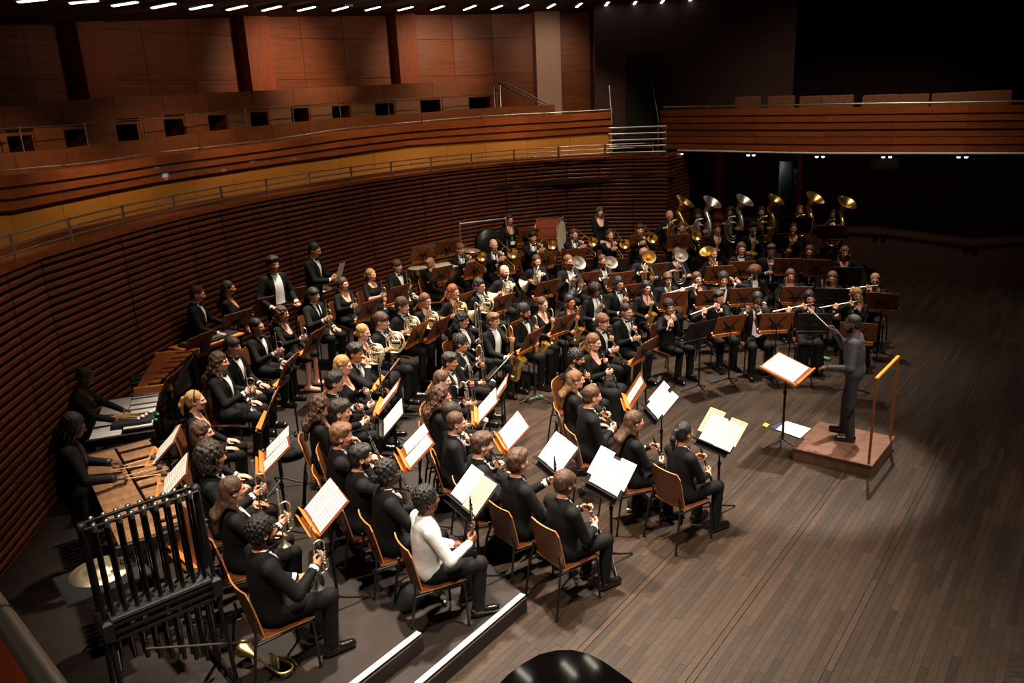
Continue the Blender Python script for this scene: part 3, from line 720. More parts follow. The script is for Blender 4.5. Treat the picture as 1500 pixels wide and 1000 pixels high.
# ------------------------------------------------------------------ bodies: smooth solids meshed with surface nets
def smin(a, b, k):
    h = np.clip(.5+.5*(b-a)/k, 0, 1); return b+(a-b)*h-k*h*(1-h)
class Solid:
    def __init__(s): s.p = []
    def cap(s, a, b, r0, r1=None, k=.03, reg=0, sub=False):
        s.p.append(('c', np.array(a, float), np.array(b, float), r0, r0 if r1 is None else r1, k, reg, sub)); return s
    def ell(s, c, r, k=.03, reg=0, R=None, sub=False):
        s.p.append(('e', np.array(c, float), np.array(r, float), None if R is None else np.array(R), None, k, reg, sub)); return s
    @staticmethod
    def ev(q, P):
        if q[0] == 'c':
            ab = q[2]-q[1]; t = np.clip(((P-q[1])@ab)/(ab@ab+1e-12), 0, 1)
            return np.linalg.norm(P-q[1]-t[..., None]*ab, axis=-1)-(q[3]+t*(q[4]-q[3]))
        d = P-q[1]
        if q[3] is not None: d = d@q[3]
        k0 = np.linalg.norm(d/q[2], axis=-1); k1 = np.linalg.norm(d/q[2]**2, axis=-1)
        return k0*(k0-1)/np.maximum(k1, 1e-9)
    def bounds(s, q):
        if q[0] == 'c':
            r = max(q[3], q[4]); return np.minimum(q[1], q[2])-r, np.maximum(q[1], q[2])+r
        r = np.full(3, q[2].max()) if q[3] is not None else q[2]
        return q[1]-r, q[1]+r
    def at(s, P, regs=None):
        d = np.full(P.shape[:-1], 9.0)
        for q in s.p:
            if regs is not None and q[6] not in regs: continue
            e = s.ev(q, P); d = -smin(-d, e, q[5]) if q[7] else smin(d, e, q[5])
        return d
    def mesh(s, h, noise=None):
        bs = [s.bounds(q) for q in s.p if not q[7]]
        lo = np.min([b[0] for b in bs], 0)-2.5*h; hi = np.max([b[1] for b in bs], 0)+2.5*h
        n = np.ceil((hi-lo)/h).astype(int)+1
        ax = [lo[i]+h*np.arange(n[i]) for i in range(3)]
        D = np.full(n, 9.0); B = np.full(n, 9.0); G = np.zeros(n, int)
        for q in s.p:
            b0, b1 = s.bounds(q); mg = q[5]+2.5*h
            i0 = np.clip(np.floor((b0-mg-lo)/h).astype(int), 0, n); i1 = np.clip(np.ceil((b1+mg-lo)/h).astype(int)+1, 0, n)
            sl = tuple(slice(a, b) for a, b in zip(i0, i1))
            P = np.stack(np.meshgrid(*[ax[i][sl[i]] for i in range(3)], indexing='ij'), -1)
            e = s.ev(q, P)
            if q[7]: D[sl] = -smin(-D[sl], e, q[5]); continue
            D[sl] = smin(D[sl], e, q[5])
            w_ = e < B[sl]; B[sl] = np.where(w_, e, B[sl]); G[sl] = np.where(w_, q[6], G[sl])
        if noise is not None:
            P = np.stack(np.meshgrid(*ax, indexing='ij'), -1); D = D+noise(P)
        # surface nets
        S = D < 0
        c = [S[i:n[0]-1+i, j:n[1]-1+j, k:n[2]-1+k] for i in (0, 1) for j in (0, 1) for k in (0, 1)]
        tot = sum(x.astype(int) for x in c); act = (tot > 0) & (tot < 8)
        idx = np.argwhere(act); ids = -np.ones(act.shape, int); ids[act] = np.arange(len(idx))
        acc = np.zeros((len(idx), 3)); cnt = np.zeros(len(idx))
        off = [(i, j, k) for i in (0, 1) for j in (0, 1) for k in (0, 1)]
        for a in range(8):
            for b in range(a+1, 8):
                if sum(abs(np.array(off[a])-np.array(off[b]))) != 1: continue
                da = D[tuple((idx+off[a]).T)]; db = D[tuple((idx+off[b]).T)]
                x = (da < 0) != (db < 0); t = np.where(x, da/np.where(x, da-db, 1), 0)
                acc += np.where(x[:, None], np.array(off[a])+t[:, None]*(np.array(off[b])-np.array(off[a])), 0); cnt += x
        V = lo+h*(idx+acc/cnt[:, None]); F = []
        for axs in range(3):
            o1, o2 = [(1, 2), (2, 0), (0, 1)][axs]
            sh = [slice(0, n[i]) for i in range(3)]; a = list(sh); b = list(sh)
            a[axs] = slice(0, n[axs]-1); b[axs] = slice(1, n[axs])
            X = S[tuple(a)] != S[tuple(b)]
            E_ = np.argwhere(X); E_ = E_[(E_[:, o1] > 0) & (E_[:, o2] > 0) & (E_[:, o1] < n[o1]-1) & (E_[:, o2] < n[o2]-1)]
            e1 = np.zeros(3, int); e1[o1] = 1; e2 = np.zeros(3, int); e2[o2] = 1
            q = np.stack([ids[tuple((E_-e1-e2).T)], ids[tuple((E_-e2).T)], ids[tuple(E_.T)], ids[tuple((E_-e1).T)]], 1)
            fl_ = ~S[tuple(E_.T)]; q[fl_] = q[fl_][:, ::-1]; F.append(q)
        F = np.concatenate(F); F = F[(F >= 0).all(1)]
        gi = np.clip(np.round((V-lo)/h).astype(int), 0, n-1)
        return V, F, G[tuple(gi.T)]
def np_mesh(name, V, F, mats, mi=None):
    me = bpy.data.meshes.new(name); nf = len(F)
    me.vertices.add(len(V)); me.vertices.foreach_set('co', np.asarray(V, np.float32).ravel())
    me.loops.add(nf*4); me.loops.foreach_set('vertex_index', np.asarray(F, np.int32).ravel())
    me.polygons.add(nf); me.polygons.foreach_set('loop_start', np.arange(nf, dtype=np.int32)*4)
    me.polygons.foreach_set('use_smooth', np.ones(nf, bool))
    for m_ in mats: me.materials.append(M[m_])
    if mi is not None: me.polygons.foreach_set('material_index', np.asarray(mi, np.int32))
    me.update(calc_edges=True); me.validate(); return me
def xf(Mx, V): return np.asarray(V)@np.array(Mx.to_3x3()).T+np.array(Mx.translation)
def sub_mesh(V, F, keep, push=0.0, N=None):     # faces of a region, pushed outwards
    F = F[keep]; u, inv = np.unique(F, return_inverse=True)
    W = V[u]+(N[u]*push if push else 0)
    F = inv.reshape(F.shape)
    E_ = np.sort(np.concatenate([F[:, [0, 1]], F[:, [1, 2]], F[:, [2, 3]], F[:, [3, 0]]]), axis=1)
    ue, cnt = np.unique(E_, axis=0, return_counts=True); ue = ue[cnt == 1]      # open rims: smooth the hems
    if len(ue):
        deg = np.zeros(len(W)); np.add.at(deg, ue[:, 0], 1); np.add.at(deg, ue[:, 1], 1); b = deg == 2
        for _ in range(5):
            S = np.zeros_like(W); np.add.at(S, ue[:, 0], W[ue[:, 1]]); np.add.at(S, ue[:, 1], W[ue[:, 0]])
            W[b] = .4*W[b]+.6*S[b]/2
    return W, F
def normals(V, F):
    n = np.cross(V[F[:, 2]]-V[F[:, 0]], V[F[:, 3]]-V[F[:, 1]]); N = np.zeros_like(V)
    for k in range(4): np.add.at(N, F[:, k], n)
    return N/(np.linalg.norm(N, axis=1)[:, None]+1e-12)

# --- head: origin at its centre, facing +Y
def head_solid(fem):
    w_ = .94 if fem else 1.0; s = Solid()
    s.ell((0, -.012, .030), (.076*w_, .096, .088), .02)
    s.ell((0, .018, -.030), (.062*w_, .075, .072), .035)              # face
    s.ell((0, .050, -.088), (.032*w_, .030, .024), .035)              # chin
    s.ell((0, .015, -.075), (.050*w_, .050, .030), .03)               # jaw
    for sx in (-1, 1):
        s.ell((sx*.033*w_, .068, -.022), (.026, .020, .022), .02)      # cheek
        s.cap((sx*.012, .086, .022), (sx*.045*w_, .074, .020), .010, .008, .012)   # brow
        s.ell((sx*.077*w_, -.008, -.008), (.010, .022, .032), .008)    # ear
        s.ell((sx*.080*w_, -.004, -.006), (.006, .011, .018), .004, sub=True)
    for sx in (-1, 1): s.ell((sx*.030*w_, .094, .004), (.014, .010, .0075), .010, sub=True)
    s.cap((0, .090, .012), (0, .108, -.024), .008, .0125, .012)        # nose
    for sx in (-1, 1): s.ell((sx*.012, .098, -.030), (.008, .010, .007), .008)
    s.cap((-.013, .0905, -.058), (.013, .0905, -.058), .0042, None, .006, reg=2)     # lips
    s.cap((-.014, .083, -.067), (.014, .083, -.067), .0085, None, .006)
    for sx in (-1, 1): s.ell((sx*.030*w_, .080, .004), (.0095, .0095, .0075), .002, reg=1)
    s.cap((0, -.018, -.06), (0, -.028, -.145), .050*w_, .056*w_, .025)   # neck
    return s
HEADS = {}
for fem in (0, 1):
    V, F, G = head_solid(fem).mesh(.0068); HEADS[fem] = (V, F, G)

# --- hand: wrist at origin, fingers along +Y, back of the hand +Z, thumb towards -X (a right hand)
def hand_mesh(curl, spread=.0, thumb_in=.5):
    s = Solid(); kn = .006
    s.cap((-.022, .022, 0), (-.026, .080, 0), .014, .013, .014).cap((0, .018, .002), (0, .086, .002), .015, .013, .014).cap((.020, .022, 0), (.024, .076, -.002), .014, .012, .014)
    s.cap((0, -.045, 0), (0, .02, 0), .024, .024, .02)
    L = [(-.029, .084, (.040, .024, .020)), (-.010, .090, (.044, .028, .022)), (.010, .087, (.041, .026, .021)), (.028, .078, (.032, .019, .018))]
    for i, (x, y, ls) in enumerate(L):
        p = np.array((x, y, 0)); a = 0; c = curl*(1+.06*i); sp = (i-1.5)*spread
        for j, l in enumerate(ls):
            a += c*(.9, 1.15, .7)[j]; q = p+l*np.array((sp*math.cos(a), math.cos(a), -math.sin(a)))
            s.cap(p, q, .0088-.0010*j, .0082-.0010*j, kn if j else .010); p = q
    t0 = np.array((-.024, .020, -.008)); t1 = t0+np.array((-.026, .026, -.012-.014*thumb_in)); t2 = t1+np.array((-.006+.012*thumb_in, .028, -.012*thumb_in)); t3 = t2+np.array((.004+.014*thumb_in, .022, -.006*thumb_in))
    s.cap(t0, t1, .0135, .011, .012).cap(t1, t2, .0105, .0095, .004).cap(t2, t3, .0095, .0078, .003)
    V, F, G = s.mesh(.0052); return V, F
HANDS = {'curl': hand_mesh(.78, .02, .9), 'hold': hand_mesh(.52, .04, .8), 'relax': hand_mesh(.22, .07, .3), 'fist': hand_mesh(1.15, 0, 1.2)}
def hand_at(kind, right, W, d, n):      # wrist, direction of fingers, direction the palm faces
    V, F = HANDS[kind]; V = V.copy(); F = F.copy()
    if not right: V[:, 0] *= -1; F = F[:, ::-1]
    y = nrm(d); z = -np.array(n, float); z = nrm(z-y*(z@y)); x = np.cross(y, z)
    return V@np.stack([x, y, z])+np.array(W), F

# --- hair solids in the head's frame
def curls(amp, f, ph=0.0):
    return lambda P: amp*(np.sin(P[..., 0]*f+ph)*np.sin(P[..., 1]*f+1+ph)*np.sin(P[..., 2]*f+2)+.5*np.sin(P[..., 0]*f*1.9+2)*np.sin(P[..., 1]*f*2.1)*np.sin(P[..., 2]*f*1.8+ph))
def scalp(s, t=.012, front=.062, low=-.03, w_=1.0):
    s.ell((0, -.022, .040), (.078*w_+t*.7, .094+t*.6, .084+t), .015)
    s.ell((0, -.058, low), (.070*w_+t*.4, .052, .055), .03)
def brows(s):
    for sx in (-1, 1): s.cap((sx*.018, .0945, .026), (sx*.044, .083, .0245), .0033, .0028, .001)
def face_cut(s, z=.038, w_=.075):
    s.ell((0, .125, -.035), (w_, .072, .078+(z-.038)), .012, sub=True)
    for sx in (-1, 1): s.ell((sx*.095, .0, -.02), (.030, .040, .042), .01, sub=True)
def hair_mesh(kind):
    s = Solid(); nz = None; h = .0085
    if kind == 'short':
        scalp(s); face_cut(s); nz = curls(.0035, 95)
    elif kind == 'crop':
        scalp(s, .004, low=-.02); face_cut(s, .046); nz = curls(.001, 160)
    elif kind == 'swept':
        scalp(s, .016); s.ell((.02, .052, .090), (.060, .045, .030), .03); s.ell((-.02, .03, .104), (.06, .06, .026), .03); face_cut(s, .046); nz = curls(.005, 70)
    elif kind == 'bowl':
        scalp(s, .020, low=-.02); s.ell((0, .060, .055), (.070, .035, .040), .03); face_cut(s, .030); nz = curls(.003, 80)
    elif kind == 'curly':
        scalp(s, .026); face_cut(s, .046); nz = curls(.010, 118)
    elif kind == 'afro':
        s.ell((0, -.025, .050), (.125, .122, .110), .02); s.ell((0, -.06, -.03), (.105, .07, .07), .04); face_cut(s, .040, .085); nz = curls(.011, 100)
    elif kind == 'big_curls':
        s.ell((0, -.030, .045), (.130, .125, .115), .02)
        for sx in (-1, 1): s.ell((sx*.085, -.03, -.06), (.055, .075, .090), .04)
        s.ell((0, -.075, -.06), (.09, .055, .10), .04); face_cut(s, .042, .072); nz = curls(.015, 72)
    elif kind == 'long':
        scalp(s, .014); s.ell((0, -.085, -.06), (.078, .040, .12), .04)
        for sx in (-1, 1): s.cap((sx*.070, -.015, .02), (sx*.080, -.035, -.12), .026, .026, .03); s.cap((sx*.082, -.03, -.12), (sx*.088, .055, -.24), .022, .012, .02)
        for xx in (-.045, 0, .045): s.cap((xx, -.095, -.10), (xx*1.1, -.175, -.20), .040, .036, .04); s.cap((xx*1.1, -.175, -.20), (xx, -.185, -.36), .034, .018, .03); face_cut(s, .044, .066); nz = curls(.003, 60)
    elif kind == 'wavy_long':
        scalp(s, .020); s.ell((0, -.088, -.06), (.095, .050, .12), .04)
        for sx in (-1, 1): s.cap((sx*.078, -.015, .02), (sx*.096, -.035, -.11), .034, .038, .03); s.cap((sx*.096, -.035, -.11), (sx*.105, .04, -.22), .034, .016, .02)
        for xx in (-.06, 0, .06): s.cap((xx, -.10, -.10), (xx*1.15, -.175, -.20), .046, .044, .04); s.cap((xx*1.15, -.175, -.20), (xx*1.1, -.185, -.35), .042, .022, .03); face_cut(s, .044, .064); nz = curls(.009, 66)
    elif kind == 'chin_length':
        scalp(s, .018); s.ell((0, -.07, -.06), (.09, .05, .08), .04)
        for sx in (-1, 1): s.cap((sx*.076, -.012, .02), (sx*.085, -.02, -.09), .030, .028, .03)
        face_cut(s, .044, .066); nz = curls(.006, 62)
    elif kind == 'pony':
        scalp(s, .008); face_cut(s, .052); s.ell((0, -.128, .035), (.026, .026, .026), .015)
        s.cap((0, -.138, .03), (0, -.165, -.05), .026, .032, .02); s.cap((0, -.165, -.05), (0, -.15, -.17), .032, .012, .02); nz = curls(.003, 70)
    elif kind == 'bun':
        scalp(s, .008); face_cut(s, .052); s.ell((0, -.122, .05), (.040, .036, .040), .012); nz = curls(.003, 75)
    elif kind == 'low_bun':
        scalp(s, .008); face_cut(s, .052); s.ell((0, -.115, -.045), (.042, .038, .042), .012); nz = curls(.003, 75)
    elif kind == 'curly_bun':
        scalp(s, .022); face_cut(s, .046); s.ell((0, -.115, -.02), (.055, .045, .05), .02); nz = curls(.012, 100)
    elif kind == 'dreads':
        scalp(s, .018)
        for i in range(15):
            a = -2.55+i*(5.1/14)-PI/2; x, y = .083*math.cos(a), -.02+.10*math.sin(a)
            if y > .055: continue
            s.cap((x*.8, y*.8, .06), (x*1.12, y*1.12-.01, -.06), .014, .014, .01); s.cap((x*1.12, y*1.12-.01, -.06), (x*1.18, y*1.15-.03, -.32+.03*math.sin(i*2)), .014, .010, .008)
        face_cut(s, .044, .066); nz = curls(.004, 110)
    elif kind == 'fringe':                # ring of short hair round a bald crown
        s.ell((0, -.035, -.005), (.083, .090, .050), .01); s.ell((0, .01, .085), (.10, .13, .065), .01, sub=True); face_cut(s)
    elif kind == 'stubble':
        s.ell((0, -.03, 0), (.0785, .089, .045), .01); s.ell((0, .02, .07), (.10, .13, .06), .01, sub=True); face_cut(s)
    brows(s)
    V, F, G = s.mesh(h if kind not in ('fringe', 'stubble') else .007, nz)
    return V, F
HAIRS = {}
def hair(kind, key='hair_brown'):
    if kind not in HAIRS:
        V, F = hair_mesh(kind); HAIRS[kind] = np_mesh('hair', V, F, [key])
    return HAIRS[kind]
def beard_mesh():
    s = Solid(); s.ell((0, .034, -.080), (.060, .056, .046), .02); s.cap((-.03, .092, -.047), (.03, .092, -.047), .009, None, .01)
    for sx in (-1, 1): s.cap((sx*.066, .01, -.03), (sx*.056, .03, -.075), .014, .02, .02)
    s.ell((0, .100, -.061), (.020, .022, .0085), .004, sub=True); s.ell((0, .075, -.005), (.052, .06, .042), .008, sub=True)
    V, F, G = s.mesh(.007, curls(.002, 150)); return np_mesh('beard', V, F, ['beard_black'])
BEARD = beard_mesh()
g = MB()
for sx in (-1, 1):
    g.tube([(sx*.032+.021*math.cos(a), .099-.004*abs(math.cos(a)), .004+.016*math.sin(a)) for a in np.linspace(0, 2*PI, 13)[:-1]], .0018, 5, closed=True)
    g.tube([(sx*.053, .096, .008), (sx*.078, .05, .010), (sx*.081, -.005, .006)], .0016, 5)
g.tube([(-.011, .100, .006), (.011, .100, .006)], .0016, 5)
GLASSES = g.mesh('glasses', 'dull_steel')
g = MB(); g.tube([(.086*math.cos(a), .0, .04+.094*math.sin(a)) for a in np.linspace(-.35, PI+.35, 18)], .008, 6)
BAND = g.mesh('hair_band', 'black')
g = MB(); g.box((.05, .05, .10), (.035, .012, .012), bev=.003); CLIP = g.mesh('hair_clip', 'steel')

# --- body
def ik(S, W, l1, l2, pole):
    S, W, pole = map(lambda q: np.array(q, float), (S, W, pole)); d = W-S; L = np.linalg.norm(d)
    if L > (l1+l2)*.995: k = L/(l1+l2)*1.005; l1 *= k; l2 *= k
    a = (l1*l1-l2*l2+L*L)/(2*L); hh = math.sqrt(max(l1*l1-a*a, 1e-6)); u = d/L; p = nrm(pole-u*(pole@u))
    return S+u*a+p*hh
R_SKIN, R_TOP, R_ARM, R_FORE, R_LEG, R_SHIN, R_SHOE, R_NECK = 0, 1, 2, 3, 4, 5, 6, 7
class Body: pass
def body(pose, fem=0, dress=None):
    # pose: R=(wrist, fingers dir, palm dir, kind), L=..., pole_R, pole_L, head=(pitch, yaw, roll), lean, stand, legs
    g = (.90 if fem else 1.0)*pose.get('bulk', 1); s = Solid(); B = Body(); st_ = pose.get('stand', False); lean = pose.get('lean', .05)
    hz = .95 if st_ else .56
    up = lambda y, z: np.array((0, y+math.sin(lean)*(z-hz), hz+(z-hz)*math.cos(lean)))      # torso points lean forward about the hips
    def U(x, y, z): p = up(y, z); p[0] = x; return p
    dz = hz-.56
    k = .05
    s.ell(U(0, -.01, .575+dz), (.162*g+(.012 if fem else 0), .128, .118), k, R_TOP)
    s.ell(U(0, .0, .72+dz), (.158*g, .122, .19), .06, R_TOP)
    s.ell(U(0, .0, .87+dz), (.176*g, .122, .17), .06, R_TOP)
    if fem: s.cap(U(-.065, .085, .86+dz), U(.065, .085, .86+dz), .058, None, .05, R_TOP)
    shw = .178*g
    s.cap(U(-shw+.03, -.012, .985+dz), U(shw-.03, -.012, .985+dz), .064*g, None, .05, R_TOP)
    s.cap(U(0, -.025, .99+dz), U(0, -.012, 1.055+dz), .072*g, .055*g, .05, R_TOP)
    s.cap(U(0, -.012, 1.05+dz), U(0, .0, 1.12+dz), .052*g, .050*g, .02, R_NECK)
    wr = {}
    for side, sx in (('R', 1), ('L', -1)):
        W, d, n, kind = pose[side]; W = np.array(W, float)
        S = U(sx*shw, -.012, .975+dz)
        E = ik(S, W, .275*g+.01, .245*g+.01, pose.get('pole_'+side, (sx*.6, -.5, -.7)))
        s.cap(S, E, .057*g, .050*g, .03, R_ARM); s.cap(E, W, .047*g, .034*g, .02, R_FORE)
        wr[side] = (W, nrm(d), n, kind, E)
    wl = []
    if st_:
        for sx in (-1, 1):
            fy = pose.get('foot', {}).get(sx, (0, 0)); kn = (sx*.098+fy[0]*.5, .025+fy[1]*.5, .50); an = (sx*.105+fy[0], -.01+fy[1], .09)
            s.cap((sx*.085*g, 0, .92), kn, .088, .066, .05, R_LEG); s.cap(kn, an, .064, .055, .02, R_LEG)
            s.cap((an[0], an[1]-.03, .045), (an[0]+sx*.03, an[1]+.16, .036), .043, .036, .03, R_SHOE); wl.append(an)
        if dress: s.cap((0, 0, .85), (0, .02, .18), .15, .22, .1, R_LEG)
    else:
        for sx in (-1, 1):
            lg = pose.get('legs', {}).get(sx, (.13, .44, .40)); kx, ky, ay = lg
            kn = (sx*kx, ky, .525); an = (sx*(kx+.005), ay, .095)
            s.cap((sx*.092, .02, .535), kn, .089*g, .066*g, .05, R_LEG)
            if dress == 'short':
                s.cap(kn, an, .052, .034, .02, R_SHIN)
            else: s.cap(kn, an, .063*g, .054, .02, R_SHIN if dress != 'long' else R_LEG)
            s.cap((an[0], an[1]-.035, .046), (an[0]+sx*.02, an[1]+.165, .036), .043, .036, .03, R_SHOE); wl.append(an)
        if dress == 'long': s.cap((-.09, .12, .52), (.09, .12, .52), .09, None, .06, R_LEG); s.cap((-.1, .42, .50), (.1, .42, .50), .075, None, .05, R_LEG); s.cap((-.10, .41, .45), (-.13, .42, .12), .085, .10, .08, R_LEG); s.cap((.10, .41, .45), (.13, .42, .12), .085, .10, .08, R_LEG)
    V, F, G = s.mesh(.0165)
    N = normals(V, F)
    fg = G[F]; fg = np.where((fg[:, 0] == fg[:, 2]), fg[:, 0], fg[:, 1])
    fc = V[F].mean(1)
    # head on the neck
    pt, yw, rl = pose.get('head', (-.15, 0, 0))
    nb = U(0, -.005, 1.06+dz)
    Rh = Matrix.Rotation(yw, 4, 'Z') @ Matrix.Rotation(pt, 4, 'X') @ Matrix.Rotation(rl, 4, 'Y')
    sc_ = .97 if fem else 1.0
    hm = Matrix.Translation(nb+np.array((0, .018, .045))) @ Rh @ Matrix.Translation((0, .012, .105)) @ Matrix.Scale(sc_, 4)
    B.head = hm; hv, hf, hg = HEADS[fem]
    vs = [V]; fs = [F]; ms = [np.zeros(len(F), int)]; o = len(V)
    vs.append(xf(hm, hv)); fs.append(hf+o); ms.append(hg[hf[:, 0]]); o += len(hv)
    for side in 'RL':
        W, d, n, kind, E = wr[side]; a, b = hand_at(kind, side == 'R', W, d, n)
        if fem: a = W+(a-W)*.93
        vs.append(a); fs.append(b+o); ms.append(np.zeros(len(b), int)); o += len(a)
    B.body = np_mesh('body', np.concatenate(vs), np.concatenate(fs), ['skin_light', 'eye', 'lip'], np.concatenate(ms))
    B.top_z = float(xf(hm, [(0, -.02, .118)])[0][2]); B.head_c = np.array(hm.translation); B.solid = s
    # clothes: shells over the body
    arm = np.isin(fg, (R_TOP, R_ARM, R_FORE))
    def shell(name, keep, mats, push=.004):
        W, Q = sub_mesh(V, F, keep, push, N); return np_mesh(name, W, Q, mats)
    B.jacket = shell('jacket', arm, ['suit'], .005)
    yz = fc[:, 2]-(1.05+dz); front = (fc[:, 1] > up(0, 1.0+dz)[1]) & np.isin(fg, (R_TOP, R_ARM, R_NECK))
    vee = front & (np.abs(fc[:, 0]) < .035+(yz+.20)*.32) & (yz > -.17) & (yz < .1)
    B.dress_top = shell('top', arm & ~vee, ['black_dress'], .004)
    fa = np.isin(fg, (R_FORE,))
    B.tee = shell('top', arm & ~fa & ~(vee & (yz > -.09)), ['black_dress'], .004)
    B.turtle = shell('top', arm | ((fg == R_NECK)), ['black_dress'], .005)
    B.trousers = shell('trousers', np.isin(fg, (R_LEG, R_SHIN) if dress != 'short' else (R_LEG,)), ['suit'], .004)
    B.shoes = [shell('shoe', (fg == R_SHOE) & (fc[:, 0]*q_ > 0), ['shoe'], .004) for q_ in (-1, 1)]
    # shirt front, lapels, tie and cuffs laid on the jacket
    def ypos(x, z, off):
        P = np.array([x, .45, z], float); P = np.stack([np.full(60, x), np.linspace(.40, -.12, 60), np.full(60, z)], 1)
        d = s.at(P, (R_TOP, R_NECK)); i = np.argmax(d < 0)
        if d[i] >= 0: return None
        t = d[i-1]/(d[i-1]-d[i]); return P[i-1, 1]+(P[i, 1]-P[i-1, 1])*t+off
    def patch(name, mats, xl, xr, z0, z1, off, ny=9, nx=5):
        V_ = []; F_ = []
        for j in range(ny):
            f = j/(ny-1); z = z0+(z1-z0)*f
            for i in range(nx):
                x = xl(f)+(xr(f)-xl(f))*i/(nx-1); y = ypos(x, z, off)
                if y is None: y = ypos(0, z, off) or V_[-1][1]
                V_.append((x, y, z))
        for j in range(ny-1):
            for i in range(nx-1): a = j*nx+i; F_.append((a, a+nx, a+nx+1, a+1)[::-1])
        return np_mesh(name, np.array(V_), np.array(F_), mats)
    zt, zb = 1.055+dz, .74+dz
    B.shirt = patch('shirt_front', ['cloth_white'], lambda f: -.006-.062*f, lambda f: .006+.062*f, zb, zt, .011)
    B.open_shirt = patch('shirt_front', ['cloth_white'], lambda f: -.085+.02*f, lambda f: .085-.02*f, .60+dz, zt, .012)
    B.lapels = []
    for sx in (-1, 1):
        lo_, hi_ = (lambda f, sx=sx: sx*(.004+.062*f)), (lambda f, sx=sx: sx*(.022+.095*math.sin(PI*min(1, f*.85))*.62+.02*f))
        B.lapels.append(patch('lapel', ['satin'], hi_ if sx < 0 else lo_, lo_ if sx < 0 else hi_, zb-.02, zt-.01, .014, 8, 3))
    m = MB(); yb = ypos(0, zt-.012, .016) or .06
    for sx in (-1, 1):
        m.add([(sx*.004, yb, zt-.022), (sx*.004, yb, zt-.006), (sx*.052, yb-.006, zt+.008), (sx*.052, yb-.006, zt-.034), (sx*.004, yb+.014, zt-.02), (sx*.004, yb+.014, zt-.008), (sx*.050, yb+.006, zt+.004), (sx*.050, yb+.006, zt-.030)],
              [(0, 1, 2, 3), (7, 6, 5, 4), (0, 4, 5, 1), (1, 5, 6, 2), (2, 6, 7, 3), (3, 7, 4, 0)])
    m.box((0, yb+.008, zt-.014), (.016, .018, .02)); B.bow = m.mesh('bow_tie', 'satin')
    m = MB(); m.lathe([(.062*g, 0), (.060*g, .035), (.056*g, .04)], U(0, -.008, 1.045+dz), (0, math.sin(.25), math.cos(.25)), 16); B.collar = m.mesh('collar', 'cloth_white')
    m = patch('neck_tie', ['satin'], lambda f: -.022, lambda f: .022, .66+dz, zt, .017, 8, 3); B.tie = m
    B.cuffs = []
    for side in 'RL':
        W, d, n, kind, E = wr[side]; a = nrm(W-E); m = MB(); m.lathe([(.040*g, -.030), (.041*g, .0), (.036*g, .004)], W, a, 12); B.cuffs.append(m.mesh('cuff', 'cloth_white'))
    B.spec = {}
    B.wr = wr
    return B
def person_spec(B, outfit):
    if outfit in B.spec: return B.spec[outfit]
    s = Spec(); s.part('body', B.body, None, 'skin')
    if outfit in ('tux', 'suit_tie', 'open', 'plain_suit'):
        jk = s.part('jacket', B.jacket, None, 'coat'); s.part('trousers', B.trousers, None, 'legs')
        sf = s.part('shirt_front', B.open_shirt if outfit == 'open' else B.shirt, None, 'shirt')
        s.part('collar', B.collar, None, 'shirt', sf)
        if outfit != 'open':
            for l_ in B.lapels: s.part('lapel', l_, None, None, jk)
        if outfit == 'tux': s.part('bow_tie', B.bow, None, None, sf)
        if outfit == 'suit_tie': s.part('neck_tie', B.tie, None, None, sf)
        for c in B.cuffs: s.part('cuff', c, None, 'shirt', jk)
    elif outfit == 'shirt':
        s.part('shirt', B.jacket, None, 'coat'); s.part('trousers', B.trousers, None, 'legs'); s.part('collar', B.collar, None, 'collar')
        for c in B.cuffs: s.part('cuff', c, None, 'collar')
    else:
        s.part('top', {'dress': B.dress_top, 'tee': B.tee, 'turtle': B.turtle}[outfit], None, 'coat'); s.part('trousers' if outfit != 'dress' else 'skirt', B.trousers, None, 'legs')
    for q_ in B.shoes: s.part('shoe', q_, None, 'shoe')
    B.spec[outfit] = s; return s
def person(B, outfit, mw, label, hairk, hairm, skin, group=None, coat=None, legs=None, shirt=None, extras=(), beard=None, shoe=None):
    over = {'skin': [skin, None, None]}
    if coat: over['coat'] = coat
    if legs: over['legs'] = legs
    if shirt: over['shirt'] = shirt
    if shoe: over['shoe'] = shoe
    if outfit == 'shirt': over['collar'] = coat
    r = make(person_spec(B, outfit), 'person', mw, label, 'person', group, over)
    def on_head(name, me, mm=None):
        o = link(name, me, r, mw=B.head)
        if mm: o.material_slots[0].link = 'OBJECT'; o.material_slots[0].material = M[mm]
        return o
    if hairk: on_head('hair', hair(hairk), hairm)
    if beard: on_head('beard', BEARD, 'beard_black' if beard == 'hair_black' else 'beard_brown')
    if 'glasses' in extras: on_head('glasses', GLASSES)
    if 'band' in extras: on_head('hair_band', BAND)
    if 'clip' in extras: on_head('hair_clip', CLIP)
    return r

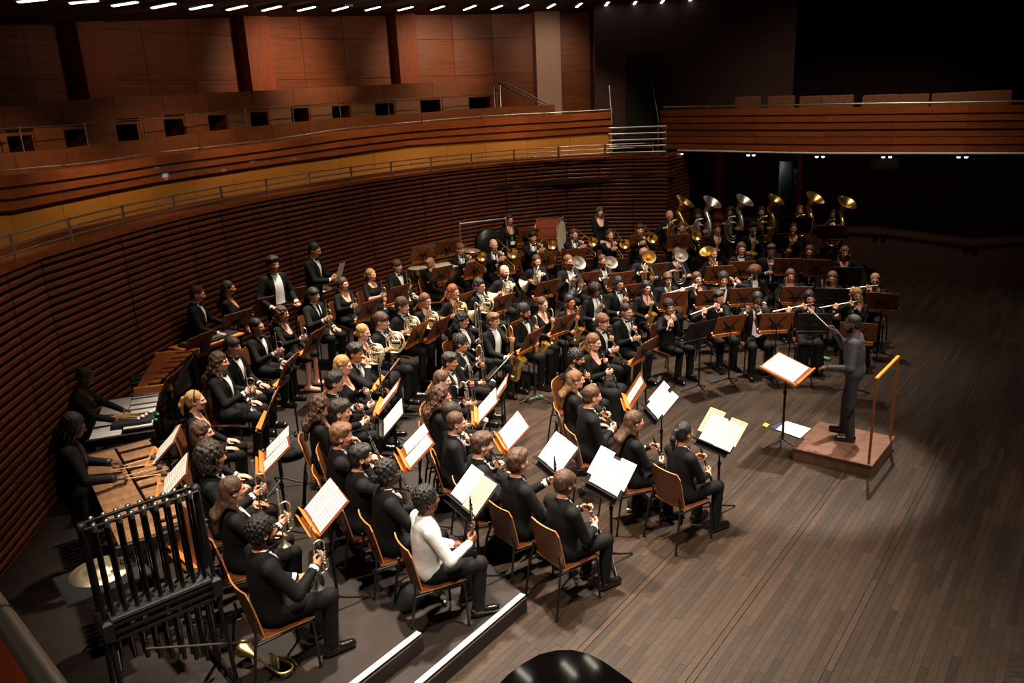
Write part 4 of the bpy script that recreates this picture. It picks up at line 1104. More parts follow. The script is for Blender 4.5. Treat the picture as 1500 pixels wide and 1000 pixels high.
# ------------------------------------------------------------------ chair and music stands
def grid_panel(m, fn, nu, nv, th, mi=0, me=1):     # a bent board: fn(u, v) gives a point; th its thickness along the normal
    P = np.array([[fn(u, v) for u in np.linspace(0, 1, nu)] for v in np.linspace(0, 1, nv)])
    du = np.gradient(P, axis=1); dv = np.gradient(P, axis=0); Nn = np.cross(du, dv); Nn /= np.linalg.norm(Nn, axis=2)[..., None]
    A = (P+Nn*th/2).reshape(-1, 3); Bq = (P-Nn*th/2).reshape(-1, 3); F = []; Fb = []
    for j in range(nv-1):
        for i in range(nu-1):
            a = j*nu+i; F.append((a, a+1, a+nu+1, a+nu)); Fb.append((a+nu, a+nu+1, a+1, a))
    m.add(A, F, mi, True); m.add(Bq, Fb, mi, True)
    loop = [i for i in range(nu)]+[j*nu+nu-1 for j in range(1, nv)]+[(nv-1)*nu+i for i in range(nu-2, -1, -1)]+[j*nu for j in range(nv-2, 0, -1)]
    n = len(loop); V = [A[i] for i in loop]+[Bq[i] for i in loop]
    m.add(V, [(i, n+i, n+(i+1) % n, (i+1) % n) for i in range(n)], me)
    return m
def rc(v, w_, e=.12):                              # half width with rounded ends
    return w_*(1-.16*max(0, (v-(1-e))/e)**2.2)
CHAIR = Spec()
m = grid_panel(MB(), lambda u, v: ((u-.5)*2*rc(v, .205), -.185+.43*v, .452+.012*math.cos((u-.5)*PI)*-1+(-.02*max(0, (v-.8)/.2)**2)+.012*(1-v)**4), 9, 8, .012)
CHAIR.part('seat', m, ['ply', 'ply_edge'])
m = grid_panel(MB(), lambda u, v: ((u-.5)*2*rc(v, .205, .10), -.185-.060*v-.022*v*v+.022*(2*u-1)**2, .462+.40*v), 9, 9, .012)
CHAIR.part('backrest', m, ['ply', 'ply_edge'])
for sx in (-1, 1):
    m = MB(); m.tube(bez([(sx*.19, .20, .425), (sx*.205, .215, .36), (sx*.215, .225, .01)], 4), .0115, 8); m.lathe([(.016, 0), (.016, .02), (.012, .025)], (sx*.215, .225, 0), n=8); CHAIR.part('leg', m, 'black_metal')
    m = MB(); m.tube(bez([(sx*.185, -.232, .60), (sx*.20, -.225, .50), (sx*.222, -.255, .38), (sx*.235, -.31, .01)], 4), .0115, 8); m.lathe([(.016, 0), (.016, .02), (.012, .025)], (sx*.235, -.31, 0), n=8); CHAIR.part('leg', m, 'black_metal')
    m = MB(); m.tube([(sx*.19, .20, .425), (sx*.20, -.24, .425)], .011, 8); CHAIR.part('side_tube', m, 'black_metal')
m = MB(); m.tube([(-.19, .10, .425), (.19, .10, .425)], .010, 6); CHAIR.part('cross_tube', m, 'black_metal')

def stand_spec(wood, dz=1.02, tilt=.62):
    s = Spec(); c, q = math.cos(tilt), math.sin(tilt)
    # desk: faces -Y and up; local axes X right, U up the slope
    Uv = np.array((0, q, c)); Nv = np.array((0, -c, q)); R = np.stack([np.array((1, 0, 0)), Uv, np.cross((1, 0, 0), Uv)], 1)
    ctr = np.array((0, .02, dz))
    m = MB(); m.box(ctr, (.52, .36, .011), R=R, bev=.004); desk = s.part('desk', m, 'desk_wood' if wood else 'black', 'desk')
    m = MB(); m.box(ctr-Uv*.178+Nv*.030, (.52, .010, .065), R=R, bev=.003); s.part('ledge', m, 'desk_lip' if wood else 'black_metal')
    m = MB(); m.box(ctr-Uv*.235+Nv*.018, (.44, .008, .075), R=R, bev=.003); m.box(ctr-Uv*.21-Nv*.012, (.44, .06, .006), R=R); s.part('tray', m, 'desk_lip' if wood else 'black_metal')
    m = MB(); o = ctr-Nv*.012
    for sx in (-1, 1): m.tube([o-Uv*.02+np.array((sx*.03, 0, 0)), o+Uv*.11+np.array((sx*.14, 0, 0))], .006, 5); m.tube([o-Uv*.02+np.array((sx*.03, 0, 0)), o-Uv*.12+np.array((sx*.13, 0, 0))], .006, 5)
    m.box(o-Nv*.012-Uv*.03, (.12, .05, .022), R=R, bev=.005); s.part('bracket', m, 'black_metal')
    kn = o-Nv*.03-Uv*.03; pz = kn[2]; py = kn[1]
    m = MB(); m.tube([(0, py, .55), (0, py, pz)], .010, 8); m.sph((0, py, pz), .018, 8); s.part('inner_tube', m, 'black_metal')
    m = MB(); m.tube([(0, py, .10), (0, py, .62)], .0145, 8); m.lathe([(.02, .60), (.02, .64)], (0, py, 0), n=8); s.part('pole', m, 'black_metal')
    for a in (PI/2, PI*7/6, PI*11/6):
        m = MB(); dx, dy = math.cos(a), math.sin(a)
        m.tube([(0, py, .12), (dx*.10, py+dy*.10, .075), (dx*.27, py+dy*.27, .018)], [.014, .012, .010], 6); m.sph((dx*.27, py+dy*.27, .016), .015, 6); s.part('leg', m, 'black_metal')
    s.frame = (ctr, Uv, Nv)
    return s
STANDS = {}
def stand(wood, dz, tilt):
    k = (wood, round(dz, 2), round(tilt, 2))
    if k not in STANDS: STANDS[k] = stand_spec(*k)
    return STANDS[k]
PAGES = {}
def pages(kind, frame):                            # sheet specs lying on a desk with this frame
    k = (kind, tuple(np.round(frame[0], 2)), round(frame[1][1], 2))
    if k in PAGES: return PAGES[k]
    ctr, Uv, Nv = frame; s = Spec(); X = np.array((1.0, 0, 0))
    def pg(x, u, w_, h, off=.011, mt='paper', rot=0.0, nm='page'):
        m = MB(); Y = Uv*math.cos(rot)+X*math.sin(rot); XX = X*math.cos(rot)-Uv*math.sin(rot)
        m.page(ctr+X*x+Uv*u+Nv*off, XX, Y, w_, h); s.part(nm, m, mt)
    if kind == 'double': pg(-.121, .012, .235, .33, rot=-.02); pg(.121, .008, .235, .33, rot=.015)
    elif kind == 'spread': pg(-.150, .035, .235, .32, rot=.03); pg(.112, .0, .235, .33, rot=-.03)
    elif kind == 'layered': pg(-.16, .06, .22, .30, .009, rot=.02); pg(.165, .055, .21, .28, .009, rot=-.02); pg(-.085, .0, .21, .31, .013); pg(.125, .0, .21, .31, .013)
    elif kind == 'single': pg(.0, .0, .24, .33)
    elif kind == 'cream': pg(-.15, .07, .22, .30, .009, 'paper_cream'); pg(.17, .05, .22, .29, .009, 'paper_cream'); pg(-.075, .0, .22, .32, .013); pg(.145, -.01, .22, .31, .013)
    elif kind == 'half_cream': pg(-.122, .012, .235, .33); pg(.125, .0, .24, .33, .011, 'paper_cream', -.02)
    PAGES[k] = s; return s

# ------------------------------------------------------------------ instruments, in the player's frame (facing +Y, mouth near 0, .158, 1.13)
MOUTH = np.array((0, .158, 1.13))
def bell_prof(r0, r1, L, n=9, p=2.6): return [(r0+(r1-r0)*(i/(n-1))**p, L*i/(n-1)) for i in range(n)]
def pipe(A, B, body, keys, r=.0125, bell=.031, bl=.09, mp='ebony', barrel=True, metal_tip=True):
    s = Spec(); A, B = np.array(A, float), np.array(B, float); d = nrm(B-A); L = np.linalg.norm(B-A)
    m = MB(); m.tube([A, A+d*.03, A+d*.085], [.005, .008, r], 8); s.part('mouthpiece', m, mp)
    m = MB(); m.tube([A+d*.085, A+d*.15, A+d*.151, B-d*bl], [r*1.15, r*1.1, r, r*1.12], 10); bd_ = s.part('body', m, body)
    if bell: m = MB(); m.lathe(bell_prof(r*1.15, bell, bl)+[(bell*.88, bl*.98), (r, bl*.4)], B-d*bl, d, 14); s.part('bell', m, body)
    m = MB(); a = nrm(np.cross(d, (1, 0, 0))); b = np.cross(d, a)
    for t in (.155, .45, .62, .965): p = A+d*L*t if t < .9 else B-d*bl; m.lathe([(r*1.25, -.006), (r*1.3, 0), (r*1.25, .006)], p, d, 10)
    for i in range(9):
        t = .2+.075*i; p = A+d*L*t-a*r*1.1; m.lathe([(.008, .004), (.009, 0), (0.001, .004)], p, -a, 8)
        if i % 2: m.tube([p+b*r*.9, p+b*r*1.1+d*.07], .0028, 5)
    for sg in (-1, 1): m.tube([A+d*L*.2+b*sg*r*1.05, A+d*L*.8+b*sg*r*1.05], .0026, 5)
    s.part('keywork', m, keys, sub=bd_, stuff=True); return s
def trumpet(mt='silver', bellmt=None, O=(.10, .37, 1.08), flu=False):
    # hanging upright: mouthpiece up, bell down
    s = Spec(); x, y, z = O; k = 1.18 if flu else 1.0
    m = MB(); m.lathe([(.013, 0), (.012, -.012), (.006, -.03), (.0055, -.08)], (x, y, z+.08), (0, 0, 1), 10); s.part('mouthpiece', m, 'silver')
    m = MB(); r = .0062*k
    m.tube(bez([(x, y, z), (x, y, z-.30), (x, y+.012, z-.335), (x, y+.045, z-.35), (x, y+.075, z-.335), (x, y+.088, z-.30), (x, y+.088, z-.17)], 5), r, 7)
    s.part('leadpipe', m, mt)
    m = MB(); pth = bez([(x, y+.088, z-.15), (x, y+.09, z-.10), (x, y+.075, z-.07), (x, y+.045, z-.058), (x, y+.012, z-.07), (x-.002, y, z-.10), (x-.022, y, z-.20), (x-.024, y, z-.40)], 5)
    n_ = len(pth); m.tube(pth, [r]*n_, 7); L = .14; m.lathe(bell_prof(r*1.05, .061*(1.15 if flu else 1), L), (x-.024, y, z-.36), (0, 0, -1), 16); m.lathe(bell_prof(r*.6, .057*(1.15 if flu else 1), L-.004), (x-.024, y, z-.36), (0, 0, -1), 16)
    s.part('bell', m, bellmt or mt)
    for i in range(3):
        m = MB(); zz = z-.17-.026*i
        m.tube([(x-.05, y+.045, zz), (x+.055, y+.045, zz)], .0105*k, 8); m.tube([(x+.055, y+.045, zz), (x+.085, y+.045, zz)], .003, 5); m.lathe([(.001, .004), (.009, .003), (.009, 0)], (x+.085, y+.045, zz), (1, 0, 0), 8); s.part('valve', m, mt)
    m = MB(); m.tube(bez([(x+.03, y+.05, z-.23), (x+.03, y+.05, z-.30), (x+.03, y+.075, z-.31), (x+.03, y+.09, z-.29), (x+.03, y+.09, z-.23)], 4), .0055, 6); s.part('slide', m, mt)
    return s
def horn(mt, O=(.10, .27, .93), tilt=.25):
    s = Spec(); O = np.array(O); f = np.array((0, 1, 0.0)); u = np.array((math.sin(tilt)*-1, 0, math.cos(tilt))); nx = np.cross(f, u)
    P = lambda a, r, k=0.0: O+r*(math.cos(a)*f+math.sin(a)*u)+nx*k
    m = MB(); m.lathe([(.012, 0), (.011, -.01), (.005, -.03), (.005, -.06)], MOUTH, nrm(MOUTH-P(2.1, .15)), 8); s.part('mouthpiece', m, 'silver')
    m = MB(); m.tube(bez([MOUTH-nrm(MOUTH-P(1.9, .15))*.05, P(1.9, .155), P(.9, .15), P(-.2, .145), P(-1.3, .145), P(-2.4, .14)], 5), .0068, 7); s.part('leadpipe', m, mt)
    for i, (r, k, a0, a1) in enumerate(((.135, .02, 0, 6.1), (.115, -.02, .4, 6.3), (.09, .025, 1, 6.6), (.065, -.005, .2, 5.6))):
        m = MB(); m.tube([P(a0+(a1-a0)*t, r*(1+.06*math.sin(3*t*PI)), k) for t in np.linspace(0, 1, 22)], .0075, 6); s.part('coil', m, mt)
    for i in range(4):
        m = MB(); c = O+f*(-.03+.03*i)+u*.01; m.lathe([(.017, -.022), (.019, -.02), (.019, .02), (.010, .024)], c+nx*.01, nx, 10); s.part('valve', m, mt)
    m = MB()
    for i in range(4):
        c = O+f*(-.045+.03*i); m.tube(bez([c-u*.03+nx*.035, c-u*.09+nx*.035, c-u*.105+f*.01+nx*.035, c-u*.09+f*.02+nx*.035, c-u*.03+f*.02+nx*.035], 3), .005, 5)
    s.part('slides', m, mt, stuff=True)
    m = MB(); bd = nrm(np.array((.55, -.55, -.42))); b0 = P(-2.0, .15, .03); path = bez([P(-.4, .155, .01), P(-1.2, .158, .02), P(-2.0, .16, .035), P(-2.4, .155, .06)], 4)
    m.tube(path, np.linspace(.009, .022, len(path)), 8); e = path[-1]; m.lathe(bell_prof(.022, .150, .20, 11, 2.3), e, bd, 20); m.lathe(bell_prof(.018, .146, .197, 11, 2.3), e, bd, 20); s.part('bell', m, mt)
    return s
def flute(A, B, mt='silver'):
    s = Spec(); A, B = np.array(A, float), np.array(B, float); d = nrm(B-A); L = np.linalg.norm(B-A)
    m = MB(); m.tube([A-d*.04, A-d*.035, A+d*.17], [.006, .0105, .0105], 10); m.box(A+np.array((0, -.004, .009)), (.026, .018, .005)); s.part('head_joint', m, mt)
    m = MB(); m.tube([A+d*.17, B], .0105, 10)
    for t in (.26, .8, .99): m.lathe([(.0125, -.008), (.013, 0), (.0125, .008)], A+d*L*t, d, 10)
    s.part('body', m, mt); m = MB(); a = nrm(np.cross(d, np.cross((0, 0, 1), d)))
    for i in range(12): m.lathe([(.0085, .004), (.009, 0), (.001, .005)], A+d*L*(.32+.052*i)+a*.012, a, 8)
    m.tube([A+d*L*.3+nrm(np.cross(d, a))*.011, A+d*L*.95+nrm(np.cross(d, a))*.011], .0028, 5); s.part('keywork', m, mt, stuff=True); return s
def sax(kind, mt='brass'):
    s = Spec(); sc = dict(alto=.86, tenor=1.05, bari=1.3)[kind]; x = .02
    top = np.array((x, .30, 1.075)); 
    m = MB(); m.tube([MOUTH, MOUTH+np.array((0, .03, .004)), MOUTH+np.array((0, .07, .01))], [.006, .010, .012], 8); s.part('mouthpiece', m, 'ebony')
    if kind == 'bari':
        nk = [MOUTH+np.array((0, .06, .01)), (x, .26, 1.16), (x, .30, 1.16), (x, .33, 1.10), (x, .33, 1.00), (x, .36, .96), (x+.0, .40, 1.0), (x, .40, 1.12), (x, .43, 1.17), (x, .46, 1.12)]; b0 = np.array((x, .46, 1.12)); b1 = np.array((x+.09, .46, .42))
    else:
        nk = [MOUTH+np.array((0, .06, .01)), MOUTH+np.array((x*.3, .10, .03)), (x*.8, .285, 1.15), (x, .305, 1.10), (x, .303, 1.06)]; b0 = np.array((x, .303, 1.06)); b1 = b0+np.array((.10, .03, -.50*sc))
    p = bez(nk, 5); m = MB(); m.tube(p, np.linspace(.0075, .0125, len(p)), 8); s.part('neck', m, 'silver' if kind == 'tenor' else mt)
    d = nrm(b1-b0); m = MB(); r0, r1 = .0130, .030*sc
    m.tube([b0, b0*.7+b1*.3, b1], [r0, r0*.6+r1*.4, r1], 10)
    f = np.array((.05, 1, 0)); f = nrm(f-d*(f@d))
    bow = bez([b1, b1+d*.045*sc+f*.012*sc, b1+d*.065*sc+f*.055*sc, b1+d*.045*sc+f*.10*sc, b1+f*.112*sc], 4)
    m.tube(bow, np.linspace(r1, r1*1.3, len(bow)), 10); s.part('body', m, mt)
    m = MB(); e = bow[-1]; bd = nrm(-d*.86+f*.42); m.tube([e, e-d*.10*sc+f*.005], [r1*1.3, r1*1.5], 12); m.lathe(bell_prof(r1*1.5, .062*sc+.01, .13*sc, 9, 2.2), e-d*.10*sc+f*.005, bd, 18); m.lathe(bell_prof(r1*1.3, .059*sc+.01, .128*sc, 9, 2.2), e-d*.10*sc+f*.005, bd, 18); s.part('bell', m, mt)
    m = MB(); sd = np.cross(d, f)
    for i in range(11):
        t = .12+.075*i; rr = r0+(r1-r0)*t; q = b0+(b1-b0)*t; a = f if i % 3 else sd; m.lathe([(.010+.006*t, .006), (.011+.006*t, 0), (.001, .008)], q+a*(rr+.002), a, 8)
    for sg in (-1, 1): m.tube([b0+(b1-b0)*.1+f*.02+sd*sg*.012, b0+(b1-b0)*.92+f*.036*sc+sd*sg*.012], .003, 5)
    for q in (.2, .5): m.lathe([(.020, .004), (.021, 0), (.001, .008)], e-d*(.05+.09*q)*sc-f*.0+sd*(r1*1.45), sd, 8)
    s.part('keywork', m, mt, stuff=True); return s
def bass_clarinet(contra=False):
    s = Spec(); x = .02; zb = .20 if not contra else .10
    m = MB(); m.tube([MOUTH, MOUTH+np.array((0, .03, .0)), MOUTH+np.array((0, .075, -.006))], [.006, .010, .013], 8); s.part('mouthpiece', m, 'ebony')
    if contra: nk = [MOUTH+np.array((0, .07, -.006)), (x, .27, 1.10), (x, .30, 1.16), (x, .30, 1.46), (x, .33, 1.50), (x, .36, 1.46)]; top = np.array((x, .36, 1.46))
    else: nk = [MOUTH+np.array((0, .07, -.006)), (x, .26, 1.105), (x, .285, 1.13), (x, .30, 1.17), (x, .33, 1.185), (x, .352, 1.16), (x, .356, 1.12)]; top = np.array((x, .356, 1.12))
    p = bez(nk, 5); m = MB(); m.tube(p, .0125, 8); s.part('neck', m, 'silver')
    bot = np.array((x+.02, .40, zb+.12)); m = MB(); m.tube([top, top*.5+bot*.5, bot], [.0165, .0165, .018], 10); s.part('body', m, 'ebony')
    p = bez([bot, bot+np.array((0, .005, -.06)), bot+np.array((0, .04, -.095)), bot+np.array((0, .08, -.07)), bot+np.array((0, .095, -.02))], 4); m = MB(); m.tube(p, np.linspace(.018, .026, len(p)), 10); m.lathe(bell_prof(.026, .062, .10), p[-1], (0, .35, .93), 16); m.lathe(bell_prof(.024, .059, .098), p[-1], (0, .35, .93), 16); s.part('bell', m, 'silver')
    m = MB(); m.tube([bot+np.array((0, .03, -.09)), (bot[0], bot[1]+.02, .0)], .004, 5); s.part('floor_peg', m, 'silver')
    m = MB(); d = nrm(bot-top); L = np.linalg.norm(bot-top)
    for i in range(15):
        q = top+d*L*(.06+.062*i); a = nrm(np.array(((i % 3-1)*.8, -.5 if i % 2 else .9, 0))); m.lathe([(.011, .007), (.0125, 0), (.001, .009)], q+a*.019, a, 8)
    for a in ((.022, 0, 0), (-.022, 0, 0), (0, .022, 0), (.015, -.018, 0)): m.tube([top+d*L*.06+np.array(a), top+d*L*.94+np.array(a)], .0036, 5)
    for t in (.02, .34, .62, .96): m.lathe([(.021, -.008), (.022, 0), (.021, .008)], top+d*L*t, d, 10)
    s.part('keywork', m, 'silver', stuff=True); return s
def trombone(mt='brass'):
    s = Spec(); a = nrm(np.array((.05, 1, -.22))); A = MOUTH
    m = MB(); m.lathe([(.014, 0), (.012, .014), (.006, .035), (.006, .07)], A, a, 10); s.part('mouthpiece', m, 'silver')
    off = np.array((0, 0, -.085)); m = MB(); m.tube([A+a*.06, A+a*.75], .0072, 7); m.tube([A+a*.10+off, A+a*.75+off], .0072, 7); m.tube([A+a*.12, A+a*.12+off], .005, 6); s.part('inner_slide', m, 'silver')
    m = MB(); m.tube(bez([A+a*.40, A+a*.86, A+a*.905+off*.2, A+a*.92+off*.5, A+a*.905+off*.8, A+a*.86+off, A+a*.40+off], 4), .0085, 7); m.tube([A+a*.42, A+a*.42+off], .005, 6); s.part('outer_slide', m, mt)
    lx = np.array((-.14, 0, .02)); m = MB(); pth = bez([A+a*.10+off, A+a*.05+off*1.0, A+a*-.02+off*.9+lx*.1, A+a*-.12+lx*.5, A-a*.25+lx+np.array((0, 0, -.02)), A-a*.30+lx+np.array((0, 0, .03)), A-a*.27+lx+np.array((0, 0, .085)), A-a*.10+lx+np.array((0, 0, .085)), A+a*.15+lx+np.array((0, 0, .085))], 5)
    m.tube(pth, .0085, 7); s.part('tuning_slide', m, mt)
    e = pth[-1]; m = MB(); m.lathe(bell_prof(.010, .108, .40, 12, 4.2), e, a, 20); m.lathe(bell_prof(.008, .105, .397, 12, 4.2), e, a, 20); s.part('bell', m, mt)
    m = MB(); m.tube([A+a*.12+off*.5, e+a*.0], .005, 6); s.part('brace', m, 'silver'); return s
def low_brass(mt, big=1.0, bell_at=(-.06, .24, 1.30), bell_dir=(.0, .62, .78), br=.145, c=(.0, .27, .80), front=0.0):
    s = Spec(); c = np.array(c); k = big
    P = lambda a, ra, rb, y=0.0: c+np.array((ra*math.cos(a), y, rb*math.sin(a)))
    m = MB(); top = P(1.2, .14*k, .22*k, -.03); m.lathe([(.016, 0), (.014, .012), (.007, .035), (.007, .06)], MOUTH+np.array((0, .0, 0)), nrm(top-MOUTH), 10); s.part('mouthpiece', m, 'silver')
    m = MB(); m.tube(bez([MOUTH+nrm(top-MOUTH)*.05, MOUTH*.35+top*.65+np.array((.03, .02, 0)), P(.9, .15*k, .2*k), P(.2, .15*k, .2*k), P(-.4, .13*k, .19*k)], 5), .009*k, 7); s.part('leadpipe', m, mt)
    for (ra, rb, r0, r1, y, a0, a1) in ((.135, .21, .013, .022, .03, PI*.55, -PI*1.0), (.105, .165, .011, .012, -.02, PI*.4, -PI*1.3), (.07, .115, .0095, .0105, .01, PI*.6, -PI*1.35)):
        m = MB(); m.tube([P(a0+(a1-a0)*t, ra*k, rb*k, y*k) for t in np.linspace(0, 1, 24)], np.linspace(r0, r1, 24)*k, 8); s.part('tubing', m, mt)
    for i in range(3):
        m = MB(); x = c[0]+(.02+.035*i)*k; m.tube([(x, c[1]-.03*k, c[2]-.08*k), (x, c[1]-.03*k, c[2]+.10*k)], .015*k, 9); m.tube([(x, c[1]-.03*k, c[2]+.10*k), (x, c[1]-.03*k, c[2]+.135*k)], .004, 5); m.lathe([(.001, .005), (.011, .003), (.011, 0)], (x, c[1]-.03*k, c[2]+.135*k), n=8); s.part('valve', m, mt)
    bell_at = np.array(bell_at, float); bd = nrm(bell_dir); b0 = P(PI, .135*k, .21*k, .03*k)
    if bell_at[0] < c[0] or k < 1.2: b1_ = P(PI*1.25, .135*k, .21*k, .03*k)
    pth = bez([b1_, b0, b0*.55+bell_at*.45-bd*.06, bell_at-bd*.16*k], 6)
    m = MB(); m.tube(pth, np.linspace(.022*k, .040*k, len(pth)), 10); L = .20*k
    m.lathe(bell_prof(.040*k, br, L, 11, 2.4), bell_at-bd*.17*k, bd, 22); m.lathe(bell_prof(.036*k, br*.97, L*.985, 11, 2.4), bell_at-bd*.17*k, bd, 22); m.lathe([(br, L-.002), (br*1.02, L), (br, L+.003)], bell_at-bd*.17*k, bd, 22)
    s.part('bell', m, mt); return s
INSTR = {}
def instr(key):
    if key in INSTR: return INSTR[key]
    if key == 'clarinet': v = pipe(MOUTH, (.0, .43, .60), 'ebony', 'silver')
    elif key == 'oboe': v = pipe(MOUTH, (.0, .45, .57), 'ebony', 'silver', .010, .020, .06)
    elif key == 'english_horn': v = pipe(MOUTH, (.02, .45, .44), 'bassoon_wood', 'silver', .0125, .026, .09)
    elif key == 'clarinet_rest': v = pipe((.10, .40, 1.19), (.12, .40, .58), 'ebony', 'silver')
    elif key == 'clarinet_lap': v = pipe((.01, .27, 1.00), (.06, .46, .46), 'ebony', 'silver')
    elif key == 'clarinet_cross': v = pipe((-.12, .38, .72), (.40, .52, .86), 'ebony', 'silver')
    elif key == 'trumpet': v = trumpet('silver')
    elif key == 'trumpet_brass': v = trumpet('pale_brass')
    elif key == 'horn': v = horn('pale_brass')
    elif key == 'horn_gold': v = horn('brass')
    elif key == 'flute': v = flute(MOUTH+np.array((-.02, .008, .004)), (.60, .25, 1.02))
    elif key == 'flute_fwd': v = flute(MOUTH+np.array((.0, .012, .004)), (.50, .52, 1.00))
    elif key == 'flute_up': v = flute((.16, .42, 1.22), (.10, .40, .58))
    elif key == 'piccolo': v = flute(MOUTH+np.array((-.02, .008, .004)), (.27, .20, 1.10), 'ebony')
    elif key in ('alto', 'tenor', 'bari'): v = sax(key)
    elif key == 'bass_clarinet': v = bass_clarinet()
    elif key == 'contra': v = bass_clarinet(True)
    elif key == 'trombone': v = trombone()
    elif key == 'euph_silver': v = low_brass('silver', .88, (.0, .33, 1.22), (.05, .80, .60), .140, (.0, .26, .82))
    elif key == 'euph_gold': v = low_brass('brass', .88, (.0, .33, 1.22), (.05, .80, .60), .140, (.0, .26, .82))
    elif key == 'baritone_gold': v = low_brass('brass', .95, (.22, .24, 1.30), (.45, .35, .82), .15, (.04, .27, .82))
    elif key == 'tuba_gold': v = low_brass('brass_dark', 1.45, (-.26, .20, 1.50), (-.46, .34, .82), .225, (-.04, .30, .86))
    elif key == 'tuba_silver': v = low_brass('silver', 1.45, (-.26, .20, 1.48), (-.46, .34, .82), .225, (-.04, .30, .86))
    INSTR[key] = v; return v

# ------------------------------------------------------------------ seated poses
def grip(G, d, n, kind='curl', off=.026, back=.085):
    d = nrm(d); n = nrm(n); return (np.array(G)-d*back-n*off, d, n, kind)
LAP_R = ((.13, .28, .635), (-.1, 1, -.12), (0, 0, -1), 'relax'); LAP_L = ((-.13, .28, .635), (.1, 1, -.12), (0, 0, -1), 'relax')
def two_on(A, B, fl, fr):
    A, B = np.array(A), np.array(B); return dict(L=grip(A+(B-A)*fl, (.45, .85, .15), (.85, -.45, .1)), R=grip(A+(B-A)*fr, (-.45, .85, .15), (-.85, -.45, .1)))
POSES = {
    'clarinet': dict(**two_on(MOUTH, (0, .43, .60), .34, .62), head=(-.15, 0, 0), lean=.06),
    'clarinet_lap': dict(**two_on((.01, .27, 1.0), (.06, .46, .46), .25, .55), head=(-.12, 0, 0), lean=.03),
    'clarinet_rest': dict(R=grip((.115, .40, .80), (-.35, .9, .3), (-.9, -.35, 0)), L=LAP_L, head=(-.05, 0, 0), lean=.02),
    'clarinet_two': dict(R=grip((.115, .40, .74), (-.35, .9, .3), (-.9, -.35, 0)), L=grip((.10, .40, .93), (.5, .8, .2), (.6, -.7, 0)), head=(-.05, .1, 0), lean=.02),
    'hand_face': dict(R=((.07, .24, 1.05), (-.25, -.1, 1), (.1, -1, .1), 'hold'), L=((-.10, .32, .68), (.3, .9, .2), (.5, 0, -1), 'hold'), head=(-.1, -.1, .05), lean=.08),
    'hand_ear': dict(L=((-.17, .12, 1.12), (.1, -.15, 1), (1, -.3, 0), 'hold'), R=LAP_R, head=(-.05, 0, 0), lean=.02),
    'idle': dict(R=LAP_R, L=LAP_L, head=(-.06, 0, 0), lean=.02),
    'arm_side': dict(R=LAP_R, L=((-.42, .05, .95), (-.9, .3, -.2), (0, 0, -1), 'relax'), pole_L=(-.3, -.4, -1), head=(-.05, 1.1, 0), lean=.02),
    'trumpet': dict(R=grip((.10, .41, .86), (-.3, .9, .25), (-.9, -.3, 0), 'hold'), L=LAP_L, head=(-.05, 0, 0), lean=.0),
    'trumpet_two': dict(R=grip((.12, .41, .90), (-.3, .9, .25), (-.9, -.3, 0), 'hold'), L=grip((.07, .41, .80), (.5, .8, .2), (.8, -.5, 0), 'curl'), head=(-.08, 0, 0), lean=.02),
    'horn': dict(L=grip((.02, .29, .97), (.7, .6, .2), (.3, .2, -1), 'hold'), R=((.20, .13, .80), (.25, .75, .25), (-.5, -.2, .8), 'hold'), head=(-.14, 0, 0), lean=.05),
    'flute': dict(L=grip((.13, .185, 1.107), (.62, -.35, .55), (-.25, -.75, .55), 'curl', .022), R=grip((.33, .215, 1.068), (-.30, -.30, .85), (-.1, -.95, -.25), 'curl', .022), head=(-.10, .12, .08), lean=.04, pole_L=(-.3, .5, -1), pole_R=(.9, -.3, -.6)),
    'flute_fwd': dict(L=grip((.12, .255, 1.10), (.5, .2, .6), (.45, -.6, .55), 'curl', .022), R=grip((.27, .365, 1.06), (.0, .1, .9), (-.7, -.65, -.1), 'curl', .022), head=(-.10, -.35, .05), lean=.04),
    'flute_up': dict(R=grip((.12, .41, .74), (-.3, .9, .2), (-.9, -.3, 0)), L=LAP_L, head=(-.15, 0, 0), lean=.02),
    'piccolo': dict(L=grip((.06, .175, 1.125), (.45, -.35, .7), (-.2, -.8, .5), 'curl', .022), R=grip((.17, .19, 1.11), (-.3, -.3, .85), (-.2, -.95, -.2), 'curl', .022), head=(-.12, .05, 0), lean=.05),
    'sax': dict(L=grip((.035, .31, .97), (.4, .85, .2), (.8, -.5, .1)), R=grip((.09, .33, .72), (-.35, .9, .1), (-.9, -.35, 0)), head=(-.12, 0, 0), lean=.05),
    'bari': dict(L=grip((.04, .47, .96), (.4, .9, .2), (.8, -.5, .1)), R=grip((.09, .47, .68), (-.35, .9, .1), (-.9, -.35, 0)), head=(-.08, 0, 0), lean=.06),
    'bass_clarinet': dict(L=grip((.025, .36, .90), (.4, .9, .2), (.8, -.5, .1)), R=grip((.03, .38, .62), (-.35, .9, .0), (-.9, -.35, 0)), head=(-.12, 0, 0), lean=.05),
    'trombone': dict(L=((-.09, .24, 1.05), (.5, .7, .35), (1, 0, -.2), 'curl'), R=((.10, .50, .97), (-.35, .8, .35), (-.8, -.3, .3), 'hold'), head=(-.08, 0, 0), lean=.04),
    'euph': dict(L=((-.16, .26, .78), (.8, .5, .1), (.5, -.6, 0), 'curl'), R=((.17, .24, .90), (-.55, .3, .25), (-.5, .2, -1), 'hold'), head=(-.05, 0, 0), lean=.0),
    'tuba': dict(L=((-.20, .28, .86), (.8, .5, .1), (.5, -.6, 0), 'curl'), R=((.24, .26, .98), (-.5, .4, .2), (-.5, .1, -1), 'hold'), head=(-.0, 0, 0), lean=-.02),
}
BODIES = {}
def get_body(pose, fem, dress):
    k = (pose, fem, dress)
    if k not in BODIES: BODIES[k] = body(POSES[pose], fem, dress)
    return BODIES[k]

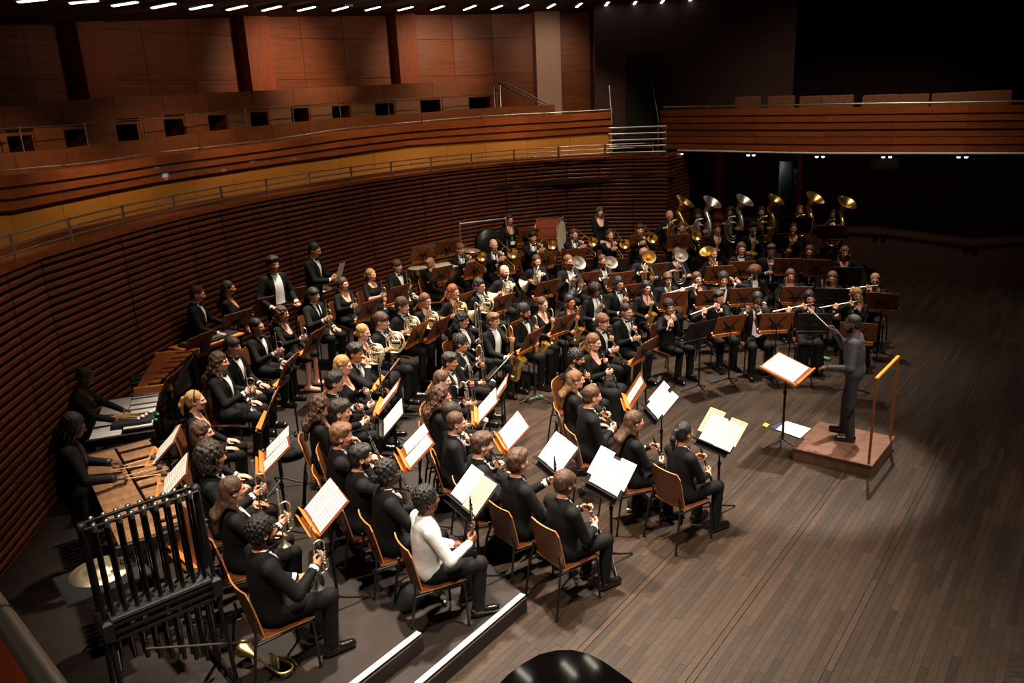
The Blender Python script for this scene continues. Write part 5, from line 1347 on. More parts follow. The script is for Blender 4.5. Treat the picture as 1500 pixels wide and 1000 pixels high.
# ------------------------------------------------------------------ the players
CON = st(0, 0)
def tier(x, y):
    s, t = to_st(x, y); r = math.hypot(s, t); a = math.atan2(s, t)
    if t < 1.58: return 0.0
    if r > 8.5 and .60 < a < 1.34: return .64
    if r > 7.6 and .16 < a < 1.28: return .48
    if r > 6.2 and t > (1.85 if s < 0 else 2.0): return .32
    if r > 5.08 and t > (1.58 if s < 0 else 2.0): return .16
    return 0.0
def plant(X, Y, top, fixz=None):                   # ground point of a figure whose crown shows at pixel X, Y
    best = None
    for z in ((0, .16, .32, .48, .64) if fixz is None else (fixz,)):
        P = at(X, Y, z+top)
        e = abs(tier(P[0], P[1])-z)
        if best is None or e < best[0]-1e-6: best = (e, P, z)
    return best[1][:2], best[2]
def face(x, y, tx=None, ty=None):
    tx, ty = (CON if tx is None else (tx, ty)); return math.atan2(-(tx-x), ty-y)
BLK, DRK, BRN, LBR, BLD, RED, AFR = 'hair_black', 'hair_dark', 'hair_brown', 'hair_lightbrown', 'hair_blond', 'hair_red', 'hair_afro'
FA, LI, TA, BR, DK = 'skin_fair', 'skin_light', 'skin_tan', 'skin_brown', 'skin_dark'
# crown x, y, pose, instrument, woman, outfit, hair, colour, skin, description, extras
P_ = [
 # clarinets and oboes on the floor
 (825, 688, 'clarinet_lap', 'clarinet_lap', 0, 'tux', 'bowl', BRN, LI, 'brown-haired clarinettist frontmost on the bare floor', {}),
 (755, 657, 'clarinet_two', 'clarinet_rest', 0, 'tux', 'swept', BRN, LI, 'wavy-haired man gripping a clarinet in both hands', {}),
 (1001, 616, 'clarinet_lap', 'clarinet_lap', 1, 'tux', 'pony', BLK, TA, 'clarinettist with black ponytail nearest the podium', {'trousers': 1}),
 (927, 600, 'clarinet_lap', 'clarinet_lap', 1, 'dress', 'long', BRN, LI, 'clarinettist with very long brown hair', {'dress': None}),
 (865, 563, 'clarinet', 'clarinet', 0, 'tux', 'short', BRN, LI, 'broad man blowing a clarinet in the second row', {}),
 (841, 541, 'idle', None, 1, 'plain_suit', 'long', LBR, LI, 'woman with straight light brown hair half hidden behind a clarinettist', {'dress': None}),
 (842, 508, 'oboe', 'oboe', 0, 'tux', 'curly', BLK, TA, 'black-haired bearded oboist leaning over his oboe', {'beard': BLK}),
 (868, 487, 'clarinet', 'clarinet', 1, 'dress', 'long', LBR, FA, 'oboist in low-necked black dress with light brown hair', {'dress': 'long'}),
 (881, 458, 'oboe', 'oboe', 0, 'tux', 'bowl', LBR, FA, 'young oboist with light brown fringe and bow tie', {}),
 (916, 443, 'clarinet', 'clarinet', 0, 'tux', 'short', DRK, FA, 'dark-haired man in tuxedo playing english horn upright', {}),
 # second rank, left
 (620, 708, 'clarinet_rest', 'clarinet_rest', 0, 'shirt', 'curly', BLK, BR, 'curly-haired clarinettist in white shirt at the riser end', {'coat': 'white_shirt', 'legs': 'suit_grey'}),
 (563, 672, 'trumpet_two', 'oboe', 0, 'tux', 'curly_bun', BLK, DK, 'man in glasses with tied-back curly black hair', {'extras': ('glasses',)}),
 (523, 650, 'hand_face', None, 0, 'tux', 'swept', BLK, LI, 'man with slicked dark hair resting his chin on his hand', {'beard': BLK}),
 (495, 619, 'hand_face', 'clarinet_cross', 0, 'tux', 'swept', LBR, LI, 'wavy-haired man with two crossed clarinets', {}),
 (493, 584, 'idle', 'clarinet_lap', 0, 'suit_tie', 'swept', DRK, LI, 'dark-haired man in suit resting hands in his lap', {}),
 (466, 577, 'idle', None, 1, 'dress', 'wavy_long', BRN, LI, 'brown-haired woman seen from behind beside a dark-haired man', {'dress': None}),
 (486, 543, 'clarinet_lap', 'clarinet_lap', 0, 'tux', 'swept', BLK, LI, 'black-haired clarinettist in profile with stiff white collar', {}),
 (499, 519, 'clarinet_lap', 'clarinet_lap', 1, 'dress', 'long', BLD, FA, 'woman with straight dark blond hair holding a clarinet low', {'dress': None}),
 (517, 501, 'hand_face', 'clarinet_rest', 0, 'tux', 'swept', BLK, TA, 'black-haired man touching his face beside an upright clarinet', {}),
 # trumpets
 (376, 752, 'trumpet', 'trumpet', 0, 'tux', 'curly', BLK, TA, 'bearded trumpeter in black tuxedo at the front of the riser', {'beard': BLK}),
 (335, 697, 'trumpet', 'trumpet_brass', 1, 'plain_suit', 'long', BRN, LI, 'trumpeter with long straight brown hair seen from behind', {'dress': None}),
 (304, 645, 'trumpet', 'trumpet', 0, 'tux', 'big_curls', DRK, TA, 'trumpeter with big dark curls and white collar', {}),
 (290, 615, 'idle', None, 1, 'plain_suit', 'chin_length', BRN, FA, 'woman with a silver hair clip', {'dress': None, 'extras': ('clip',)}),
 (281, 570, 'idle', None, 1, 'dress', 'pony', BLD, FA, 'woman with blond ponytail and black hair band', {'dress': None, 'extras': ('band',)}),
 (317, 514, 'trumpet', 'trumpet', 0, 'tux', 'wavy_long', BRN, FA, 'large trumpeter with shoulder-length wavy hair', {}),
 (337, 492, 'idle', None, 0, 'tux', 'bowl', DRK, LI, 'man with dark bowl haircut behind the long-haired trumpeter', {}),
 (373, 465, 'trumpet', 'trumpet', 0, 'tux', 'short', BLK, LI, 'trumpeter with short black hair in sharp profile', {}),
 (410, 447, 'trumpet', 'trumpet', 1, 'dress', 'wavy_long', BRN, FA, 'bare-legged trumpeter with long brown curls', {'dress': 'short'}),
 (457, 420, 'trumpet', 'trumpet_brass', 0, 'suit_tie', 'bowl', BLK, LI, 'trumpeter in glasses, long dark tie and grey suit', {'extras': ('glasses',), 'coat': 'suit_grey'}),
 (501, 405, 'trumpet', 'trumpet', 1, 'dress', 'long', BRN, FA, 'trumpeter in glasses with long straight brown hair', {'extras': ('glasses',), 'dress': None}),
 (542, 392, 'trumpet', 'trumpet', 1, 'tee', 'pony', BLD, FA, 'blond trumpeter in short-sleeved black top', {'dress': None}),
 (580, 379, 'trumpet', 'trumpet_brass', 0, 'tux', 'bowl', BRN, FA, 'trumpeter in tuxedo with neat brown fringe', {}),
 (629, 376, 'arm_side', None, 1, 'turtle', 'bun', BLD, FA, 'blond woman in black turtleneck turned away with outstretched arm', {'dress': None, 'yaw': .9}),
 # horns
 (529, 473, 'horn', 'horn', 1, 'dress', 'low_bun', BLD, FA, 'horn player with low blond bun and round neckline', {'dress': 'long'}),
 (556, 456, 'horn', 'horn', 0, 'tux', 'bowl', BRN, FA, 'young horn player with brown fringe and bow tie', {}),
 (587, 433, 'horn', 'horn', 0, 'tux', 'curly', BRN, FA, 'horn player with short brown curls', {}),
 (621, 428, 'horn', 'horn', 1, 'dress', 'long', LBR, FA, 'horn player in glasses with long light brown hair', {'extras': ('glasses',), 'dress': None}),
 (662, 415, 'horn', 'horn_gold', 1, 'dress', 'long', RED, FA, 'red-haired horn player in glasses', {'extras': ('glasses',), 'dress': None}),
 (700, 406, 'horn', 'horn', 0, 'plain_suit', 'chin_length', BLK, LI, 'horn player with wavy black chin-length hair', {}),
 (738, 388, 'horn', 'horn', 0, 'tux', 'stubble', BRN, FA, 'bald bearded horn player', {'beard': BRN}),
 (785, 372, 'horn', 'horn', 0, 'tux', 'short', BRN, FA, 'brown-haired horn player upright in white shirt front', {}),
 # euphoniums
 (832, 372, 'euph', 'euph_silver', 0, 'open', 'short', LBR, LI, 'euphonium player behind the first silver bell', {}),
 (882, 372, 'euph', 'euph_silver', 0, 'tux', 'short', BRN, LI, 'player behind the second silver bell', {}),
 (943, 362, 'euph', 'euph_gold', 0, 'tux', 'curly', LBR, LI, 'curly euphonium player behind a golden bell', {}),
 (992, 362, 'euph', 'euph_silver', 1, 'tee', 'chin_length', LBR, FA, 'bare-armed player behind a big silver bell', {'dress': None}),
 (1045, 362, 'euph', 'baritone_gold', 1, 'dress', 'bun', RED, FA, 'red-haired woman beside a big golden euphonium', {'dress': None}),
 (1086, 354, 'idle', None, 0, 'tux', 'chin_length', BRN, LI, 'man with wavy brown hair beside the red-haired euphonium player', {}),
 (1130, 356, 'clarinet', 'clarinet', 0, 'tux', 'swept', BRN, LI, 'clarinettist in large glasses', {'extras': ('glasses',)}),
 (1186, 358, 'clarinet', 'clarinet', 1, 'dress', 'long', BRN, FA, 'clarinettist with centre-parted brown hair', {'dress': None}),
 (1238, 360, 'idle', None, 1, 'dress', 'wavy_long', LBR, FA, 'woman with long light brown hair at the dark edge', {'dress': None}),
 # trombones
 (673, 355, 'trombone', 'trombone', 0, 'tux', 'bowl', LBR, LI, 'trombonist with light brown fringe nearest the cymbals', {}),
 (722, 350, 'trombone', 'trombone', 0, 'tux', 'fringe', BRN, FA, 'balding trombonist in white collar', {}),
 (779, 338, 'trombone', 'trombone', 0, 'tux', 'swept', BLK, TA, 'black-haired trombonist before the bass drum', {}),
 (840, 334, 'trombone', 'trombone', 0, 'tux', 'short', BRN, LI, 'brown-haired trombonist with raised hand', {}),
 (893, 335, 'trombone', 'trombone', 1, 'dress', 'bun', BRN, LI, 'trombonist with hair tied back behind a black stand', {'dress': None}),
 (937, 327, 'trombone', 'trombone', 0, 'tux', 'swept', BRN, FA, 'trombonist bending low over his slide', {}),
 (998, 324, 'trombone', 'trombone', 0, 'tux', 'short', BRN, LI, 'trombonist at the end before the bald tuba player', {}),
 # tubas
 (981, 308, 'tuba', 'tuba_gold', 0, 'plain_suit', None, BRN, FA, 'bald tuba player in glasses', {'extras': ('glasses',), 'shirt': 'black'}),
 (1023, 304, 'tuba', 'tuba_silver', 0, 'plain_suit', 'curly', DRK, TA, 'tuba player with dark curls behind a silver tuba', {}),
 (1070, 302, 'tuba', 'tuba_silver', 0, 'plain_suit', 'chin_length', BRN, LI, 'tuba player with shoulder-length hair behind a silver tuba', {}),
 (1115, 302, 'tuba', 'tuba_gold', 0, 'tux', 'short', BLK, TA, 'black-haired tuba player in white shirt front', {}),
 (1173, 300, 'tuba', 'tuba_gold', 1, 'dress', 'long', LBR, LI, 'tuba player with long light brown hair', {'dress': None}),
 (1222, 306, 'tuba', 'tuba_gold', 0, 'plain_suit', 'short', BLK, BR, 'tuba player farthest into the dark', {}),
 # saxophones at the back
 (1051, 326, 'sax', 'alto', 1, 'dress', 'long', BRN, FA, 'woman with golden saxophone before the tubas', {'dress': None}),
 (1103, 324, 'sax', 'tenor', 0, 'tux', 'swept', BLK, LI, 'dark-haired saxophonist before the tubas', {}),
 (1163, 325, 'sax', 'alto', 1, 'dress', 'bun', BRN, FA, 'pale saxophonist with hair tied back before the tubas', {'dress': None}),
 # saxophones in the middle
 (721, 457, 'bari', 'bari', 0, 'open', 'swept', LBR, LI, 'sandy-haired baritone saxophonist with open jacket', {}),
 (766, 442, 'sax', 'tenor', 0, 'tux', 'curly', BLK, TA, 'bearded tenor saxophonist in glasses', {'beard': BLK, 'extras': ('glasses',)}),
 (793, 434, 'sax', 'alto', 1, 'dress', 'low_bun', BRN, FA, 'saxophonist with tight bun and bare neckline', {'dress': None}),
 (834, 430, 'sax', 'alto', 1, 'dress', 'long', BLK, TA, 'black-haired saxophonist looking down', {'dress': None}),
 (871, 413, 'sax', 'tenor', 0, 'open', 'afro', BLK, BR, 'saxophonist with full afro', {}),
 (905, 404, 'sax', 'tenor', 0, 'tux', 'chin_length', BLK, TA, 'saxophonist with long black hair', {}),
 (946, 410, 'sax', 'alto', 1, 'dress', 'long', BLK, FA, 'black-haired woman raising a slim saxophone', {'dress': None}),
 (978, 398, 'sax', 'alto', 0, 'suit_tie', 'bowl', BRN, LI, 'boyish saxophonist with brown fringe and tie', {}),
 # bass clarinets
 (675, 456, 'bass_clarinet', 'contra', 0, 'plain_suit', 'wavy_long', BLK, TA, 'woman with long black curls', {'fem': 1}),
 (673, 487, 'bass_clarinet', 'bass_clarinet', 0, 'tux', 'curly', BLK, TA, 'curly-haired bass clarinettist in tuxedo', {}),
 (656, 515, 'bass_clarinet', 'bass_clarinet', 0, 'tux', 'swept', BLK, TA, 'bass clarinettist with tousled black hair', {}),
 (645, 541, 'bass_clarinet', 'bass_clarinet', 1, 'dress', 'long', BRN, FA, 'bass clarinettist with straight brown hair', {'dress': None}),
 (643, 563, 'idle', None, 1, 'plain_suit', 'wavy_long', BRN, LI, 'woman with very long wavy brown hair over a grey jacket', {'dress': None, 'coat': 'suit_grey'}),
 (659, 588, 'clarinet_lap', None, 0, 'tux', 'bowl', DRK, LI, 'dark bowl-haired man hidden in the clarinet row', {}),
 (665, 602, 'clarinet', 'clarinet', 0, 'tux', 'short', BRN, LI, 'short-haired clarinettist in grey suit seen from behind', {'coat': 'suit_grey'}),
 (702, 632, 'clarinet', 'clarinet', 0, 'tux', 'swept', BRN, FA, 'brown-curled clarinettist in profile', {}),
 # flutes
 (979, 437, 'flute_fwd', 'flute_fwd', 1, 'dress', 'curly_bun', DRK, FA, 'flautist with curled dark updo in long black dress', {'dress': None}),
 (1052, 424, 'flute', 'flute', 0, 'tux', 'swept', DRK, LI, 'dark-haired flautist in tuxedo', {}),
 (1110, 426, 'piccolo', 'piccolo', 0, 'open', 'short', BLK, DK, 'piccolo player in open jacket and white shirt', {}),
 (1186, 424, 'flute', 'flute', 1, 'dress', 'chin_length', BLK, LI, 'flautist in long black dress behind the podium stand', {'dress': 'long'}),
 (1256, 420, 'flute', 'flute', 1, 'dress', 'long', BLD, FA, 'blond flautist just behind the conductor', {'dress': 'long'}),
 (1021, 397, 'flute', 'flute', 1, 'dress', 'long', BRN, FA, 'flautist with long brown hair and slanted flute', {'dress': None}),
 (1060, 396, 'hand_ear', None, 0, 'plain_suit', 'curly', BLK, LI, 'black-haired youth with one hand at his ear', {}),
 (1106, 387, 'flute_up', 'flute_up', 0, 'plain_suit', 'afro', AFR, DK, 'youth with reddish brown afro and dark jacket', {}),
 (1158, 393, 'flute_up', 'flute_up', 1, 'dress', 'long', LBR, FA, 'woman with lowered eyes holding her flute upright', {'dress': None}),
 (1220, 396, 'flute_up', 'flute_up', 1, 'dress', 'long', LBR, FA, 'woman in glasses with loose light brown hair', {'extras': ('glasses',), 'dress': None}),
 (1283, 399, 'flute', 'flute', 1, 'dress', 'bun', BLD, FA, 'blond flautist with topknot at the end of the rows', {'dress': None}),
]
POSES['oboe'] = dict(**two_on(MOUTH, (0, .45, .57), .30, .58), head=(-.18, 0, 0), lean=.10)
ILAB = {'clarinet': ('clarinet', 'black clarinet'), 'clarinet_lap': ('clarinet', 'lowered black clarinet'), 'clarinet_rest': ('clarinet', 'upright black clarinet'), 'clarinet_cross': ('clarinet', 'black clarinet held level'), 'oboe': ('oboe', 'slim black oboe'),
        'trumpet': ('trumpet', 'silver trumpet'), 'trumpet_brass': ('trumpet', 'pale brass trumpet'), 'horn': ('french_horn', 'pale brass french horn'), 'horn_gold': ('french_horn', 'golden french horn'), 'flute': ('flute', 'silver flute'), 'flute_fwd': ('flute', 'silver flute'), 'flute_up': ('flute', 'upright silver flute'), 'piccolo': ('piccolo', 'short dark piccolo'),
        'alto': ('saxophone', 'golden alto saxophone'), 'tenor': ('saxophone', 'golden tenor saxophone'), 'bari': ('saxophone', 'big baritone saxophone'), 'bass_clarinet': ('bass_clarinet', 'bass clarinet'), 'contra': ('contrabass_clarinet', 'tall contrabass clarinet'), 'trombone': ('trombone', 'brass trombone'),
        'euph_silver': ('euphonium', 'silver euphonium'), 'euph_gold': ('euphonium', 'golden euphonium'), 'baritone_gold': ('euphonium', 'large golden euphonium'), 'tuba_gold': ('tuba', 'golden tuba'), 'tuba_silver': ('tuba', 'silver tuba')}
GRP = {'clarinet': 'clarinets of the band', 'oboe': 'oboes of the band', 'trumpet': 'trumpets of the band', 'french_horn': 'french horns of the band', 'flute': 'flutes of the band', 'saxophone': 'saxophones of the band', 'bass_clarinet': 'bass clarinets of the band', 'trombone': 'trombones of the band', 'euphonium': 'euphoniums of the band', 'tuba': 'tubas of the band'}
def own_frame(mw):                     # things get their origin on the ground under their player
    return mw
PL = []
for i, (X, Y, pose, ins, fem, outfit, hk, hc, skin, desc, ex) in enumerate(P_):
    fem = ex.get('fem', fem); B = get_body(pose, fem, ex.get('dress'))
    sc = .975+.05*((i*37) % 10)/9*(1 if not fem else .5)
    zt = (B.top_z+(.022 if hk not in ('afro', 'big_curls', 'curly') else .04)*(0 if hk in (None, 'stubble', 'fringe') else 1))*sc
    p, z = plant(X, Y, zt)
    yaw = face(*p)+ex.get('yaw', 0)+.12*math.sin(i*1.7)
    for _ in range(2):                 # the crown is a little ahead of the hips
        hx, hy = B.head_c[0]*sc, (B.head_c[1]-.02)*sc
        off = np.array((hx*math.cos(yaw)-hy*math.sin(yaw), hx*math.sin(yaw)+hy*math.cos(yaw)))
        q, z = plant(X, Y, zt); q = q-off; z = z if abs(tier(*q)-z) < .01 else z
    mw = TRS(q[0], q[1], z, yaw, sc)
    person(B, outfit, mw, desc, hk, hc, skin, 'seated players of the band', ex.get('coat'), ex.get('legs'), ex.get('shirt'), ex.get('extras', ()), ex.get('beard'), skin if ex.get('dress') == 'short' else None)
    make(CHAIR, 'chair', TRS(q[0]-.03*math.sin(yaw), q[1]+.03*math.cos(yaw), z, yaw), 'plywood chair under the '+desc, 'chair', 'plywood chairs of the band')
    if ins:
        nm, lab = ILAB[ins]; make(instr(ins), nm, mw, lab+' of the '+desc, nm.replace('_', ' '), GRP.get(nm))
    PL.append((q, z, yaw, desc))
print('bodies', len(BODIES))

# ------------------------------------------------------------------ music stands with their sheets
# desk centre x, y, wood?, pages, tilt, extra turn, [height]
S_ = [
 (405, 660, 1, 'spread', .85, 0), (477, 741, 1, 'double', .85, 0), (611, 655, 1, 'spread', .85, 0), (694, 718, 0, 'half_cream', .8, 0), (752, 631, 1, 'double', .8, 0),
 (817, 664, 0, 'double', .75, 0), (893, 694, 0, 'layered', .66, 0), (968, 589, 0, 'layered', .72, 0), (931, 572, 1, 'single', .55, 0), (1054, 632, 0, 'cream', .72, 0),
 (714, 594, 1, 'double', .75, 0), (735, 536, 0, 'double', .75, 0), (732, 573, 1, 'single', .6, 0), (568, 548, 1, 'double', .7, 0), (576, 612, 0, 'double', .75, 0), (571, 580, 1, 'single', .7, 0),
 (396, 596, 1, 'single', .45, 0), (422, 540, 1, 'single', .45, 0), (461, 497, 1, None, .5, 0), (541, 452, 1, None, .5, 0), (583, 430, 1, None, .5, 0),
 (612, 487, 1, 'single', .5, 0), (643, 480, 1, None, .5, 0), (682, 440, 1, None, .5, 0), (735, 444, 1, None, .5, 0), (801, 422, 1, None, .5, 0),
 (779, 497, 1, 'single', .5, 0), (757, 480, 1, None, .5, 0), (826, 474, 1, 'single', .5, 0), (860, 409, 1, None, .5, 0), (909, 409, 1, None, .5, 0), (960, 396, 1, None, .5, 0),
 (696, 393, 1, None, .45, 0), (745, 388, 1, None, .45, 0), (800, 379, 1, None, .45, 0), (843, 374, 1, None, .45, 0), (886, 366, 0, None, .45, 0), (938, 353, 1, None, .45, 0), (994, 353, 1, None, .45, 0), (1043, 355, 1, None, .45, 0), (1096, 347, 0, None, .45, 0),
 (646, 401, 1, None, .5, 0), (1150, 352, 1, None, .45, 0), (1216, 340, 1, None, .45, 0), (1108, 332, 1, None, .45, 0), (1171, 328, 0, None, .45, 0),
 (1086, 393, 1, None, .45, 0), (1153, 389, 1, None, .45, 0), (1196, 391, 1, None, .45, 0), (1240, 402, 0, None, .45, 0), (1275, 402, 0, 'single', .35, -1.2),
 (927, 427, 1, None, .45, 0), (986, 439, 1, None, .45, 0), (1052, 400, 1, None, .45, 0), (1040, 436, 1, None, .45, 0), (1090, 433, 1, None, .45, 0), (1166, 431, 1, None, .45, 0), (1216, 434, 0, None, .45, 0), (1292, 441, 1, None, .45, 0),
 (944, 512, 1, 'single', .5, .0), (1024, 484, 0, None, .45, 0), (1069, 475, 1, None, .45, 0), (1137, 471, 1, None, .45, 0), (1192, 472, 0, None, .45, 0), (1257, 486, 1, None, .45, 0),
]
SL = []
for X, Y, wood, pgs, tilt, dyaw in S_:
    dz = 1.0; best = None
    for z in (0, .16, .32, .48, .64):
        P = at(X, Y, z+dz); e = abs(tier(P[0], P[1])-z)
        if best is None or e < best[0]-1e-6: best = (e, P, z)
    _, P, z = best; x, y = P[0], P[1]; yaw = face(x, y)+dyaw
    sp = stand(bool(wood), dz, tilt); c = sp.frame[0]; x -= -math.sin(yaw)*c[1]; y -= math.cos(yaw)*c[1]
    SL.append((sp, TRS(x, y, z, yaw), wood, pgs, np.array((x+math.sin(yaw)*.6, y-math.cos(yaw)*.6))))
pairs = sorted((np.linalg.norm(q[4]-PL[j][0]), i, j) for i, q in enumerate(SL) for j in range(len(PL)))
whose, used_ = {}, set()
for d_, i, j in pairs:
    if i not in whose and j not in used_: whose[i] = j; used_.add(j)
for i, (sp, mw, wood, pgs, _) in enumerate(SL):
    d = PL[whose[i]][3]
    make(sp, 'music_stand', mw, ('wooden' if wood else 'black')+' music stand by the '+d, 'music stand', 'music stands of the band')
    if pgs: make(pages(pgs, sp.frame), 'sheet_music', mw, 'sheet music by the '+d, 'sheet music', 'sheet music on the stands')

# ------------------------------------------------------------------ standing players
def stick(R, A, B): pass
STAND_P = {
    'mallets': dict(stand=True, R=((.20, .42, 1.06), (-.2, .95, -.2), (-.2, 0, -1), 'curl'), L=((-.14, .46, 1.06), (.15, .95, -.2), (.2, 0, -1), 'curl'), head=(-.42, -.1, 0), lean=.20),
    'mallets_near': dict(stand=True, R=((.18, .36, 1.04), (-.2, .95, -.1), (-.2, 0, -1), 'curl'), L=((-.20, .34, 1.06), (.3, .9, -.1), (.2, 0, -1), 'curl'), head=(-.35, -.2, 0), lean=.10),
    'bells': dict(stand=True, R=((.16, .34, 1.00), (.1, .95, -.2), (0, 0, -1), 'hold'), L=((-.26, .38, 1.04), (-.3, .9, -.2), (0, 0, -1), 'hold'), head=(-.25, .1, 0), lean=.08),
    'front': dict(stand=True, R=((.07, .20, .92), (-.7, .6, -.3), (0, -1, 0), 'relax'), L=((-.10, .20, .90), (.7, .6, -.3), (0, -1, 0), 'relax'), head=(-.06, 0, 0), lean=.0),
    'holding': dict(stand=True, R=((.24, .22, .98), (-.5, .8, 0), (-.4, 0, -1), 'curl'), L=((-.20, .24, .98), (.3, .9, 0), (.5, 0, -1), 'curl'), head=(-.12, -.1, 0), lean=.02),
    'reading': dict(stand=True, R=((.10, .36, 1.10), (-.3, .9, .2), (-.8, 0, .5), 'hold'), L=((-.12, .36, 1.12), (.3, .9, .2), (.8, 0, .5), 'hold'), head=(-.30, 0, 0), lean=.06),
    'side_arm': dict(stand=True, R=((.24, .05, .82), (0, .2, -1), (-1, 0, 0), 'relax'), L=((-.40, .30, 1.12), (-.4, .8, 0), (0, 0, -1), 'hold'), head=(-.10, .1, 0), lean=.02),
    'conduct': dict(stand=True, bulk=1.1, R=((.24, .31, 1.40), (-.25, .40, .85), (-.6, .4, -.5), 'curl'), L=((-.25, .28, 1.04), (.15, .95, -.10), (.2, .0, -1), 'hold'), pole_R=(.7, .1, -.9), pole_L=(-.5, -.7, -.6), head=(-.16, .12, 0), lean=.06, foot={-1: (-.02, -.02), 1: (.03, .10)}),
}
def standing(X, Y, z, h, pose, fem, outfit, hk, hc, skin, desc, yaw=None, **k):
    kk = ('st', pose, fem)
    if kk not in BODIES: BODIES[kk] = body(STAND_P[pose], fem)
    B = BODIES[kk]; sc = h/(B.top_z+.02)
    P = at(X, Y, z+h); x, y = P[0], P[1]; yw = face(x, y) if yaw is None else yaw
    hy = (B.head_c[1]-.02)*sc; x += math.sin(yw)*hy; y -= math.cos(yw)*hy
    mw = TRS(x, y, z, yw, sc)
    person(B, outfit, mw, desc, hk, hc, skin, None, **k)
    return mw, B
def held_stick(name, mw, A, B_, r, mt, head=None, label='', cat='mallet', group=None):
    A, B_ = np.array(A, float), np.array(B_, float); s = Spec(); m = MB(); m.tube([A-A, B_-A], r, 6); s.part('stick', m, mt)
    if head: m = MB(); m.sph(B_-A, head[0], 10); s.part('head', m, head[1])
    M_ = mw @ Matrix.Translation(A)
    return make(s, name, M_, label, cat, group)
# conductor on his podium
pc = [at(*q, .17)[:2] for q in ((1163, 656), (1275, 681), (1309, 639), (1202, 617))]
cx = sum(pc)/4
ax = nrm((pc[2]-pc[1])+(pc[3]-pc[0])); Rp = np.array([[ax[0], -ax[1], 0], [ax[1], ax[0], 0], [0, 0, 1]])
rt = empty('podium', (*cx, 0), label='square wooden conductor podium with a rail behind', category='podium')
m = MB(); m.box((0, 0, .155), (1.02, .96, .03), R=Rp, bev=.006); m.obj('deck', 'podium_wood', rt)
m = MB(); m.box((0, 0, .07), (.99, .93, .14), R=Rp); m.obj('side_frame', 'podium_wood', rt)
m = MB(); ed = [np.array((*(q-cx), .17)) for q in (pc[1], pc[2])]; o_ = nrm(np.array((*(cx-(pc[1]+pc[2])/2), 0)))*.03
A_, B_ = ed[0]+o_+(ed[1]-ed[0])*.04, ed[1]+o_-(ed[1]-ed[0])*.04; up_ = np.array((0, 0, 1.08))
m.box((A_+B_)/2+up_, (np.linalg.norm(B_-A_)+.04, .035, .035), R=Rp, bev=.006); m.obj('hand_rail', 'rail_wood', rt)
for q in (A_, B_): m = MB(); m.box(q+up_/2-np.array((0, 0, .008)), (.026, .026, 1.08), R=Rp, bev=.004); m.obj('rail_post', 'rail_post', rt)
mw, B = standing(1252, 459, .17, 1.65, 'conduct', 0, 'shirt', 'crop', BLK, DK, 'conductor in dark grey shirt raising a baton on the podium', yaw=math.atan2(.86, .51), coat='conductor_shirt', legs='conductor_trousers', beard=BLK, extras=('glasses',))
W = np.array(B.wr['R'][0]); dR = np.array(B.wr['R'][1]); g_ = W+dR*.085+np.array((-.015, .02, -.01))
held_stick('baton', mw, g_-np.array((0, 0, .02)), g_+np.array((-.02, .30, .26)), .005, 'cloth_white', label='white baton in the raised hand of the conductor', cat='baton')
# conductor's wide score desk
s = Spec(); tl = 1.22; c_, q_ = math.cos(tl), math.sin(tl); Uv = np.array((0, q_, c_)); Nv = np.array((0, -c_, q_)); R = np.stack([np.array((1.0, 0, 0)), Uv, np.cross((1, 0, 0), Uv)], 1); ctr = np.array((0, 0, 1.08))
m = MB(); m.box(ctr, (.66, .50, .018), R=R, bev=.004); s.part('desk', m, 'desk_wood')
m = MB(); m.box(ctr-Uv*.255+Nv*.02, (.68, .022, .06), R=R, bev=.004); s.part('ledge', m, 'desk_lip')
for sx in (-1, 1): m = MB(); m.box(ctr+np.array((sx*.336, 0, 0))+Nv*.002, (.014, .50, .030), R=R, bev=.003); s.part('side_edge', m, 'desk_lip')
m = MB(); m.tube([(0, 0, .1), (0, 0, .75)], .017, 8); s.part('pole', m, 'black_metal')
m = MB(); m.tube([(0, 0, .70), (0, 0, 1.06)], .012, 8); m.box((0, 0, 1.055), (.12, .10, .02), bev=.004); m.lathe([(.026, .74), (.026, .78)], n=8); s.part('inner_tube', m, 'black_metal')
for a in (.4, 2.5, 4.6): m = MB(); m.tube([(0, 0, .12), (.10*math.cos(a), .10*math.sin(a), .07), (.30*math.cos(a), .30*math.sin(a), .018)], .012, 6); s.part('leg', m, 'black_metal')
dp = at(1152, 540, 1.08); mw2 = TRS(dp[0], dp[1], 0, math.atan2(.793, .609)); make(s, 'conductor_stand', mw2, 'broad nearly level wooden score desk before the podium', 'music stand')
s = Spec()
for sx in (-1, 1):
    m = MB(); m.page(ctr+np.array((sx*.155-.01, 0, 0))+Uv*.015+Nv*.016, (1, 0, 0), Uv, .305, .42, .008); s.part('page', m, 'paper_plain')
make(s, 'score', mw2, 'open white score on the conductor desk', 'score')
# papers on the floor by the podium
for (xs, lab, mt, dz, nm) in ((((1128, 626), (1143, 619), (1152, 622), (1137, 630)), 'navy folder under loose papers beside the podium', 'navy', .004, 'folder'), (((1137, 629), (1152, 617), (1188, 628), (1172, 642)), 'white sheets lying on the boards beside the podium', 'paper_plain', .012, 'paper'), (((1117, 623), (1121, 619), (1127, 622), (1123, 626)), 'small yellow card lying beside the navy folder', 'yellow', .006, 'card')):
    q = [at(*p_, dz)[:2] for p_ in xs]; c = sum(q)/4; m = MB(); m.prism([tuple(p_-c) for p_ in q][::-1], 0, .006)
    m.obj(nm, mt, loc=(*c, dz), label=lab, category=nm)

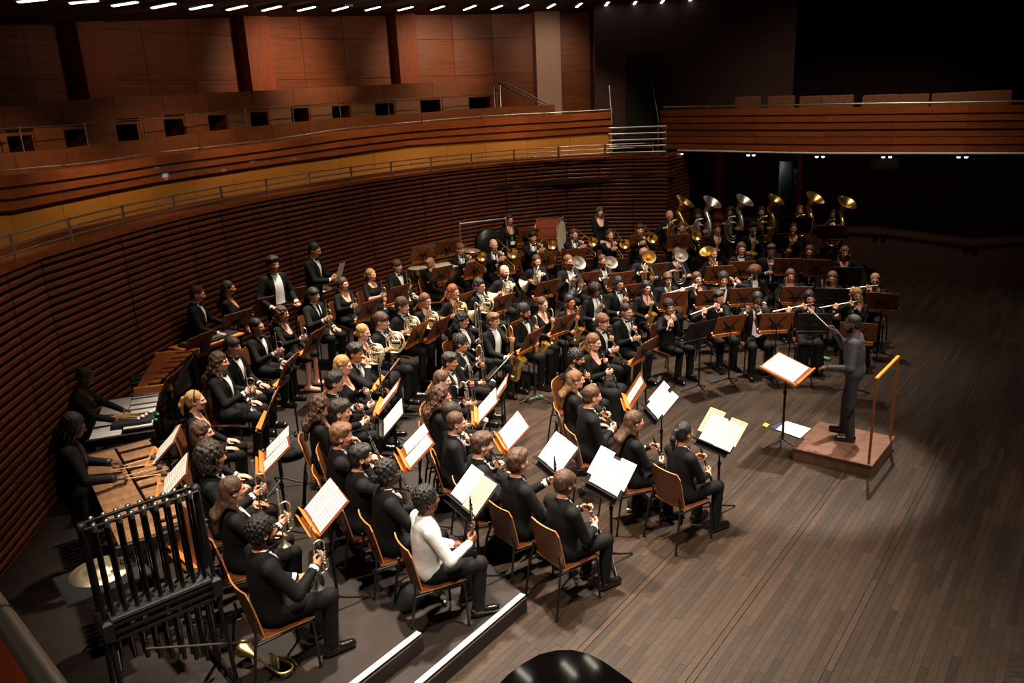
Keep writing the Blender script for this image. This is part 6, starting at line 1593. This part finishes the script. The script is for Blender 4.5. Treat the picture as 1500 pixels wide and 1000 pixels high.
# ------------------------------------------------------------------ percussion
def bars_frame(name, label, cat, A, B, z0, z1, W, n, bar_mt, taper=1.0, accid=True, sx_flip=1, floor_z=.32):
    # A to B: the player's edge in plan, low end first; bars run from that edge away from the player by W
    A, B = np.array(A), np.array(B); d = B-A; L = np.linalg.norm(d); u = d/L; v = np.array((-u[1], u[0]))*sx_flip
    c = (A+B)/2+v*W/2; rz = math.atan2(u[1], u[0]); rt = empty(name, (*c, floor_z), rz, label=label, category=cat); h = z1-floor_z; f = sx_flip
    w_ = L/n
    for i in range(n):
        t = (i+.5)/n; lw = W*.48*(1-(1-taper)*t); y = -W/2+.01+lw/2+(W*.48-lw)*.5*0
        m = MB(); m.box((-L/2+(i+.5)*w_, f*y, h), (w_*.90, lw, .022), bev=.003); m.obj('bar', bar_mt, rt)
        if accid and i % 7 not in (2, 6) and i < n-1:
            lw2 = W*.46*(1-(1-taper)*t); m = MB(); m.box((-L/2+(i+1)*w_, f*(-W/2+lw+.03+lw2/2), h+.024), (w_*.88, lw2, .022), bev=.003); m.obj('bar', bar_mt, rt)
    for sx, tt in ((-1, 1.0), (1, taper)):
        m = MB(); Wt = W*(.5+.5*tt) if sx > 0 else W; m.box((sx*(L/2+.03), f*(-W/2+Wt/2), h-.03), (.04, Wt+.04, .09), bev=.006); m.obj('end_piece', 'frame_wood' if bar_mt == 'orange_bar' else 'black', rt)
        for sy in (-1, 1):
            m = MB(); yy = f*(-W/2+Wt/2)+sy*(Wt/2-.04); m.tube([(sx*(L/2-.02), yy, h-.06), (sx*(L/2+.02), yy, .08)], .016, 8); m.lathe([(.04, -.015), (.04, .015)], (sx*(L/2+.02), yy, .04), (1, 0, 0), 10); m.obj('leg', 'black_metal', rt)
        m = MB(); m.box((sx*(L/2+.02), f*(-W/2+Wt/2), .10), (.04, Wt, .04)); m.obj('foot_beam', 'black_metal', rt)
    for k, yy in enumerate((-W*.5+.05, -W*.06, W*.04, W*.44)):
        m = MB(); m.tube([(-L/2, f*yy, h-.03), (L/2, f*(yy*(1-(1-taper)*.5) if yy > 0 else yy), h-.03)], .012, 6); m.obj('bar_rail', 'black', rt)
    m = MB()
    for i in range(n):
        t = i/n; m.tube([(-L/2+(i+.5)*w_, f*-W*.25, h-.04), (-L/2+(i+.5)*w_, f*-W*.25, h-.04-.5*(1-.7*t))], w_*.36, 8)
        m.tube([(-L/2+(i+1)*w_, f*W*.2, h-.04), (-L/2+(i+1)*w_, f*W*.2, h-.04-.45*(1-.7*t))], w_*.34, 8)
    m.obj('resonator_pipes', 'dull_steel', rt, kind='stuff'); return rt, u, v
zM = .32+.90
bars_frame('marimba', 'marimba with two rows of rosewood bars beside the chimes', 'marimba', at(115, 672, zM)[:2], at(172, 800, zM)[:2], .32, zM, .68, 30, 'rosewood')
zV = .32+.93
bars_frame('vibraphone', 'vibraphone with pale metal bars against the slatted wall', 'vibraphone', at(152, 588, zV)[:2], at(129, 645, zV)[:2], .32, zV, .64, 22, 'alu_bar')
zX = 1.38
bars_frame('xylophone', 'tapering orange-barred marimba behind the vibraphone', 'marimba', at(228, 519, zX)[:2], at(199, 568, zX)[:2], .32, zX, .55, 24, 'orange_bar', taper=.42)
# towel tray with mallets on the vibraphone
c = at(195, 614, zV+.05); rt = empty('mallet_tray', tuple(c), -1.3, label='black cloth covered tray at the far end of the vibraphone', category='tray')
m = MB(); m.box((0, 0, .0), (.30, .42, .03), bev=.008); m.obj('tray_top', 'black_cloth', rt); m = MB(); m.box((.16, 0, -.10), (.012, .42, .2)); m.obj('cloth_drop', 'black_cloth', rt); m = MB(); m.tube([(0, 0, -.9), (0, 0, -.02)], .015, 8); m.obj('pole', 'black_metal', rt)
m = MB(); m.lathe([(.22, -.93), (.22, -.90), (.02, -.88)], n=14); m.obj('base', 'black_metal', rt)
for i in range(7):
    A_ = c+np.array((-.30+.012*i, .02+.03*math.sin(i*2)+.012*i, .028)); B_ = A_+np.array((.40, .03*i-.10, .006))
    s = Spec(); m = MB(); m.tube([(0, 0, 0), B_-A_], .0045, 6); s.part('stick', m, 'mallet_stick'); m = MB(); m.sph(B_-A_, .020, 10); s.part('head', m, 'cloth_white')
    make(s, 'mallet', Matrix.Translation(tuple(A_)), ORD[i]+' white-headed mallet from the near edge of the black tray', 'mallet', 'mallets lying on the black tray')
# black instrument case behind the vibraphone
c = at(199, 586, 1.0); rt = empty('percussion_case', (c[0]+.1, c[1]+.25, .32), .5, label='small black percussion case on a stand behind the vibraphone', category='case')
m = MB(); m.box((0, 0, .86), (.46, .26, .12), bev=.02); m.obj('case_body', 'black', rt); m = MB(); m.box((0, 0, .93), (.44, .24, .02), bev=.008); m.obj('lid', 'black_cloth', rt); m = MB(); m.tube([(0, 0, .02), (0, 0, .82)], .016, 8); m.lathe([(.2, 0), (.2, .02), (.02, .04)], n=14); m.obj('stand', 'black_metal', rt)
# bells on a wooden table
bz = 1.30; c = at(303, 497, bz); rz = 1.05; rt = empty('bell_table', (c[0], c[1], .32), rz, label='orange wooden percussion table before the man with short cropped hair', category='table'); h = bz-.32
m = MB(); m.box((0, 0, h-.02), (1.0, .50, .03), bev=.006); m.obj('table_top', 'frame_wood', rt)
for sx in (-1, 1):
    for sy in (-1, 1): m = MB(); m.tube([(sx*.45, sy*.2, h-.03), (sx*.47, sy*.22, 0)], .016, 8); m.obj('leg', 'black_metal', rt)
rt = empty('glockenspiel', (c[0], c[1], bz), rz, label='glockenspiel of small metal bars on the orange table', category='glockenspiel')
m = MB(); m.box((-.12, -.05, .018), (.62, .34, .03), bev=.004); m.obj('case', 'black', rt)
for i in range(16):
    for r_ in (0, 1):
        if r_ and i % 7 in (2, 6): continue
        m = MB(); m.box((-.40+.036*i+.018*r_, -.12+.15*r_, .040+.006*r_), (.028, .13-.003*i, .008)); m.obj('bar', 'silver', rt)
rt = empty('cloth', (c[0], c[1], bz+.0), rz, label='dark cloth with small mallets beside the glockenspiel', category='cloth')
m = MB(); m.box((.35, .02, .008), (.26, .36, .012), bev=.004); m.obj('cloth_sheet', 'black_cloth', rt)
# players of the keyboards
face_m = lambda a: math.atan2(-math.cos(a), math.sin(a))
mw, B = standing(100, 604, .32, 1.66, 'mallets_near', 0, 'plain_suit', 'dreads', BLK, DK, 'marimba player with long black dreadlocks in black suit', yaw=math.atan2(-.9, .44), shirt='black')
g_ = 'four mallets of the marimba player'
for mi, (hx, hy, dx, dy) in enumerate(((-.12, .45, .02, .34), (-.14, .45, -.14, .28), (.12, .47, -.10, .30), (.15, .47, .06, .33))):
    held_stick('mallet', mw, (hx, hy-.12, 1.01), (hx+dx, hy+dy, .99), .0055, 'mallet_stick', (.030, 'mallet_grey'), ('inner far', 'outer far', 'inner near', 'outer near')[mi]+' grey-headed mallet of the marimba player', 'mallet', g_)
mw, B = standing(119, 537, .32, 1.60, 'mallets', 1, 'dress', 'crop', BLK, DK, 'vibraphone player in glasses and black v-neck top', yaw=math.atan2(-.86, .25), extras=('glasses',))
for hx, dx in ((.16, -.02), (-.10, .05)):
    held_stick('mallet', mw, (hx, .50, 1.02), (hx+dx, .86, .97), .005, 'mallet_stick', (.022, 'green'), ('mallet with green head in the far hand of the vibraphone player' if hx < 0 else 'mallet with green head in the near hand of the vibraphone player'), 'mallet', 'green mallets of the vibraphone player')
standing(285, 417, .32, 1.76, 'bells', 0, 'tux', 'short', BRN, FA, 'percussionist with short cropped brown hair and bow tie at the bells', yaw=math.atan2(-.9, .1))
standing(331, 410, .32, 1.70, 'front', 1, 'dress', 'long', DRK, TA, 'dark-haired woman in square-necked black dress by the slatted wall', yaw=math.atan2(-.9, .1))
mw, B = standing(397, 373, .32, 1.92, 'holding', 0, 'open', 'swept', DRK, LI, 'stout man with open jacket, white shirt and bow tie', yaw=math.atan2(-.75, -.6))
held_stick('drum_stick', mw, (.16, .30, .99), (-.10, .55, 1.06), .010, 'bassoon_wood', None, 'dark stick in the hands of the stout man', 'stick')
mw, B = standing(458, 354, .32, 1.90, 'reading', 0, 'tux', 'short', BLK, TA, 'young man in tuxedo reading a white page behind the cymbal', yaw=math.atan2(-.9, -.2))
m = MB(); m.page((.0, .50, 1.22), (1, 0, 0), (0, .35, .9), .24, .32); o = m.obj('page', 'paper_plain'); o.matrix_world = mw; o['label'] = 'white page held up by the young man behind the cymbal'; o['category'] = 'page'
standing(745, 313, .48, 1.66, 'side_arm', 1, 'dress', 'long', BLK, TA, 'percussionist in black with green lanyard beside the bass drum')
mwl = Matrix(bpy.data.objects['person.%03d' % (len([o for o in bpy.data.objects if o.name.startswith('person')])-1)].matrix_world)
m = MB(); m.tube([(-.05, .10, 1.42), (-.02, .150, 1.22), (0, .155, 1.12)], .008, 6); m.tube([(.05, .10, 1.42), (.02, .150, 1.22), (0, .155, 1.12)], .008, 6)
rt = make(Spec(), 'lanyard', mwl, 'green lanyard with white badge on the percussionist', 'lanyard'); m.obj('strap', 'green', rt); m = MB(); m.box((0, .165, 1.07), (.10, .006, .075)); m.obj('badge', 'cloth_white', rt)
standing(878, 302, .48, 1.66, 'front', 1, 'dress', 'wavy_long', BRN, FA, 'woman with very long brown curls standing by the slatted wall')
# suspended cymbals, drums, gong, bass drum
def cymbal_stand(X, Y, z, fz, r, lab, tilt=(.1, .05)):
    c = at(X, Y, z); rt = empty('cymbal_stand', (c[0], c[1], fz), label=lab, category='cymbal'); h = z-fz
    m = MB(); ax = nrm(np.array((tilt[0], -tilt[1], 1))); m.lathe([(.012, .03), (.05, .028), (.06, .012), (r*.6, .004), (r, -.008), (r, -.010), (r*.5, .0), (.05, .005)], (0, 0, h), ax, 28); m.obj('cymbal', 'cymbal', rt)
    m = MB(); m.tube([(0, 0, .1), (0, 0, h+.05)], .011, 8); m.obj('pole', 'steel', rt)
    for a in (.3, 2.4, 4.5): m = MB(); m.tube([(0, 0, .35), (.28*math.cos(a), .28*math.sin(a), .01)], .009, 6); m.obj('leg', 'steel', rt)
cymbal_stand(467, 422, 1.27, .32, .25, 'suspended cymbal before the young man with the page')
def drum(X, Y, z, fz, r, depth, lab, nm='timpani', shell='brass_dark', kettle=True):
    c = at(X, Y, z); rt = empty(nm, (c[0], c[1], fz), label=lab, category='drum'); h = z-fz
    m = MB(); m.lathe([(.001, 0), (r*.97, 0), (r, -.008)], (0, 0, h), n=28); m.obj('drum_head', 'skin_head', rt)
    m = MB(); m.lathe([(r*1.02, .004), (r*1.04, -.01), (r*1.02, -.03)], (0, 0, h), n=28); m.obj('hoop', 'steel', rt)
    m = MB(); m.lathe([(r, -.02)]+[(r*math.cos(t), -.05-depth*math.sin(t)) for t in np.linspace(.1, 1.5, 7)] if kettle else [(r, -.02), (r, -depth)], (0, 0, h), n=24); m.obj('shell', shell, rt)
    for a in np.linspace(0, 2*PI, 7)[:-1]: m = MB(); m.tube([(r*1.04*math.cos(a), r*1.04*math.sin(a), h), (r*1.0*math.cos(a), r*math.sin(a), h-.14)], .007, 6); m.obj('lug', 'steel', rt)
    for a in (.5, 2.6, 4.7): m = MB(); m.tube([(r*.95*math.cos(a), r*.95*math.sin(a), h-.12), (r*.8*math.cos(a), r*.8*math.sin(a), .0)], .014, 6); m.obj('leg', 'black_metal', rt)
drum(612, 392, 1.36, .48, .21, .28, 'kettledrum with pale head left of the blond woman in turtleneck')
drum(654, 388, 1.38, .48, .30, .34, 'larger kettledrum with pale head behind the blond woman in turtleneck')
cymbal_stand(690, 366, 1.6, .48, .2, 'small suspended cymbal behind the first trombonists')
gA, gB = at(673, 328, 2.05)[:2], at(741, 320, 2.05)[:2]; gA = at(671, 328, 2.3)[:2]*.0+gA
d_ = gB-gA; Lg = np.linalg.norm(d_); k_ = 1.25/Lg
rt = empty('gong_stand', (*gA, .48), math.atan2(d_[1], d_[0]), label='dark gong hanging in a bent steel frame by the slatted wall', category='gong'); hg = 2.05-.48
m = MB(); m.tube(bez([(0, 0, .03), (0, 0, hg-.1), (.03, 0, hg-.02), (.10, 0, hg), (Lg-.1, 0, hg), (Lg-.03, 0, hg-.02), (Lg, 0, hg-.1), (Lg, 0, .03)], 5), .022, 8); m.obj('frame', 'steel', rt)
for sx in (0, Lg): m = MB(); m.tube([(sx, -.3, .02), (sx, .3, .02)], .02, 8); m.obj('foot', 'steel', rt)
m = MB(); m.lathe([(.001, .02), (.08, .02), (.29, .008), (.32, -.05), (.33, -.05), (.30, .02), (.08, .035), (.001, .035)], (Lg*.6, 0, hg-.50), (0, -1, 0), 30); m.obj('gong', 'black_metal', rt)
for sx in (-.15, .15): m = MB(); m.tube([(Lg*.6+sx, 0, hg), (Lg*.6+sx, .01, hg-.26)], .005, 5); m.obj('cord', 'black', rt)
c = at(806, 345, 1.42); ya = -.35; rt = empty('bass_drum', (c[0], c[1], .48), ya, label='reddish wooden bass drum on its stand by the slatted wall', category='drum')
m = MB(); m.lathe([(.40, -.27), (.40, .27)], (0, 0, .94), (1, 0, 0), 30); m.obj('shell', 'drum_wood', rt)
for sx in (-1, 1):
    m = MB(); m.lathe([(.001, sx*.275), (.40, sx*.275)], (0, 0, .94), (1, 0, 0), 30); m.obj('drum_head', 'skin_head', rt)
    m = MB(); m.lathe([(.405, sx*.29), (.43, sx*.285), (.43, sx*.24), (.405, sx*.235)], (0, 0, .94), (1, 0, 0), 30); m.obj('hoop', 'drum_wood', rt)
for a in np.linspace(0, 2*PI, 11)[:-1]:
    m = MB(); m.tube([(-.27, .42*math.cos(a), .94+.42*math.sin(a)), (.27, .42*math.cos(a), .94+.42*math.sin(a))], .006, 5); m.sph((-.29, .43*math.cos(a), .94+.43*math.sin(a)), .022, 6); m.sph((.29, .43*math.cos(a), .94+.43*math.sin(a)), .022, 6); m.obj('tension_rod', 'steel', rt)
for sx in (-1, 1):
    for sy in (-1, 1): m = MB(); m.tube([(sx*.22, sy*.30, .62), (sx*.26, sy*.40, 0)], .016, 8); m.obj('leg', 'black_metal', rt)
# tubular chimes
tA, tB = at(120, 772, 1.92), at(286, 716, 1.92); d_ = (tB-tA)[:2]; Lc = np.linalg.norm(d_); rz = math.atan2(d_[1], d_[0])
rt = empty('tubular_chimes', (tA[0], tA[1], .32), rz, label='rack of black tubular chimes in the front corner', category='chimes'); H = 1.60
for sx in (0, Lc):
    for sy in (-.10, .10):
        m = MB(); m.tube([(sx, sy*.35, H), (sx, sy*.8, .82), (sx, sy*1.9, .06)], .017, 8); m.obj('post', 'black_metal', rt)
    m = MB(); m.tube([(sx, -.34, .05), (sx, .34, .05)], .022, 8); m.obj('foot', 'black_metal', rt)
    for sy in (-.3, .3): m = MB(); m.lathe([(.012, -.02), (.045, -.018), (.045, .018), (.012, .02)], (sx, sy, .045), (1, 0, 0), 12); m.obj('wheel', 'black', rt)
    m = MB(); m.box((sx, 0, .83), (.07, .26, .17), bev=.02); m.obj('bracket', 'black', rt)
    m = MB(); m.lathe([(.025, -.03), (.04, -.02), (.04, .02), (.025, .03)], (sx, 0, H), (1, 0, 0), 12); m.obj('corner_clamp', 'black', rt)
for sy in (-.055, .055): m = MB(); m.tube([(0, sy, H), (Lc, sy, H)], .014, 8); m.obj('top_beam', 'black_metal', rt)
m = MB(); m.box((Lc/2, 0, .90), (Lc-.06, .21, .03), bev=.004)
m.obj('damper_plate', 'grey_plate', rt)
for z in (.86, .80, .745): m = MB(); m.box((Lc/2, -.09, z), (Lc-.06, .03, .018)); m.box((Lc/2, .09, z), (Lc-.06, .03, .018)); m.obj('damper_bar', 'black', rt)
for i in range(18):
    row = i % 2; x = .06+(Lc-.12)*(i-row)/16+.012*row; L_ = .98+.42*i/17; sy = -.06+.12*row
    m = MB(); m.tube([(x, sy, H-.01), (x, sy, H-.03-L_)], .0165, 9, caps=False); m.obj('chime_tube', 'chime_metal' if 'chime_metal' in M else 'black_metal', rt)
    m = MB(); m.lathe([(.001, .03), (.016, .026), (.018, 0), (.018, -.03)], (x, sy, H+.0), n=10); m.obj('tube_cap', 'steel', rt)
m = MB(); m.tube([(.2, -.12, .60), (Lc+.15, -.16, .30)], .010, 6); m.obj('pedal_rod', 'dull_steel', rt)
m = MB(); m.tube([(Lc*.75, -.2, .12), (Lc*.75, -.42, .05)], .016, 8); m.box((Lc*.75, -.45, .045), (.09, .14, .018), bev=.004); m.obj('pedal', 'steel', rt)
# cymbal lying on the black trap table
tz = .32+.72; c = at(150, 842, tz); rt = empty('trap_table', (c[0], c[1], .32), rz, label='black padded trap table behind the chimes', category='table')
m = MB(); m.box((0, 0, .705), (.62, .50, .03), bev=.008); m.obj('table_top', 'black_cloth', rt); m = MB(); m.tube([(0, 0, .05), (0, 0, .69)], .018, 8); m.obj('pole', 'black_metal', rt)
for a in (.3, 2.4, 4.5): m = MB(); m.tube([(0, 0, .25), (.3*math.cos(a), .3*math.sin(a), .01)], .010, 6); m.obj('leg', 'black_metal', rt)
m = MB(); cy = at(148, 836, tz); m.lathe([(.012, .035), (.05, .033), (.06, .018), (.15, .010), (.235, .002), (.235, .0), (.0, .0)], (0, 0, 0), n=32)
o = m.obj('cymbal', 'cymbal', loc=(cy[0], cy[1], tz+.002)); o['label'] = 'pale cymbal lying flat on the black trap table'; o['category'] = 'cymbal'

# big wood stand with two sheets at the marimba, stands of the percussion
for X, Y, z, fz, pgs, tilt, yw, lab in ((243, 654, 1.34, .32, 'double', .8, 0, 'marimba player, farther of two'), (256, 700, 1.34, .32, 'double', .8, 0, 'marimba player, nearer of two'), (249, 563, 1.36, .32, None, .5, 0, 'vibraphone player'), (279, 784, 1.22, .32, None, .35, .3, 'chimes, half hidden behind their tubes'), (291, 505, 1.42, .32, None, .45, -.2, 'orange-barred marimba'), (346, 470, 1.40, .32, 'single', .5, -.3, 'man at the bells'), (394, 446, 1.42, .32, 'single', .5, -.3, 'stout man by the wall'), (428, 434, 1.42, .32, None, .5, -.3, 'man behind the suspended cymbal'), (619, 370, 1.62, .48, None, .5, -.2, 'nearer kettledrum'), (655, 362, 1.62, .48, None, .5, -.1, 'larger kettledrum'), (773, 345, 1.62, .48, None, .5, 0, 'bass drum')):
    P = at(X, Y, z); yaw = face(P[0], P[1])+yw; sp = stand(True, z-fz, tilt); c = sp.frame[0]
    mw = TRS(P[0]+math.sin(yaw)*c[1], P[1]-math.cos(yaw)*c[1], fz, yaw)
    make(sp, 'music_stand', mw, 'tall wooden music stand of the '+lab, 'music stand', 'music stands of the band')
    if pgs: make(pages(pgs, sp.frame), 'sheet_music', mw, 'sheet music on the tall stand of the '+lab, 'sheet music', 'sheet music on the stands')

# grand piano at the lower edge
def piano():
    # outline of the lid, tail towards the orchestra; built in plan from its visible tail
    pts = [at(x, y, 1.0)[:2] for x, y in ((728, 1004), (745, 987), (765, 972), (790, 958), (815, 952), (838, 951.5), (862, 957), (885, 969), (905, 983), (922, 995), (935, 1007))]
    c = np.mean(pts, 0); back = nrm(np.array((.12, -1)))
    w0, w1 = pts[0], pts[-1]; ext = [w1+back*.5+np.array((.25, 0)), w1+back*1.5+np.array((.32, 0)), w0+back*1.5+np.array((-.28, 0)), w0+back*.5+np.array((-.2, 0))]
    poly = [p-c for p in pts]+[p-c for p in ext]
    rt = empty('grand_piano', (c[0], c[1], 0), label='closed glossy black grand piano at the lower edge', category='piano')
    m = MB(); m.prism([tuple(p) for p in poly][::-1], .975, 1.0); m.obj('lid', 'piano_black', rt)
    sm = [p*.97 for p in poly]; m = MB(); m.prism([tuple(p) for p in sm][::-1], .66, .97); m.obj('case', 'piano_black', rt)
    for q in (poly[5]*.7, poly[11]*.85, poly[14]*.85) if len(poly) > 14 else (poly[5]*.7, poly[11]*.85, poly[13]*.85):
        m = MB(); m.lathe([(.03, .05), (.045, .12), (.06, .5), (.07, .66)], (q[0], q[1], 0), n=12); m.obj('leg', 'piano_black', rt)
        m = MB(); m.lathe([(.012, -.02), (.05, -.018), (.05, .018), (.012, .02)], (q[0], q[1], .05), (1, 0, 0), 12); m.obj('caster', 'brass', rt)
piano()
# canopy lamps that the lid mirrors
for ci, (X, Y, X2, Y2) in enumerate(((757, 978, 778, 998), (823, 969, 844, 990), (857, 960, 875, 979))):
    e = []
    for q in ((X, Y), (X2, Y2)):
        p = at(*q, 1.0); d = p-EYE; d[2] *= -1; e.append(p+d*((9.6-1.0)/d[2]))
    c = (e[0]+e[1])/2; dd = e[1]-e[0]; L = np.linalg.norm(dd)
    rt = empty('canopy_lamp', tuple(c), math.atan2(dd[1], dd[0]), label=ORD[ci]+' linear canopy lamp from the left, mirrored in the piano lid', category='lamp', group='linear canopy lamps above the stage')
    m = MB(); m.box((0, 0, 0), (L*.9, .10, .03)); m.obj('diffuser', 'lamp', rt); m = MB(); m.box((0, 0, .04), (L, .16, .05)); m.obj('housing', 'black_metal', rt)
    m = MB(); m.tube([(0, 0, .06), (0, 0, 2.6)], .01, 6); m.obj('cable', 'black', rt)

# balcony rail in the lower left corner
a, b = at(-40, 842, 3.3), at(110, 1054, 3.3); a = np.array(a); b = np.array(b)
rt = empty('balcony_rail', tuple(a), label='thick brushed steel balcony rail in the lower corner', category='railing')
d = b-a; m = MB(); m.tube([(0, 0, 0), d*.34], .028, 14); m.tube([d*.345, d*1.6], .028, 14); m.obj('rail_bar', 'satin_steel', rt); m = MB(); m.tube([d*.335, d*.35], .030, 14); m.obj('sleeve', 'dull_steel', rt)
n_ = nrm(np.array((-d[1], d[0], 0))); n_ = n_ if n_@(EYE-a) > 0 else -n_
R = np.array([[nrm(d)[0], n_[0], 0], [nrm(d)[1], n_[1], 0], [0, 0, 1]]); c = a+d*.6
m = MB(); m.box(tuple(c+n_*.018-np.array((0, 0, .86))), (np.linalg.norm(d)*2.4, .012, 1.7), R=R); par_ = struct('wall_balcony', m, 'orange_panel')
m = MB(); m.box(tuple(c+n_*.45-np.array((0, 0, 1.73))), (np.linalg.norm(d)*2.4, .8, .05), R=R); struct('balcony_floor', m, 'ceiling_dark')
for X, Y in ((38, 963), (0, 910)):
    p = at(X, Y, 3.2); m = MB(); m.sph((0, 0, 0), .012, 8); o = m.obj('step_light', 'lamp_small', loc=tuple(p)); o['label'] = 'tiny bright step light on the orange parapet, '+('nearer of two' if X else 'at the picture edge'); o['category'] = 'light'; o['group'] = 'step lights of the balcony parapet'

# flugelhorn lying on the riser by the front trumpeter
s = Spec(); 
m = MB(); m.lathe(bell_prof(.014, .078, .22, 10, 2.2), (0, 0, .08), (-1, .1, .05), 18); m.lathe(bell_prof(.012, .075, .218, 10, 2.2), (0, 0, .08), (-1, .1, .05), 18); s.part('bell', m, 'brass')
m = MB(); m.tube(bez([(0, 0, .08), (.15, -.02, .07), (.24, -.02, .06), (.28, .04, .055), (.24, .10, .055), (.10, .10, .06), (0, .09, .07)], 5), .011, 8); s.part('tubing', m, 'brass')
for i in range(3): m = MB(); m.tube([(.08+.035*i, .04, .02), (.08+.035*i, .045, .13)], .013, 8); m.tube([(.08+.035*i, .045, .13), (.08+.035*i, .045, .16)], .004, 5); s.part('valve', m, 'silver')
m = MB(); m.tube(bez([(.05, .11, .055), (.18, .15, .05), (.27, .12, .05)], 5), .007, 6); s.part('slide', m, 'brass')
c = at(383, 978, .33); make(s, 'flugelhorn', TRS(c[0], c[1], .325, -.55), 'golden flugelhorn lying on the riser under the front trumpeter', 'flugelhorn')

# bottles, bags and small things on the floor
def bottle(X, Y, z, lab, lying=False):
    s = Spec(); m = MB(); m.lathe([(.001, 0), (.03, 0), (.032, .02), (.032, .13), (.022, .165), (.012, .18), (.012, .20)], n=12); s.part('bottle_body', m, 'clear_plastic')
    m = MB(); m.lathe([(.0325, .05), (.0328, .055), (.0328, .105), (.0325, .11)], n=12); s.part('wrapper', m, 'green'); m = MB(); m.lathe([(.014, .195), (.014, .215), (.001, .216)], n=10); s.part('cap', m, 'cloth_white')
    c = at(X, Y, z); mw = Matrix.Translation((c[0], c[1], z+(.033 if lying else 0))) @ (Matrix.Rotation(PI/2, 4, 'X') if lying else Matrix.Identity(4)); mw = Matrix.Translation((c[0], c[1], 0)) @ Matrix.Rotation(X*.37, 4, 'Z') @ Matrix.Translation((-c[0], -c[1], 0)) @ mw
    make(s, 'water_bottle', mw, lab, 'bottle')
bottle(946, 752, 0, 'water bottle with green wrapper lying by the black bag', True)
bottle(857, 722, 0, 'water bottle lying under the floor row of clarinets', True)
bottle(646, 868, .16, 'water bottle under the white-shirted clarinettist', True)
bottle(795, 583, 0, 'crushed water bottle at the foot of a black stand pole', True)
bottle(967, 555, 0, 'water bottle beside the flautist with curled updo', True)
bottle(1053, 542, 0, 'water bottle standing between the shoes of the dark-haired flautist')
bottle(1153, 495, 0, 'water bottle standing under the row of flutes')
bottle(1216, 529, 0, 'water bottle lying behind the conductor stand', True)
def bag(X, Y, z, lab, w_=.30, h_=.26, mt='black_cloth'):
    s_ = Solid(); s_.ell((0, 0, h_*.45), (w_*.5, w_*.34, h_*.5), .05); s_.cap((-w_*.35, 0, .06), (w_*.35, 0, .06), .09, None, .06); s_.ell((0, .08, h_*.35), (w_*.35, .07, h_*.3), .03)
    V, F, G = s_.mesh(.02, curls(.006, 45)); V[:, 2] = np.maximum(V[:, 2], 0.0)
    c = at(X, Y, z); rt = empty('bag', (c[0], c[1], z), X*.2, label=lab, category='bag'); link('bag_body', np_mesh('bag_body', V, F, [mt]), rt)
    m = MB(); m.tube(bez([(-.08, 0, h_*.85), (-.05, 0, h_*1.15), (.05, 0, h_*1.15), (.08, 0, h_*.85)], 4), .008, 6); m.obj('strap', mt, rt)
bag(936, 748, 0, 'black bag beside the chair of the long-haired clarinettist')
bag(430, 668, .32, 'black bag behind the spread sheets of a trumpet stand')
bag(600, 888, .16, 'black bag under the chair of the white-shirted clarinettist')
bag(738, 812, 0, 'black bag between the two front clarinettists')
for X, Y, z, mt, lab in ((1100, 553, 0, 'yellow', 'small yellow card on the floor before the flutes'), (919, 597, 0, 'red', 'dark red folder leaning below a wooden stand tray')):
    c = at(X, Y, z); m = MB(); m.box((0, 0, .004), (.12, .09, .006)); o = m.obj('card' if mt == 'yellow' else 'folder', mt, loc=(c[0], c[1], z)); o.rotation_euler = (0, 0, .6); o['label'] = lab; o['category'] = o.name.split('.')[0]
def black_plate(X, Y, z, lab):
    c = at(X, Y, z); rt = empty('floor_mat', (c[0], c[1], z), .7, label=lab, category='mat'); m = MB(); m.box((0, 0, .006), (.32, .2, .012), bev=.003); m.obj('mat_sheet', 'black', rt)
black_plate(1048, 556, 0, 'small black mat at the feet of the dark-haired flautist')
black_plate(1101, 550, 0, 'small black mat at the feet of the piccolo player')
